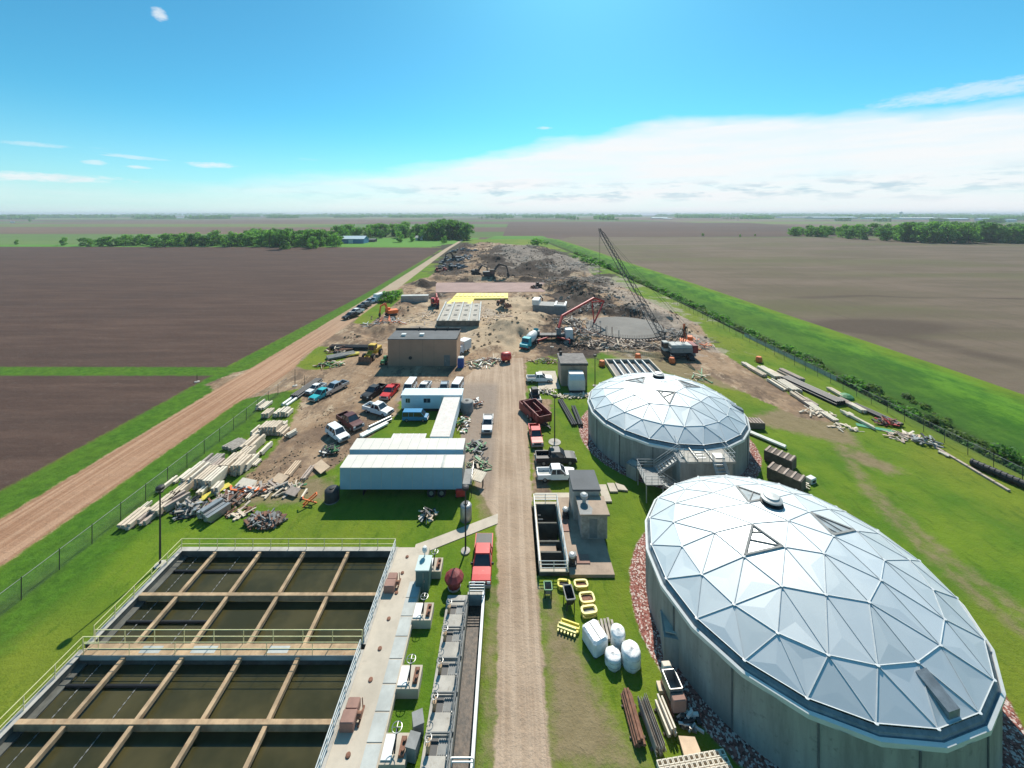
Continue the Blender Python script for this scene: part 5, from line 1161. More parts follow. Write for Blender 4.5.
LS = [  # px, py, L, W, H, rz, mat, nx, nz, label
 (264, 407, 4.2, 1.5, .9, -32, 'palew', 4, 2, 'short white beam stack near the long white pipes, its left neighbour'),
 (279, 415, 3.2, 1.2, 1.0, -30, 'palew', 3, 3, 'white beam stack at the upper left of the yard beside the fence'),
 (287, 415, 3.0, 1.2, 1.0, -30, 'palew', 3, 3, 'white beam stack next to the bare earth, in the upper row'),
 (268, 416, 3.2, 1.2, .9, -30, 'pale', 3, 3, 'pale beam stack at the fence end of the upper row'),
 (259, 435, 3.6, 1.4, 1.1, -32, 'palew', 4, 3, 'whitish beam stack at the left of the middle row'),
 (271, 433, 3.4, 2.6, 1.5, -28, 'pale', 6, 4, 'tall broad beam stack with a dark end in the middle row'),
 (283, 433, 3.6, 1.1, .7, -30, 'pale', 3, 2, 'low pale beam stack at the right of the middle row'),
 (291, 436, 2.6, 1.0, .7, -60, 'palew', 3, 2, 'small whitish stack on the bare earth, end of the middle row'),
 (284, 428, 1.8, .7, .9, -10, 'palew', 2, 3, 'short upright bundle standing behind the middle row'),
 (253, 449, 5.2, 1.7, 1.4, -33, 'pale', 4, 4, 'long pale beam stack stepping down below the middle row'),
 (236, 447, 4.0, 2.4, .5, -62, 'woodg', 6, 1, 'low grey pallet of beams nearest the fence'),
 (265, 451, 4.4, .8, .7, -32, 'palew', 2, 2, 'narrow white bundle on the edge of the bare earth'),
 (244, 461, 5.2, 1.5, 1.3, -33, 'pale', 4, 4, 'long pale stack just above the double stack'),
 (257, 464, 2.4, .6, .3, -35, 'palew', 2, 1, 'single pair of pale planks lying on the earth'),
 (250, 466, 4.2, .8, .9, -30, 'palew', 2, 3, 'narrow whitish bundle beside the dark ended stack'),
 (242, 470, 4.4, 1.3, 1.5, -28, 'pale', 3, 4, 'tall pale stack with a black end near the bare earth'),
 (233, 468, 4.8, 1.6, 1.4, -33, 'pale', 4, 4, 'pale stack in the middle of the cluster'),
 (209, 466, 5.4, 2.0, .7, -34, 'woodg', 5, 2, 'weathered long beams by the fence, upper of two'),
 (216, 471, 5.0, 1.2, .8, -32, 'mauve', 3, 2, 'pinkish beams beside the weathered ones'),
 (222, 476, 5.0, 1.3, 1.1, -32, 'pale', 3, 3, 'pale beams left of the cluster centre'),
 (196, 480, 5.6, 1.5, 1.5, -33, 'palew', 4, 4, 'large whitish stack with a dark end in the lower row'),
 (207, 482, 4.8, 1.2, 1.4, -28, 'pale', 3, 4, 'pale stack with shaded end, centre of the lower row'),
 (215, 484, 4.6, 1.2, 1.4, -28, 'palew', 3, 4, 'whitish stack next to the bundle of white pipes'),
 (218, 492, 2.2, .8, 1.0, -10, 'palew', 2, 3, 'short white bundle standing alone below the lower row'),
 (203, 494, 2.2, .8, .7, -10, 'palew', 2, 2, 'smallest white bundle below the lower row'),
 (184, 492, 5.4, 1.1, .9, -33, 'pale', 3, 3, 'pale long stack above the timber pile by the pole'),
 (182, 478, 4.6, .4, .3, -36, 'palew', 1, 1, 'single pale beam lying against the fence'),
 (166, 487, 4.4, .7, .5, -36, 'palew', 2, 2, 'pale beams lying by the fence behind the light pole'),
 (163, 508, 5.2, 1.6, .9, -32, 'pale', 4, 3, 'pale stack right beside the left light pole'),
 (152, 517, 4.4, 1.2, .6, -34, 'mauve', 3, 2, 'pinkish beams left of the left light pole'),
 (135, 521, 4.6, 1.4, .6, -34, 'pale', 3, 2, 'pale beams at the lower left end of the yard'),
 (141, 512, 3.6, .5, .4, -36, 'palew', 2, 1, 'two pale beams against the fence at the lower left end'),
 (176, 505, 4.2, 1.2, .9, -75, 'mauve', 3, 2, 'crosswise pinkish stack behind the left light pole'),
 (214, 515, 3.8, 2.2, 1.2, -85, 'steel', 4, 4, 'grey stack of metal forms on the lawn edge with a shadow before it'),
 (293, 471, 5.0, .9, .5, -38, 'ply', 3, 2, 'orange brown planks heaped at the edge of the bare earth'),
 (308, 474, 4.6, .8, .4, -40, 'mauve', 3, 2, 'pinkish planks leaning beside the plywood sheets'),
 (252, 495, 3.4, .5, .3, -30, 'palew', 2, 1, 'pale planks lying alone on the grass'),
 (304, 496, 2.6, .3, .3, -20, 'palew', 1, 1, 'single white plank standing out on the grass')]
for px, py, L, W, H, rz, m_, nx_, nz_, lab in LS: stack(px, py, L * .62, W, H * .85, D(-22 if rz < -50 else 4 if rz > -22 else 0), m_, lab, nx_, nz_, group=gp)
for i, (px, py) in enumerate(((298, 395), (301.5, 396))):
    x, y = G(px, py); o = empty('white_pipe', (x, y, .25), D(-38) * 0 - .12, ('long white pipe, the left of two lying side by side', 'long white pipe, the right of two lying side by side')[i], 'pipe', 'long white pipes in the yard')
    b = MB(); b.tube((0, -4.2, 0), (0, 4.2, 0), .24, 12); b.build('pipe', M['pvc'], o); b = MB(); b.tube((0, 4.2, 0), (0, 4.6, 0), .3, 12); b.build('flange', M['steel'], o)
def pipes(px, py, L, n, r, rz, mat, label, rows=1, xy=None, name='pipe_bundle', cat='pipes'):
    x, y = xy if xy else G(px, py); o = empty(name, (x, y, max(0, ground_z(x, y))), rz, label, cat)
    b = MB()
    for k in range(rows):
        for i in range(n - k): b.tube((-(n - 1 - k) * r + i * 2 * r, -L / 2 + rnd.uniform(-.1, .1), r + .1 + k * r * 1.75), (-(n - 1 - k) * r + i * 2 * r, L / 2, r + .1 + k * r * 1.75), r * .96, 8)
    b.build('pipes', M[mat], o)
    b = MB()
    for q in (-.3, .3): b.box(-n * r - .1, n * r + .1, q * L - .05, q * L + .05, 0, .1)
    b.build('bearer', M['woodd'], o); return o
pipes(307, 390, 7.5, 5, .18, -.12, 'dark', 'dark pipes lying beside the long white pipes', 2)
pipes(374, 431, 4.6, 3, .18, D(-35), 'pvc', 'white pipes between the maroon pickup and the long trailers', 1)
pipes(380, 426, 4.0, 2, .2, D(-38), 'steel', 'grey pipes beside the white ones in the yard', 2)
pipes(208, 497, 4.6, 6, .08, D(-32), 'yellow', 'thin yellowish rods below the lower row of stacks', 1)
pipes(350, 341, 1, 1, .1, 0, 'dark', 'x') if False else None
pipes(353, 349, 11, 2, .45, D(88), 'black', 'fat black pipe lying on the dirt left of the loader', 1)
pipes(341, 357, 6, 4, .3, D(-55), 'grey', 'grey pipes at the edge of the small grass island', 1)
pipes(350, 356, 4, 3, .25, D(-60), 'yellow', 'yellow pipes on the dirt behind the grass island', 1)
pipes(344, 351, 4, 3, .25, D(-60), 'rust', 'rusty pipes next to the yellow pipes', 1)
# heaps of scrap
def heap(px, py, rx, ry, h, n, mats, label, name='scrap_heap', cat='scrap heap', seed=1, xy=None, ln=(.5, 1.6), group=None):
    x, y = xy if xy else G(px, py); o = empty(name, (x, y, max(0, ground_z(x, y)) if y < 95 else ground_z(x, y)), 0, label, cat, group); r0 = random.Random(seed)
    for mi, m_ in enumerate(mats):
        b = MB()
        for i in range(n // len(mats)):
            a = r0.uniform(0, 6.28); q = r0.random() ** .6; cx, cy = rx * q * math.cos(a), ry * q * math.sin(a); z = r0.uniform(0, h * (1 - q * .7)); l = r0.uniform(*ln); an = r0.uniform(0, 3.14); t_ = r0.uniform(-.25, .25)
            b.bar((cx - l / 2 * math.cos(an), cy - l / 2 * math.sin(an), z + .06), (cx + l / 2 * math.cos(an), cy + l / 2 * math.sin(an), z + .1 + t_ * l), r0.uniform(.06, .3), r0.uniform(.04, .16))
        b.build('debris', M[m_], o)
    return o
heap(265, 522, 2.0, 1.1, .8, 260, ('rust', 'woodd', 'grey'), 'round tangle of rusty wire and scrap on the lawn', seed=3, ln=(.3, .9))
heap(225, 503, 2.0, .8, .7, 80, ('woodd', 'rust', 'mauve'), 'dark scrap heap behind the grey metal forms', seed=4)
heap(190, 511, 1.6, 1.2, 1.0, 90, ('dark', 'steel', 'woodg'), 'tangle of dark metal right of the left light pole', seed=5)
heap(245, 493, 2.4, .7, .5, 60, ('rust', 'orange', 'steel'), 'mixed scrap with red pieces below the bare earth', seed=6)
heap(275, 490, 2.8, 1.2, .4, 70, ('mauve', 'woodg', 'pale'), 'scattered grey planks at the edge of the lawn', seed=7)
heap(240, 513, 1.4, .8, .3, 26, ('rust', 'pale'), 'few rusty bars on the grass beside the wire tangle', seed=8)
heap(294, 489, 1.0, .9, .3, 20, ('pale', 'mauve', 'greenm'), 'small litter of boards near the plywood sheets', seed=9)
heap(388, 323, 5, 5, 2.0, 70, ('grey', 'rust', 'white', 'orange'), 'machinery and scrap heap behind the brown building', seed=10, ln=(1, 4))
heap(376, 326, 4, 3, 1.2, 30, ('white', 'grey', 'dark'), 'white and grey scrap left of the orange excavator', seed=11, ln=(1, 3))
heap(478, 365, 4, 2.5, .8, 50, ('dark', 'pale', 'steel', 'greenm'), 'loose material right of the brown building', seed=12, ln=(.6, 2))
heap(490, 361, 4, 2, .8, 50, ('grey', 'pale', 'rust'), 'loose material beside the red fuel tank', seed=13, ln=(.6, 2))
heap(330, 366, 3, 1.6, .9, 50, ('greenm', 'pale', 'rust'), 'green and pale scrap at the front corner of the grass island', seed=14, ln=(.6, 2))
heap(337, 351, 3, 2, 1.2, 40, ('pale', 'rust', 'dark'), 'scrap at the back of the grass island', seed=15, ln=(.6, 2))
heap(545, 362, 4, 1.2, .9, 40, ('dark', 'rust', 'pale'), 'dark scrap behind the white pickup by the shed', seed=16, ln=(.6, 2))
heap(476, 449, 1.4, 2.0, .7, 44, ('greenm', 'dark', 'grey'), 'dark green junk at the right end of the second long trailer', seed=17, ln=(.4, 1.2))
heap(479, 466, 1.4, 1.5, .8, 44, ('dark', 'greenm', 'pale'), 'dark junk on the grass between the long trailer and the road', seed=18, ln=(.4, 1.4))
heap(463, 425, 1.2, 2.4, 1.1, 50, ('pale', 'rust', 'greenm', 'white'), 'pale junk along the right side of the red blotched trailer', seed=19, ln=(.4, 1.2))
heap(477, 405, .9, 1.2, 1.4, 36, ('white', 'steel', 'rust'), 'white and rusty junk beside the grey water tank', seed=20, ln=(.3, 1.0))
heap(428, 518, .9, .8, .9, 26, ('dark', 'pale', 'steel'), 'small pile of posts at the lower right of the trailer shadow', seed=21, ln=(.4, 1.2))
heap(331, 452, 1.4, 1.0, 1.0, 40, ('dark', 'greenm', 'steel'), 'dark junk at the left end of the second long trailer', seed=22, ln=(.4, 1.2))
heap(545, 392, 2.2, 1.0, .6, 40, ('palew', 'pale', 'grey'), 'white broken boards beside the light pole near the shed', seed=23, ln=(.5, 1.5), )
heap(575, 397, 3.4, .6, .5, 44, ('palew', 'pale'), 'line of white broken boards left of the second domed tank', seed=24, ln=(.5, 1.6))
pipes(567, 413, 8.5, 3, .16, D(8), 'dark', 'dark pipes on the grass, the longer bundle of two', 1); pipes(577, 417, 6.0, 2, .2, D(2), 'black', 'black pipes on the grass, the bundle nearest the domed tank', 1)
for i, (px, py, w, d, m_, l, rz) in enumerate(((321, 470, 2.4, 1.2, 'ply', 'long tilted plywood sheets on the grass', -40), (280, 482, 1.8, 1.1, 'ply', 'plywood sheet lying on the bare earth edge', -20), (293, 495, 1.5, .9, 'mauve', 'small faded board lying on the grass', -20), (246, 487, 2.2, 1.1, 'palew', 'pale slab with a round hole lying near the stacks', -15), (476, 484, 2.2, 1.5, 'palew', 'white corrugated sheet standing on stands by the end of the long trailer', -25))):
    x, y = G(px, py); h = .9 if i == 4 else .25; o = empty('board' if i < 4 else 'corrugated_sheet', (x, y, 0), D(rz), l, 'board' if i < 4 else 'sheet')
    b = MB(); b.add([(-w / 2, -d / 2, h), (w / 2, -d / 2, h), (w / 2, d / 2, h + .3), (-w / 2, d / 2, h + .3), (-w / 2, -d / 2, h + .08), (w / 2, -d / 2, h + .08), (w / 2, d / 2, h + .38), (-w / 2, d / 2, h + .38)], [(0, 3, 2, 1), (4, 5, 6, 7), (0, 1, 5, 4), (1, 2, 6, 5), (2, 3, 7, 6), (3, 0, 4, 7)])
    if i == 4:
        for k in range(8): b.box(-w / 2 + .1 + k * .27, -w / 2 + .17 + k * .27, -d / 2, d / 2, h + .24, h + .27, tilt=.2)
    b.build('sheet', M[m_], o)
    b = MB(); b.box(-w / 2 + .1, -w / 2 + .2, -.1, .1, 0, h + .1); b.box(w / 2 - .2, w / 2 - .1, -.1, .1, 0, h + .1); b.build('support', M['woodd'], o)
def drumtank(px, py, r, h, mat, label, horiz=False, name='water_tank', cat='tank'):
    x, y = G(px, py); o = empty(name, (x, y, 0), .3, label, cat); b = MB(); b.lathe([(r, .1), (r, h), (r * .85, h + .12), (.3, h + .2), (.01, h + .2)], 20); b.build('vessel', M[mat], o, True); b = MB(); b.lathe([(.28, h + .18), (.28, h + .28), (.01, h + .3)], 12); b.build('lid', M['dark'], o)
    b = MB(); b.lathe([(r * 1.03, 0), (r * 1.03, .12)], 20); b.build('base', M['grey'], o)
drumtank(467, 411, 1.05, 1.6, 'grey', 'dark grey round tank at the right end of the office trailer')
drumtank(466, 519, .62, 1.5, 'steel', 'upright grey tank on the grass beside the light pole near the road')
drumtank(332, 500, .8, 1.2, 'dark', 'black tub at the left end of the nearest long trailer')
o = empty('orange_frame', (*G(310, 505), 0), .5, 'orange folding frame on the grass left of the long trailer', 'frame')
b = MB(); b.bar((-.7, 0, 0), (.7, 0, .9), .12, .12); b.bar((.7, 0, 0), (-.7, 0, .9), .12, .12); b.bar((-.7, .5, 0), (.7, .5, .9), .12, .12); b.bar((-.7, 0, .9), (-.7, .5, .9), .1, .1); b.bar((.7, 0, .9), (.7, .5, .9), .1, .1); b.build('frame', M['orange'], o)
o = empty('red_compressor', (*G(461, 497), 0), .2, 'small red compressor at the right end of the nearest long trailer', 'compressor')
b = MB(); b.bbox(-.6, .5, -.4, .4, .3, 1.1, .08); b.build('body', M['redp'], o); wheels(o, (-.55, .5), (0,), .28, .15)

# near right: bags, hoppers, yellow forms, bundles
def bag(px, py, r, h, label):
    x, y = G(px, py); o = empty('wrapped_bale', (x, y, 0), rnd.uniform(0, 3), label, 'wrapped bale', 'white wrapped bales on the grass')
    n = 20; prof = [(r * .9, 0), (r * 1.0, .15), (r * 1.05, h * .25), (r * .96, h * .45), (r * 1.04, h * .65), (r * .98, h * .9), (r * .86, h * .98), (r * .4, h * .96), (.12, h * 1.02), (.01, h * 1.04)]
    b = MB(); b.lathe(prof, n); r0 = random.Random(int(px)); b.v = [(x_ * (1 + r0.uniform(-.06, .06)), y_ * (1 + r0.uniform(-.06, .06)), z_ + r0.uniform(-.05, .05)) for x_, y_, z_ in b.v]
    b.build('wrap', M['wrap'], o, True); b = MB()
    for zz_ in (h * .3, h * .7): b.lathe([(r * 1.03, zz_), (r * 1.03, zz_ + .04)], n)
    b.build('strap', M['panel'], o); return o
bag(618, 646, .54, 1.3, 'round white wrapped bale behind the other two, leaning on the tallest')
bag(631, 664, .68, 1.2, 'tallest round white wrapped bale, at the right of the group')
bag(613, 664, .58, .8, 'lowest round white wrapped bale in front of the group')
x, y = G(595, 645); o = empty('wrapped_crate', (x, y, 0), .45, 'large square white wrapped crate left of the round bales', 'wrapped crate')
b = MB(); b.bbox(-.68, .68, -.85, .85, .1, 1.15, .16); b.build('wrap', M['wrap'], o); b = MB(); b.box(-.05, .0, -.68, .68, 1.15, 1.18); b.build('tape', M['grey'], o); b = MB(); b.box(-.64, .64, -.8, .8, 0, .1); b.build('pallet', M['woodd'], o)
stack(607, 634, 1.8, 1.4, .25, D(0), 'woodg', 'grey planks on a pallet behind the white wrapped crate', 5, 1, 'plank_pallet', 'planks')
def yform(px, py, w, d, rz, label, mat='yellow', fill='rust', h=.3):
    x, y = G(px, py); o = empty('ring_form', (x, y, 0), rz, label, 'ring form', 'yellow ring forms on the grass'); b = MB(); n = 20; pts_ = []
    for i in range(n):
        a = 2 * math.pi * i / n; c, s_ = math.cos(a), math.sin(a); pts_.append((w / 2 * abs(c) ** .45 * (1 if c > 0 else -1), d / 2 * abs(s_) ** .45 * (1 if s_ > 0 else -1)))
    for i in range(n): b.bar((*pts_[i], h), (*pts_[(i + 1) % n], h), .16, .14); b.bar((*pts_[i], .07), (*pts_[(i + 1) % n], .07), .12, .12)
    b.build('rim', M[mat], o); b = MB(); b.prism([(x_ * .85, y_ * .85) for x_, y_ in pts_], .02, h * .7); b.build('filling', M[fill], o); return o
M['yellowpale'] = pm('pale yellow plastic', (.74, .62, .14), .5, var=.12)
yform(581, 587, 1.1, .65, .05, 'yellow ring form at the upper right of the group', 'yellowpale'); yform(587, 601, 1.15, .85, .1, 'yellow ring form with brown filling below the first', 'yellowpale'); yform(589, 614, 1.2, .6, .15, 'pale ring form with grey mesh filling, lowest of three', 'yellowpale', 'grey', .35)
yform(564, 587, 1.0, .7, -.1, 'open yellow form partly under the black hopper', 'yellow', 'woodd')
def hopper(px, py, w, d, h, rz, mat, label, inner='grey'):
    x, y = G(px, py); o = empty('hopper', (x, y, 0), rz, label, 'hopper'); b = MB()
    b.add([(-w / 2, -d / 2, h), (w / 2, -d / 2, h), (w / 2, d / 2, h), (-w / 2, d / 2, h), (-w * .3, -d * .3, .3), (w * .3, -d * .3, .3), (w * .3, d * .3, .3), (-w * .3, d * .3, .3)], [(0, 4, 5, 1), (1, 5, 6, 2), (2, 6, 7, 3), (3, 7, 4, 0), (4, 7, 6, 5)]); b.build('bin', M[mat], o)
    b = MB()
    for p, q in (((-w / 2, -d / 2), (w / 2, -d / 2)), ((w / 2, -d / 2), (w / 2, d / 2)), ((w / 2, d / 2), (-w / 2, d / 2)), ((-w / 2, d / 2), (-w / 2, -d / 2))): b.bar((*p, h), (*q, h), .08, .08)
    b.build('rim', M[inner], o)
    for sx in (-1, 1):
        for sy in (-1, 1): b = MB(); b.bar((sx * w * .42, sy * d * .42, 0), (sx * w * .42, sy * d * .42, h), .07, .07); b.build('leg', M['dark'], o)
    return o
hopper(569, 604, .75, 1.3, 1.0, .1, 'dark', 'black steel hopper among the yellow forms', 'grey'); hopper(548, 595, .65, .8, .8, 0, 'grey', 'small grey bin with a white lid beside the railed pit', 'greenm')
for i, (px, py, m_, l) in enumerate(((570, 628, 'yellow', 'bright yellow bracket lying on the worn grass'), (567, 632, 'yellowpale', 'pale yellow comb shaped rack lying below the bright bracket'))):
    x, y = G(px, py); o = empty('bracket', (x, y, .1), -.35, l, 'bracket'); b = MB(); b.bar((-.75, 0, .1), (.75, 0, .1), .25, .18)
    for k in range(6): b.bar((-.65 + k * .26, -.35, .08), (-.65 + k * .26, .0, .08), .12, .1)
    b.build('rack', M[m_], o); b = MB(); b.box(-.7, .7, .1, .2, .0, .3); b.build('back_plate', M[m_], o)
# long bundles at the lower right
pipes(633, 722, 2.7, 4, .10, D(2), 'rust', 'rusty red pipes on the grass near the foot of the large tank', 3, name='pipe_bundle')
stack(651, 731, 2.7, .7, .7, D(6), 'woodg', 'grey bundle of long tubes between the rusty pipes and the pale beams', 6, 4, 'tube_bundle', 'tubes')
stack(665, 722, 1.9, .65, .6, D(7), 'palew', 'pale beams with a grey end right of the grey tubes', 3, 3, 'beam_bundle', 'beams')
o = empty('equipment_trailer', (*G(672, 700), 0), .08, 'grey open bin on a rusty stand in the shadow of the large tank', 'bin'); b = MB(); b.box(-.4, .4, -.6, .55, .7, .78); b.box(-.45, -.4, -.6, .55, .7, 1.5); b.box(.4, .45, -.6, .55, .7, 1.5); b.box(-.4, .4, .5, .55, .7, 1.5); b.box(-.4, .4, -.62, -.58, .7, 1.5); b.build('bin', M['steel'], o)
b = MB(); b.bbox(-.45, .45, -1.1, -.65, .5, 1.3, .05); b.build('engine', M['pinkbox'], o); b = MB(); b.bbox(-.3, .3, .6, 1.0, .9, 1.6, .05); b.build('hood', M['palew'], o); b = MB(); b.bar((-.4, -1, 0), (-.4, .8, 0.3), .08, .6); b.bar((.4, -1, 0), (.4, .8, .3), .08, .6); b.build('stand', M['rust'], o)
x, y = G(690, 752); b = MB(); b.prism([(x - .55, y - .55), (x + .3, y - .55), (x + .55, y - .2), (x + .5, y + .45), (x - .5, y + .5)], .15, .35); tag(b.build('cut_board', M['ply']), 'tan cut board lying by the white block grid', 'board')
x, y = G(705, 802); o = empty('block_grid', (x, y + .35, 0), .12, 'pallets of hollow white blocks at the bottom edge beside the large tank', 'blocks')
b = MB()
for i in range(13):
    for j in range(7):
        cx0, cy0 = -2.2 + i * .33, -1.2 + j * .33; b.box(cx0, cx0 + .3, cy0, cy0 + .05, .5, .8); b.box(cx0, cx0 + .3, cy0 + .24, cy0 + .29, .5, .8); b.box(cx0, cx0 + .05, cy0 + .05, cy0 + .24, .5, .8); b.box(cx0 + .25, cx0 + .3, cy0 + .05, cy0 + .24, .5, .8)
b.build('blocks', M['palew'], o); b = MB(); b.box(-2.2, 2.1, -1.2, 1.1, 0, .48); b.build('pallet', M['woodd'], o)
heap(689, 722, .7, .5, .5, 30, ('white', 'steel', 'dark'), 'small tangle of grey brackets in the large tank shadow', seed=31, ln=(.3, .9))
x, y = G(662, 690); b = MB(); b.box(x - .3, x + .3, y - .3, y + .3, .02, .3); tag(b.build('small_crate', M['pale']), 'small pale crate left of the grey open bin', 'crate')

# right of the tanks: crates, pipes, litter along the fence
def crate(px, py, L, W, H, rz, label):
    x, y = G(px, py); o = empty('slatted_crate', (x, y, 0), rz, label, 'crate', 'brown slatted crates'); b = MB(); b.box(-L / 2, L / 2, -W / 2, W / 2, .1, H); b.build('box', M['rust'] if False else M['woodd'], o); b = MB()
    for k in range(5): b.box(-L / 2 + .1 + k * (L - .4) / 4, -L / 2 + .3 + k * (L - .4) / 4, -W / 2 - .03, W / 2 + .03, H, H + .08)
    b.build('slats', M['mauve'], o); return o
crate(780, 464, 3.2, 1.7, 1.4, D(-52), 'brown slatted crate, the farther of two beside the second tank'); crate(786, 484, 3.6, 1.7, 1.5, D(-52), 'brown slatted crate, the nearer of two above the large dome')
crate(755, 427, 2.2, 1.6, 1.0, D(-5), 'dark crate with a pale lid touching the second tank')
heap(797, 486, 1.4, .6, .6, 34, ('pale', 'mauve', 'palew'), 'broken boards at the end of the nearer slatted crate', seed=41, ln=(.3, 1))
pipes(764, 440, 5.5, 2, .2, D(35), 'pvc', 'white pipes on the grass between the tank and the slatted crate', 1)
o = empty('white_cooler', (*G(811, 482), 0), .4, 'small white box alone on the grass right of the crates', 'box'); b = MB(); b.bbox(-.5, .5, -.35, .35, 0, .6, .05); b.build('body', M['white'], o); b = MB(); b.box(-.3, .3, -.37, -.35, .1, .4); b.build('front', M['dark'], o)
RS_ = [(749, 368, 6, 1.0, .5, 12, 'palew', 'white beam stack nearest the orange barrel by the fence'), (757, 373, 7, 1.2, .5, 12, 'pale', 'pale beam stack second along the right fence'), (769, 374, 8, 1.6, .6, 14, 'palew', 'broad whitish stack in the back row by the right fence'), (779, 377, 8, 1.6, .6, 14, 'pale', 'pale stack left of the pinkish one by the right fence'),
       (790, 377, 8, 1.4, .7, 16, 'mauve', 'pinkish beams ending at the black pipes'), (777, 386, 7, 1.2, .5, 12, 'palew', 'white beams in front of the pale stack row'), (789, 388, 7, 2.0, .6, 14, 'palew', 'widest white stack left of the black pipes'),
       (800, 399, 5, 1.6, .5, 14, 'pale', 'pale stack on the worn grass below the black pipes'), (808, 404, 4.5, 1.8, .4, 14, 'mauve', 'mixed pinkish stack below the black pipes'), (814, 409, 4.5, 1.2, .4, 12, 'palew', 'low whitish stack at the near end of the white rows'),
       (829, 418, 4, 1.0, .3, 12, 'palew', 'flat white planks nearest the lawn centre'), (836, 394, 5, 1.0, .4, 14, 'pale', 'pale planks against the right fence'), (846, 404, 5, 1.2, .4, 14, 'mauve', 'reddish pale planks against the right fence'), (857, 410, 4, 1.0, .5, 14, 'palew', 'white planks by the fence next to the long white beam'),
       (857, 421, 8, .5, .4, 18, 'palew', 'long single white beam lying on the grass'), (849, 416, 1.5, 1.2, .3, 10, 'palew', 'small white slab beside the long white beam'), (944, 455, 1.8, .5, .15, 15, 'palew', 'short white plank at the start of the kerb timbers')]
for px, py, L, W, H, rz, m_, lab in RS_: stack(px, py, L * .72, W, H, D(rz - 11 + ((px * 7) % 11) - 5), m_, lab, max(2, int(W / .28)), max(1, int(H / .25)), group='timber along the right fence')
pipes(811, 392, 11, 6, .2, D(12), 'black', 'black pipes stacked by the right fence', 2); pipes(876, 416, 7, 3, .22, D(12), 'dark', 'dark pipes against the fence past the white planks', 1)
heap(886, 424, 1.6, 1.0, 1.0, 50, ('rust', 'dark', 'redp'), 'rusty red scrap heap by the right fence', seed=42, ln=(.4, 1.2)); heap(832, 399, 1.0, 1.4, .8, 40, ('rust', 'ply'), 'rusty scrap past the end of the black pipes', seed=43, ln=(.4, 1))
heap(904, 437, 2.4, 1.4, .4, 50, ('palew', 'ply', 'mauve'), 'scattered boards between the red scrap and the grey drum', seed=44, ln=(.5, 1.6)); heap(926, 443, 1.6, 1.2, 1.1, 50, ('palew', 'grey', 'dark', 'steel'), 'grey and white scrap pile by the right fence', seed=45, ln=(.4, 1.2))
heap(818, 414, 2.4, 1.2, .3, 40, ('palew', 'pale'), 'loose pale boards at the near end of the white rows', seed=46); heap(846, 428, 2.2, 1.2, .15, 24, ('pale', 'palew'), 'thin scatter of sticks on the lawn', seed=47)
x, y = G(877, 429); b = MB(); b.prism([(x - 2.4, y + .8), (x + 1.6, y - 1.4), (x + 2.2, y - .6), (x - .4, y + .6), (x - 1.9, y + 1.6)], .03, .12); tag(b.build('tarp', M['cloth']), 'bright green tarp spread by the red scrap', 'tarp')
x, y = G(846, 398); b = MB(); b.lathe([(1.2, 0), (1.1, .4), (.6, .7), (.01, .8)], 9, (x, y, 0)); tag(b.build('covered_pile', M['greenm']), 'dark green covered pile between the rusty scrap and the planks', 'covered pile')
o = empty('kerb_timbers', (*G(970, 468), 0), 0, 'thin row of pale timbers laid along the right fence', 'timbers'); px0 = Vector((*G(970, 468), 0)); b = MB(); A_ = Vector((*G(934, 447), .1)) - px0; B_ = Vector((*G(1010, 492), .1)) - px0
for k in range(6): b.bar(A_ + (B_ - A_) * (k / 6), A_ + (B_ - A_) * ((k + .94) / 6), .35, .2)
b.build('timbers', M['mauve'], o)
x, y = G(1010, 482); o = empty('culvert_pipe', (x, y, 0), D(17), 'fat black culvert pipe lying along the right fence at the picture edge', 'pipe'); b = MB(); b.tube((0, -3.4, .45), (0, 3.4, .45), .45, 14, cap=False); b.lathe([(.45, 0), (.36, 0)], 14)
for k in range(14): b.tube((0, -3.3 + k * .5, .45), (0, -3.15 + k * .5, .45), .5, 14)
b.build('pipe', M['black'], o)
for i, (px, py, l) in enumerate(((602, 366, 'orange barrel at the left corner of the drying bed'), (638, 359, 'orange barrel behind the drying bed'), (672, 363, 'orange barrel right of the drying bed, on the grass'), (759, 362, 'orange barrel by the white beams near the right fence'))):
    x, y = G(px, py); o = empty('orange_netting_roll', (x, y, 0), 0, l, 'barrel', 'orange barrels'); b = MB(); b.lathe([(.55, 0), (.68, .4), (.64, .9), (.5, 1.2), (.01, 1.2)], 12); b.build('barrel', M['net'], o); b = MB(); b.lathe([(.9, 0), (.9, .1)], 12); b.build('base', M['dark'], o)
    o.name = 'orange_barrel'

# ------------------------------------------------------------------ the building site
cx0, cy0 = 33.6, 116.0
nf_ = empty('tank_floor', (cx0, cy0, 0), 0, 'round grey concrete floor of a new tank under construction', 'tank floor')
b = MB(); b.lathe([(11.2, -1), (11.2, .35), (11.0, .37), (.01, .37)], 56); b.build('slab', M['slabgrey'], nf_)
b = MB(); r0 = random.Random(2)
for i in range(70):
    a = math.pi * (1.05 + .95 * i / 70); b.tube((10.6 * math.cos(a), 10.6 * math.sin(a), .3), (10.6 * math.cos(a), 10.6 * math.sin(a), 1.0), .035, 4)
b.build('rebar', M['rust'], nf_)
for i in range(7):
    a = math.pi * (1.0 + .06 * i); b = MB(); b.tube((9.8 * math.cos(a), 9.8 * math.sin(a), .35), (9.8 * math.cos(a), 9.8 * math.sin(a), 1.9 + (i % 3) * .3), .1, 6); b.build('column', M['rust'] if i % 2 else M['grey'], nf_)
b = MB(); 
for i in range(40):
    a = math.pi * (1.0 + .9 * i / 40); b.box(12.2 * math.cos(a) - .4, 12.2 * math.cos(a) + .4, 12.2 * math.sin(a) - .2, 12.2 * math.sin(a) + .2, -.2, .3, rz=a)
b.build('edge_forms', M['mauve'], nf_)
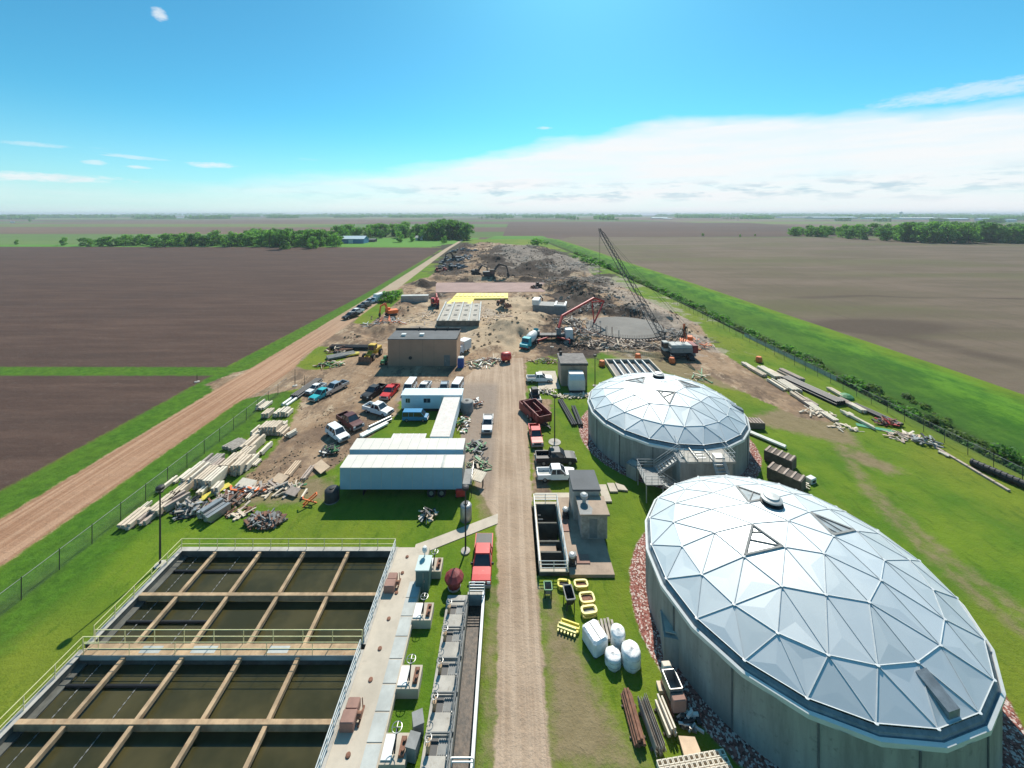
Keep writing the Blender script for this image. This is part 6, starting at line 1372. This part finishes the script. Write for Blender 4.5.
pad = PP((435.5, 292.5), (436, 282.8), (545, 282.8), (545, 292.0)); b = MB(); b.prism(pad, -.5, .12); tag(b.build('aggregate_pad', M['pinkslab']), 'long flat pink aggregate pad at the back of the site', 'pad')
o = empty('slab_forms', (0, 0, 0), 0, 'bright yellow concrete forms set out in an L behind the grey slab', 'formwork'); b = MB()
b.prism(PP((452, 300), (457, 294.5), (508, 294.5), (508, 299.5), (474, 300)), 0, .6); b.prism(PP((444, 307), (452, 300.2), (474, 300.2), (472, 306)), 0, .6); b.build('forms', M['yellow'], o)
b = MB(); r0 = random.Random(5)
for i in range(12): x, y = G(458 + i * 4.1, 296.5); b.box(x - .8, x + .5, y - 3, y + 3, .6, .75)
b.build('form_ribs', M['yellowpale'], o)
fs_ = empty('grey_slab', (0, 0, 0), 0, 'pale grey concrete slab with rows of dark openings and a dark front wall', 'slab'); A = G(437, 326); Bq = G(479, 326); Cq = G(481, 306); Dq = G(446, 306)
b = MB(); b.prism([A, Bq, Cq, Dq], -.4, .9); b.build('slab', M['concrete'], fs_); b = MB(); b.box(A[0], Bq[0], A[1] - .25, A[1] - .01, -.4, 1.6); b.build('front_wall', M['darkconc'], fs_)
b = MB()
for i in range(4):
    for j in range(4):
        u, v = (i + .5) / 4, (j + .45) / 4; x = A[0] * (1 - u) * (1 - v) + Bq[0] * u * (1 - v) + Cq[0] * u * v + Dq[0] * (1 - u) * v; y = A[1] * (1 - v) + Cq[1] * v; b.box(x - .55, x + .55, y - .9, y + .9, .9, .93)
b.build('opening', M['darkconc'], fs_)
b = MB()
for i in range(5): u = i / 4; b.bar((A[0] * (1 - u) + Bq[0] * u, A[1], 1.3), (Dq[0] * (1 - u) + Cq[0] * u, Dq[1], 1.3), .4, .7)
b.build('wall_stub', M['panel'], fs_)
x, y = G(549, 314); cs = empty('concrete_chamber', (x, y, 0), D(-12), 'grey walled concrete chamber with white pieces on top', 'chamber'); b = MB(); b.box(-5, 5.6, -3, 3, -.5, 3.4); b.build('wall', M['grey'], cs); b = MB(); b.box(-5.2, -3, -2.9, 2.0, 3.4, 5.0); b.build('white_box', M['white'], cs)
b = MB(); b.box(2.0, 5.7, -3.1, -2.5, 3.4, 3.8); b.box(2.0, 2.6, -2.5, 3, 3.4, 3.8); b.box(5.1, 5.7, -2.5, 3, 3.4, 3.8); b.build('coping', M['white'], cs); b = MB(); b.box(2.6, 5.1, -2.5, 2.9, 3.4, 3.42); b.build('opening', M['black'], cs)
# scattered spoil rocks and stakes, machinery near the crane
for i, (px, py, rx, ry, h, n, ms, l) in enumerate(((610, 344, 9, 2, .7, 90, ('pale', 'mauve', 'woodd'), 'line of pale rubble in front of the new tank floor'), (640, 347, 9, 1.5, .6, 70, ('pale', 'dark', 'mauve'), 'pale rubble and pipes between the new tank floor and the drying bed'), (580, 338, 6, 4, 1.2, 90, ('dark', 'grey', 'rust'), 'dark debris around the concrete pump'), (570, 325, 7, 5, 1.4, 90, ('grey', 'pale', 'woodd'), 'grey forms and debris left of the new tank floor'),
        (600, 310, 8, 5, 1.5, 80, ('dark', 'grey', 'woodd'), 'dark broken slabs behind the new tank floor'), (700, 345, 3, 4, 1, 44, ('orange', 'mauve', 'grey'), 'debris right of the crane'), (672, 336, 4, 4, 2.2, 60, ('dark', 'grey'), 'dark machinery pile behind the crane'), (700, 378, 3, 4, .5, 30, ('pale', 'greenm'), 'sticks and weeds on the ground right of the crane trail'),
        (470, 310, 6, 9, 1, 60, ('pale', 'mauve', 'ply'), 'planks strewn right of the grey slab'), (425, 318, 5, 8, .8, 70, ('ply', 'pale', 'mauve'), 'planks and soil strewn left of the grey slab'), (495, 320, 7, 7, .7, 60, ('ply', 'mauve', 'pale'), 'light debris on the soil mound'))):
    if l.startswith('sticks'): n, rx, ry = 14, 2, 2
    heap(px, py, rx, ry, h, n, ms, l, 'debris_heap', 'debris', 60 + i, ln=(.8, 3.0))
# rows of parked machines and cars among the spoil heaps
r0 = random.Random(12)
cl = ['black', 'grey', 'black', 'white', 'maroon', 'grey', 'tan', 'black', 'silver']
for i in range(20):
    px, py = 440 + (i // 5) * 4 + (i % 5) * 6 + r0.uniform(-2, 2), 268 - (i // 5) * 5 + r0.uniform(-1, 1); x, y = G(px, py)
    c = cl[i % len(cl)]
    if i < 2: sp_ = car(px, py, D(r0.uniform(-40, 40)), c, 'vehicle parked among the far spoil heaps by the dirt road', xy=(x, y), group='vehicles among the far spoil heaps', sc=1.1)
    else: copy_tree([sp_, sp_][0], None, (x, y, ground_z(x, y)), D(r0.uniform(-60, 60)), 'vehicle parked among the far spoil heaps by the dirt road', 'vehicles among the far spoil heaps', U * r0.uniform(1.0, 1.3))
for i, (px, py, s_) in enumerate(((512, 255, 9), (530, 252, 8), (522, 262, 10), (545, 270, 7), (583, 272, 9), (570, 266, 9), (470, 247, 8), (500, 249, 8), (600, 282, 6), (556, 288, 6), (580, 289, 7))):
    heap(px, py, s_, s_ * 1.6, 2.0, 90, ('grey', 'woodg', 'darkconc') if i < 8 else ('dark', 'darkconc', 'woodd'), 'pile of broken concrete on the spoil heaps' if i < 8 else 'pile of black rubble behind the new tank floor', 'rubble_pile', 'rubble', 80 + i, ln=(1.2, 5), group='rubble piles at the back of the site' if i < 8 else 'black rubble piles')
# ------------------------------------------------------------------ trees, bushes
def leafball(mb, c, r, n, s, r0, squash=.8):
    for i in range(n):
        u = Vector((r0.gauss(0, 1), r0.gauss(0, 1), r0.gauss(0, 1))).normalized(); q = r * (.55 + .5 * r0.random())
        p = Vector(c) + Vector((u.x * q, u.y * q, u.z * q * squash))
        nrm = (u + Vector((r0.uniform(-.6, .6), r0.uniform(-.6, .6), r0.uniform(-.3, .7)))).normalized(); a = nrm.orthogonal().normalized(); b = nrm.cross(a); t_ = r0.uniform(0, 3.14)
        a, b = a * math.cos(t_) + b * math.sin(t_), b * math.cos(t_) - a * math.sin(t_); w = s * r0.uniform(.6, 1.3)
        mb.add([p - a * w - b * w * .6, p + a * w - b * w * .6, p + a * w * .7 + b * w * .7, p - a * w * .6 + b * w * .8], [(0, 1, 2, 3)])
def tree(seed, mat, H=20., wide=.42, low=.12, name='tree'):
    r0 = random.Random(seed); o = empty(name, (0, 0, 0)); t_ = MB(); t_.tube((0, 0, 0), (.3, .2, H * .35), .45, 8, .3); t_.tube((.3, .2, H * .35), (.1, .5, H * .8), .3, 6, .08)
    for k in range(5):
        a = r0.uniform(0, 6.28); z0 = H * r0.uniform(.2, .45); t_.tube((.2, .1, z0), (math.cos(a) * H * .2, math.sin(a) * H * .2, z0 + H * .25), .18, 5, .05)
    t_.build('trunk', M['bark'], o); c = MB()
    for k in range(22):
        a = r0.uniform(0, 6.28); z = r0.uniform(low + .10, .88); rad = wide * math.sin(math.pi * min(1, max(0, (z - low) / (1.02 - low)))) ** .6 * r0.uniform(.25, .75); leafball(c, (math.cos(a) * rad * H, math.sin(a) * rad * H, z * H), H * r0.uniform(.12, .20), 52, H * .036, r0)
    c.build('crown', M[mat], o); return o
protos = [tree(1, 'leaf', low=0.0, wide=.46), tree(2, 'leaf', wide=.55, low=-.08), tree(3, 'leafd', wide=.42, low=0), tree(4, 'leafd', wide=.52, low=-.06), tree(5, 'leaf', wide=.36, low=.02)]
for p in protos: p.location = (-400, -380, 0)
used = set()
def put_tree(k, x, y, h, label, cat, group, nm='tree'):
    p = protos[k]; rz = rnd.uniform(0, 6.28); s = h / 20.
    if k not in used:
        used.add(k); p.location = (x, y, -.3); p.rotation_euler = (0, 0, rz); p.scale = (s, s, s); tag(p, label, cat, group); c = p
    else:
        c = copy_tree(p, None, (x, y, -.3), rz, label, group, (s, s, s * rnd.uniform(.9, 1.1))); c['category'] = cat
    return c
r0 = random.Random(21)
gL = 'trees in the belt behind the left field'
for px in np.arange(84, 340, 3.9):
    px_ = px + r0.uniform(-2, 2); x, y = G(px_, 246.2 + r0.uniform(-1.6, .6)); hgt = (9 + 6 * min(1, (px_ - 80) / 180)) * r0.uniform(.7, 1.25); put_tree(r0.choice([0, 1, 1, 3]), x, y, hgt, 'leafy tree in the long belt behind the left ploughed field', 'tree', gL)
for px in np.arange(250, 340, 5.5): x, y = G(px, 243 + r0.uniform(-.8, .8)); put_tree(r0.choice([0, 2, 3]), x, y, 17 + r0.uniform(-2, 3), 'leafy tree in the long belt behind the left ploughed field', 'tree', gL)
x, y = G(285, 249); put_tree(3, x, y, 18, 'biggest dark bushy tree standing forward at the right part of the left belt', 'tree', None); x, y = G(313, 248.5); put_tree(1, x, y, 13, 'round tree between the dark bushy tree and the blue barn', 'tree', None)
x, y = G(63, 245.5); put_tree(1, x, y, 9.5, 'round tree standing alone left of the belt', 'tree', None); x, y = G(16, 244.5); put_tree(1, x, y, 5.5, 'small round bush tree near the left picture edge', 'tree', None); x, y = G(30, 221.5); put_tree(0, x, y, 16, 'lone tree far out in the left fields', 'tree', None)
gF = 'farmyard trees round the blue barn'
for i in range(30):
    px_ = 338 + i * 2.9 + r0.uniform(-3, 3); x, y = G(px_, 236.5 + r0.uniform(-2.5, 2)); put_tree(r0.choice([0, 1, 2, 4]), x, y, r0.uniform(14, 22), 'farmyard tree behind the blue barn', 'tree', gF)
for px_, py_, h in ((400, 242, 13), (412, 241.5, 10), (444, 243, 9), (352, 238.5, 15), (420, 240, 8)): x, y = G(px_, py_); put_tree(1, x, y, h, 'smaller round farmyard tree beside the blue barn drive', 'tree', 'round farmyard trees')
gC = 'tall trees of the clump by the dirt road'
for i in range(20):
    px_ = 428 + (i % 10) * 4.2 + r0.uniform(-1.5, 1.5); x, y = G(px_, 239.5 - (i // 10) * 2.6 + r0.uniform(-.6, .6)); put_tree(r0.choice([2, 3, 3]), x, y, r0.uniform(22, 28), 'tall dark tree in the dense clump left of the dirt road', 'tree', gC)
gR = 'trees in the belt along the right horizon'
for px in np.arange(792, 1050, 4.1):
    for row in range(2):
        px_ = px + r0.uniform(-2, 2); tt = min(1, max(0, (px_ - 800) / 130)); x, y = G(px_, 235.5 + 7 * tt - row * (2 + 3 * tt) + r0.uniform(-.8, .8))
        if 828 < px_ < 880 and row == 0 and r0.random() < .6: continue
        put_tree(r0.choice([0, 1, 2, 3]), x, y, (13 + 7 * tt) * r0.uniform(.65, 1.3), 'leafy tree in the belt beyond the right field', 'tree', gR)
for i, (px_, py_, h) in enumerate(((703, 236, 5), (740, 237, 4), (755, 236, 3.5))): x, y = G(px_, py_); put_tree(1, x, y, h, 'small lone bush at the edge between the right fields', 'tree', 'lone bushes between the right fields')
# bushes
def bush(seed, mat, n=90):
    r0 = random.Random(seed); b = MB()
    for k in range(6): a = r0.uniform(0, 6.28); leafball(b, (.55 * math.cos(a) * r0.random(), .8 * math.sin(a) * r0.random(), .4 + .3 * r0.random()), .5, n // 6, .13, r0)
    return b.build('bush', M[mat])
bp = [bush(1, 'leafd', 150), bush(2, 'weed', 150), bush(3, 'leafd', 120)]; bused = set()
def put_bush(k, x, y, s, label, group):
    c = bp[k] if k not in bused else bp[k].copy()
    if k in bused: col.objects.link(c)
    bused.add(k); c.location = (x, y, ground_z(x, y) - .1); c.rotation_euler = (0, 0, rnd.uniform(0, 6.28)); c.scale = (s, s * 1.2, s * .9); tag(c, label, 'bush', group); return c
y = 40.
while y < 340:
    x = float(DX(y)) + r0.uniform(-.3, 1.6); put_bush(r0.choice([0, 1, 2]), x, y, r0.uniform(.9, 1.5) * (1 + y / 300), 'dark scrubby bush growing in the ditch below the levee', 'bushes lining the ditch'); y += .9 + y * .008
for px_, py_, s in ((537, 246, 9), (584, 262, 4), (591, 264, 5), (599, 266, 4.5), (606, 268, 3.5), (575, 259, 3), (546, 244, 4)):
    x, y = G(px_, py_); put_bush(0, x, y, s, 'large dark bush on the green bank right of the far spoil heaps', 'large bushes by the far spoil heaps')
for px_, py_, s in ((391, 300, 4), (386, 302, 3), (394, 297, 3)): x, y = G(px_, py_); put_bush(0, x, y, s, 'green bush on the grass strip behind the roadside vehicles', 'bushes behind the roadside vehicles')
for i in range(12):
    x, y = G(900 + i * 9 + r0.uniform(-6, 6), 396 + i * 5.4 + r0.uniform(-4, 4)); put_bush(1, x, y, r0.uniform(.5, 1.0), 'pale green weed clump on the slope of the levee', 'weed clumps on the levee')
# ------------------------------------------------------------------ fences
FM = bpy.data.materials.new('chain link mesh'); FM.use_nodes = True; ft = FM.node_tree; fb = ft.nodes['Principled BSDF']; fb.inputs['Base Color'].default_value = (.30, .33, .33, 1); fb.inputs['Roughness'].default_value = .6
tp = ft.nodes.new('ShaderNodeBsdfTransparent'); mx = ft.nodes.new('ShaderNodeMixShader'); mx.inputs[0].default_value = .10
ft.links.new(tp.outputs[0], mx.inputs[1]); ft.links.new(fb.outputs[0], mx.inputs[2]); ft.links.new(mx.outputs[0], ft.nodes['Material Output'].inputs[0])
def fence(pts, label, sp=3.0, h=1.9, mesh=FM, name='chain_link_fence', postm='dark', rail=True):
    o = empty(name, (*pts[0], 0), 0, label, 'fence'); P0 = Vector((*pts[0], 0)); b = MB(); rl = MB(); proto = None
    for p, q in zip(pts[:-1], pts[1:]):
        p = Vector((*p, 0)) - P0; q = Vector((*q, 0)) - P0; b.add([p, q, q + Vector((0, 0, h)), p + Vector((0, 0, h))], [(0, 1, 2, 3)]); rl.tube(p + Vector((0, 0, h)), q + Vector((0, 0, h)), .03, 5)
        n = max(1, round((q - p).length / sp))
        for i in range(n):
            a = p + (q - p) * i / n
            if proto is None: m_ = MB(); m_.tube((0, 0, -.2), (0, 0, h + .1), .035, 5); proto = m_.build('post', M[postm], o); proto.location = a
            else: c = proto.copy(); col.objects.link(c); c.parent = o; c.location = a
    b.build('mesh', mesh, o)
    if rail: rl.build('top_rail', M['grey'], o)
    return o
fence([(-41.6, 8), (-41.7, 40), (-42.2, 76)], 'chain link fence along the left lawn and lumber yard')
fence([(63.0, 14), (62.9, 49), (62.7, 78), (62.0, 100), (60.5, 150)], 'chain link fence along the right lawn below the ditch')
silt = pm('pale silt cloth', (.42, .42, .38), .7, var=.15, scale=.6)
fence([(64.7, 79), (64.3, 90), (63.6, 108)], 'low pale silt fence behind the right chain link fence', 2.5, .8, silt, 'silt_fence', 'woodd', False)
# ------------------------------------------------------------------ poles
def pole(x, y, h, label, lamp=True, group='light poles', name='light_pole', r=.09):
    o = empty(name, (x, y, 0), 0, label, 'light pole' if lamp else 'pole', group); b = MB(); b.tube((0, 0, 0), (0, 0, h), r, 8, r * .65); b.build('pole', M['dark'], o)
    b = MB(); b.lathe([(.45, 0), (.45, .12), (.2, .16), (.01, .16)], 14); b.build('footing', M['concrete'], o)
    if lamp: b = MB(); b.tube((0, 0, h), (0, 0, h + .15), .14, 8); b.lathe([(.12, h + .1), (.34, h + .15), (.34, h + .38), (.2, h + .46), (.01, h + .48)], 10); b.build('lamp_head', M['dark'], o)
    return o
pole(-4.25, 39.1, 6.0, 'tall dark light pole on the lawn beside the red pickup'); pole(-32.8, 37.6, 7.0, 'tall dark light pole at the back left corner of the basins'); pole(6.6, 57.8, 6.4, 'dark light pole on the grass beside the second domed tank, right of the road')
pole(*G(595, 386), 5.6, 'dark light pole between the white cabin and the second domed tank'); pole(*G(552, 347), 5, 'thin pole near the teal mixer truck', False, None, 'utility_pole', .06); pole(*G(607, 348), 5.5, 'thin pole standing in front of the new tank floor', False, None, 'utility_pole', .06)
pole(*G(295, 386), 3.2, 'short gate post where the cross road meets the dirt road', False, None, 'gate_post', .06); pole(*G(304.5, 387), 2.2, 'shorter gate post by the long white pipes', False, None, 'gate_post', .05); pole(*G(197, 382), 1.5, 'small marker post at the corner of the lower left field', False, None, 'marker_post', .06)
o = empty('manhole_ring', (6.6, 58.0, 0), 0, 'round concrete manhole at the foot of the pole beside the second tank', 'manhole'); 
b = MB(); b.lathe([(.9, -.05), (.9, .08), (.6, .1), (.01, .1)], 18, (0, -.2, 0)); b.build('ring', M['concrete'], o)
# ------------------------------------------------------------------ farm and far things
def barn(px, py, w, d, h, rh, wall, roof, label, name='barn', cat='barn', group=None, rz=0, xy=None):
    x, y = xy if xy else G(px, py); o = empty(name, (x, y + d / 2, 0), rz, label, cat, group); b = MB(); b.box(-w / 2, w / 2, -d / 2, d / 2, -.3, h); b.add([(-w / 2, -d / 2, h), (-w / 2, d / 2, h), (-w / 2, 0, h + rh * .96), (w / 2, -d / 2, h), (w / 2, d / 2, h), (w / 2, 0, h + rh * .96)], [(0, 2, 1), (3, 4, 5)]); b.build('wall', M[wall], o)
    b = MB(); e = .5; b.add([(-w / 2 - e, -d / 2 - e, h - .1), (w / 2 + e, -d / 2 - e, h - .1), (w / 2 + e, 0, h + rh), (-w / 2 - e, 0, h + rh), (-w / 2 - e, d / 2 + e, h - .1), (w / 2 + e, d / 2 + e, h - .1)], [(0, 1, 2, 3), (3, 2, 5, 4)]); b.build('roof', M[roof], o)
    return o
M['barnblue'] = pm('blue metal siding', (.05, .22, .42), .6, var=.08); M['roofpale'] = pm('pale metal roof', (.50, .60, .64), .5, var=.08)
bl = barn(352, 243.5, 26, 16, 5.2, 3.0, 'barnblue', 'roofpale', 'long blue metal barn with a pale roof in front of the farm trees'); b = MB(); b.box(-4, 1, -8.06, -8, 0, 4); b.build('door', M['office'], bl)
barn(371, 242, 9, 8, 2.6, 1.6, 'woodd', 'roofdark', 'small dark lean-to right of the blue barn', 'shed', 'shed'); barn(398, 236.5, 11, 9, 4, 3, 'white', 'roofpale', 'white farmhouse half hidden by the farm trees', 'farmhouse', 'house'); barn(419, 240, 9, 8, 3, 2.4, 'white', 'panel', 'small pale roofed outbuilding left of the tall tree clump', 'outbuilding', 'outbuilding')
r0 = random.Random(77)
for i, (px, py, w, h, wl_, label) in enumerate(((660, 218.6, 110, 9, 'white', 'long white sheds on the far plain above the dark brown field'), (668, 219.2, 60, 6, 'panel', 'grey shed beside the long white sheds'), (836, 218.8, 300, 14, 'panel', 'large grey works building on the right horizon'), (880, 219, 170, 10, 'white', 'pale warehouse on the right horizon left of the water tower'), (920, 219.4, 220, 12, 'roofpale', 'blue grey warehouse under the water tower'),
        (958, 220.5, 120, 12, 'panel', 'pale blocks above the right tree belt'), (985, 221, 60, 14, 'white', 'white blocks above the right tree belt, nearer the edge'), (1012, 222, 40, 12, 'white', 'small white building above the right tree belt at the edge'), (800, 217.8, 300, 9, 'roofpale', 'long pale greenhouse like roofs on the right horizon'), (12, 222.8, 14, 5, 'white', 'white farm shed far out on the left edge'), (557, 217.6, 60, 7, 'white', 'white farm buildings on the centre horizon'), (385, 217, 40, 8, 'white', 'pale farm buildings on the horizon above the barn'), (180, 218.3, 50, 7, 'white', 'pale farm sheds on the horizon above the left belt'))):
    barn(px, py, w, w * .3, h * .7, h * .3, wl_, 'roofpale' if wl_ != 'roofpale' else 'white', label, 'distant_building', 'building')
o = empty('water_tower', (*G(901, 219), 0), 0, 'pale water tower on the right horizon', 'water tower'); b = MB(); b.tube((0, 0, 0), (0, 0, 34), 2.5, 10); b.build('stem', M['white'], o); b = MB(); b.lathe([(2.5, 32), (9, 38), (10, 43), (6, 48), (.1, 50)], 16); b.build('bowl', M['white'], o, True)
o = empty('radio_mast', (*G(738, 221), 0), 0, 'thin radio mast beyond the dark brown field', 'mast'); b = MB(); lattice(b, (0, 0, 0), (0, .5, 28), 1.2, .6, 10, .15); b.build('mast', M['dark'], o)
def woods(name, px, py, L, D_, h, label, n=None, mat='leafd', seed=0):
    x, y = G(px, py); r1 = random.Random(seed); b = MB(); n = n or int(L * 1.0)
    for i in range(n):
        cx, cy = r1.uniform(-L / 2, L / 2), r1.uniform(0, D_); hh = h * (.7 + .5 * vn(np.array(cx / 25. + seed * 9), np.array(0.), 3)); z = r1.uniform(0, hh); s = h * r1.uniform(.12, .28); a = r1.uniform(0, 3.14); ca, sa = math.cos(a), math.sin(a); tl = r1.uniform(-.7, .7)
        b.add([(cx - s * ca, cy - s * sa, z - s), (cx + s * ca, cy + s * sa, z - s), (cx + s * ca + s * tl, cy + s * sa, z + s * .8), (cx - s * ca + s * tl, cy - s * sa, z + s * .8)], [(0, 1, 2, 3)])
    o = b.build('distant_trees', M[mat]); o.location = (x, y, 0); tag(o, label, 'trees', None, 'stuff'); return o
wl2 = [(60, 218.2, 700), (100, 217.5, 900), (150, 218.9, 260), (205, 218.8, 280), (232, 217.2, 500), (281, 218.2, 230), (300, 216.8, 900), (348, 217.6, 280), (370, 217, 420), (415, 217.6, 500), (470, 216.6, 900), (500, 217.8, 240), (540, 217.6, 320), (566, 218.3, 160), (545, 216.2, 1800), (605, 219.3, 120), (620, 217, 500), (700, 218, 360), (690, 216.4, 900), (730, 217.3, 700), (760, 219, 200), (780, 217.2, 500), (820, 216.6, 900), (860, 218, 400), (940, 217.8, 900), (990, 218.6, 420), (1020, 220.6, 200), (20, 216.6, 900), (900, 216.2, 1800), (0, 219.5, 300), (200, 216, 2600), (390, 216, 2600), (760, 216, 2600), (1000, 216.4, 1800)]
for i, (px, py, L) in enumerate(wl2): woods('w', px, py, L, 40 + L * .1, 20 + L * .008, 'strip of dark woodland far out on the plain', min(1100, int(L * 1.8)), seed=i)
# farm windbreaks nearer in
for i, (px, py, n, h) in enumerate(((600, 220.3, 7, 12), (610, 220.1, 6, 12), (566, 219.5, 9, 16), (724, 219, 8, 14), (835, 221, 10, 15), (875, 221.5, 10, 17), (930, 222, 12, 18), (985, 223, 12, 18), (40, 217.9, 8, 18), (480, 218.6, 6, 14), (495, 219, 6, 12), (536, 218.4, 8, 18))):
    for k in range(n): x, y = G(px + k * 1.6 + r0.uniform(-1, 1), py + r0.uniform(-.2, .2)); put_tree(r0.choice([0, 3]), x, y, h * r0.uniform(.7, 1.1), 'small windbreak tree far out on the plain', 'tree', 'windbreak trees on the plain')
for o in list(bpy.data.objects):
    if o.name.startswith('orange_frame'): o.name = 'folding_barrier'

# clods, broken concrete and churned soil strewn over the building site, beyond counting
def strewn(name, mat, polys, n, smin, smax, seed, label, cl=7.):
    r1 = np.random.RandomState(seed); vs = []; fs = []; tot = 0; bx_ = [(min(p[0] for p in q), max(p[0] for p in q), min(p[1] for p in q), max(p[1] for p in q)) for q in polys]
    for q, (x0, x1, y0, y1) in zip(polys, bx_):
        X = r1.uniform(x0, x1, n * 6); Y = y0 + (y1 - y0) * r1.uniform(0, 1, n * 6) ** 1.4; ok = (sdpoly(X, Y, q) > 0) & (fbm(X, Y, cl, 3, seed) > .5 + r1.uniform(0, .18, n * 6)) & (np.hypot(X - 33.6, Y - 116) > 12.5) & ((Y > 97) | (seed == 4))
        for sx0, sx1, sy0, sy1 in ((-34, 16, 164, 196), (-31, -8, 117, 165), (-28, -10, 85, 95), (-3, 3.6, 60, 96), (8, 17, 75, 84), (-58, -47, 60, 600), (10, 20, 120, 150)): ok &= ~((X > sx0) & (X < sx1) & (Y > sy0) & (Y < sy1))
        X = X[ok][:n]; Y = Y[ok][:n]
        for x, y in zip(X, Y):
            s = (smin + (smax - smin) * r1.rand() ** 3) * (1 + max(0, y - 120) / 400.); z = ground_z(x, y); k = len(vs); a = r1.rand() * 6.28; nn = 5
            for i in range(nn): t_ = a + i * 2 * math.pi / nn; q_ = s * r1.uniform(.6, 1.2); vs.append((x + q_ * math.cos(t_), y + q_ * math.sin(t_), z - .1)); vs.append((x + q_ * .6 * math.cos(t_), y + q_ * .6 * math.sin(t_), z + s * r1.uniform(.35, .9)))
            for i in range(nn): j = (i + 1) % nn; fs.append((k + 2 * i, k + 2 * j, k + 2 * j + 1, k + 2 * i + 1))
            fs.append(tuple(k + 2 * i + 1 for i in range(nn)))
    b = MB(); b.v = vs; b.f = fs; b.m = [0] * len(fs); o = b.build(name, mat); tag(o, label, 'rubble', None, 'stuff'); return o
whole = dirt_polys[0]; right_ = PP((545, 292), (600, 285), (690, 330), (700, 352), (560, 356)); back_ = PP((436, 280), (462, 246), (545, 248), (590, 268), (610, 284), (560, 281))
CD = pm('dark wet clods', (.05, .038, .030), .9, var=.4, c2=(.11, .085, .066)); CT = pm('tan clods', (.30, .21, .13), .95, var=.4); CP = pm('pale rubble', (.30, .26, .22), .9, var=.3)
strewn('soil_clods', CT, [whole], 3500, .1, .6, 1, 'tan clods and churned soil over the building site')
strewn('mud_clods', CD, [right_, back_], 800, .12, .7, 2, 'dark wet clods and mud lumps over the building site')
strewn('rubble', CP, [right_], 600, .1, .8, 3, 'pale broken concrete chips over the building site', 5.)
strewn('yard_gravel', CT, [dirt_polys[1]], 900, .05, .22, 4, 'small clods on the bare earth of the left yard', 3.)
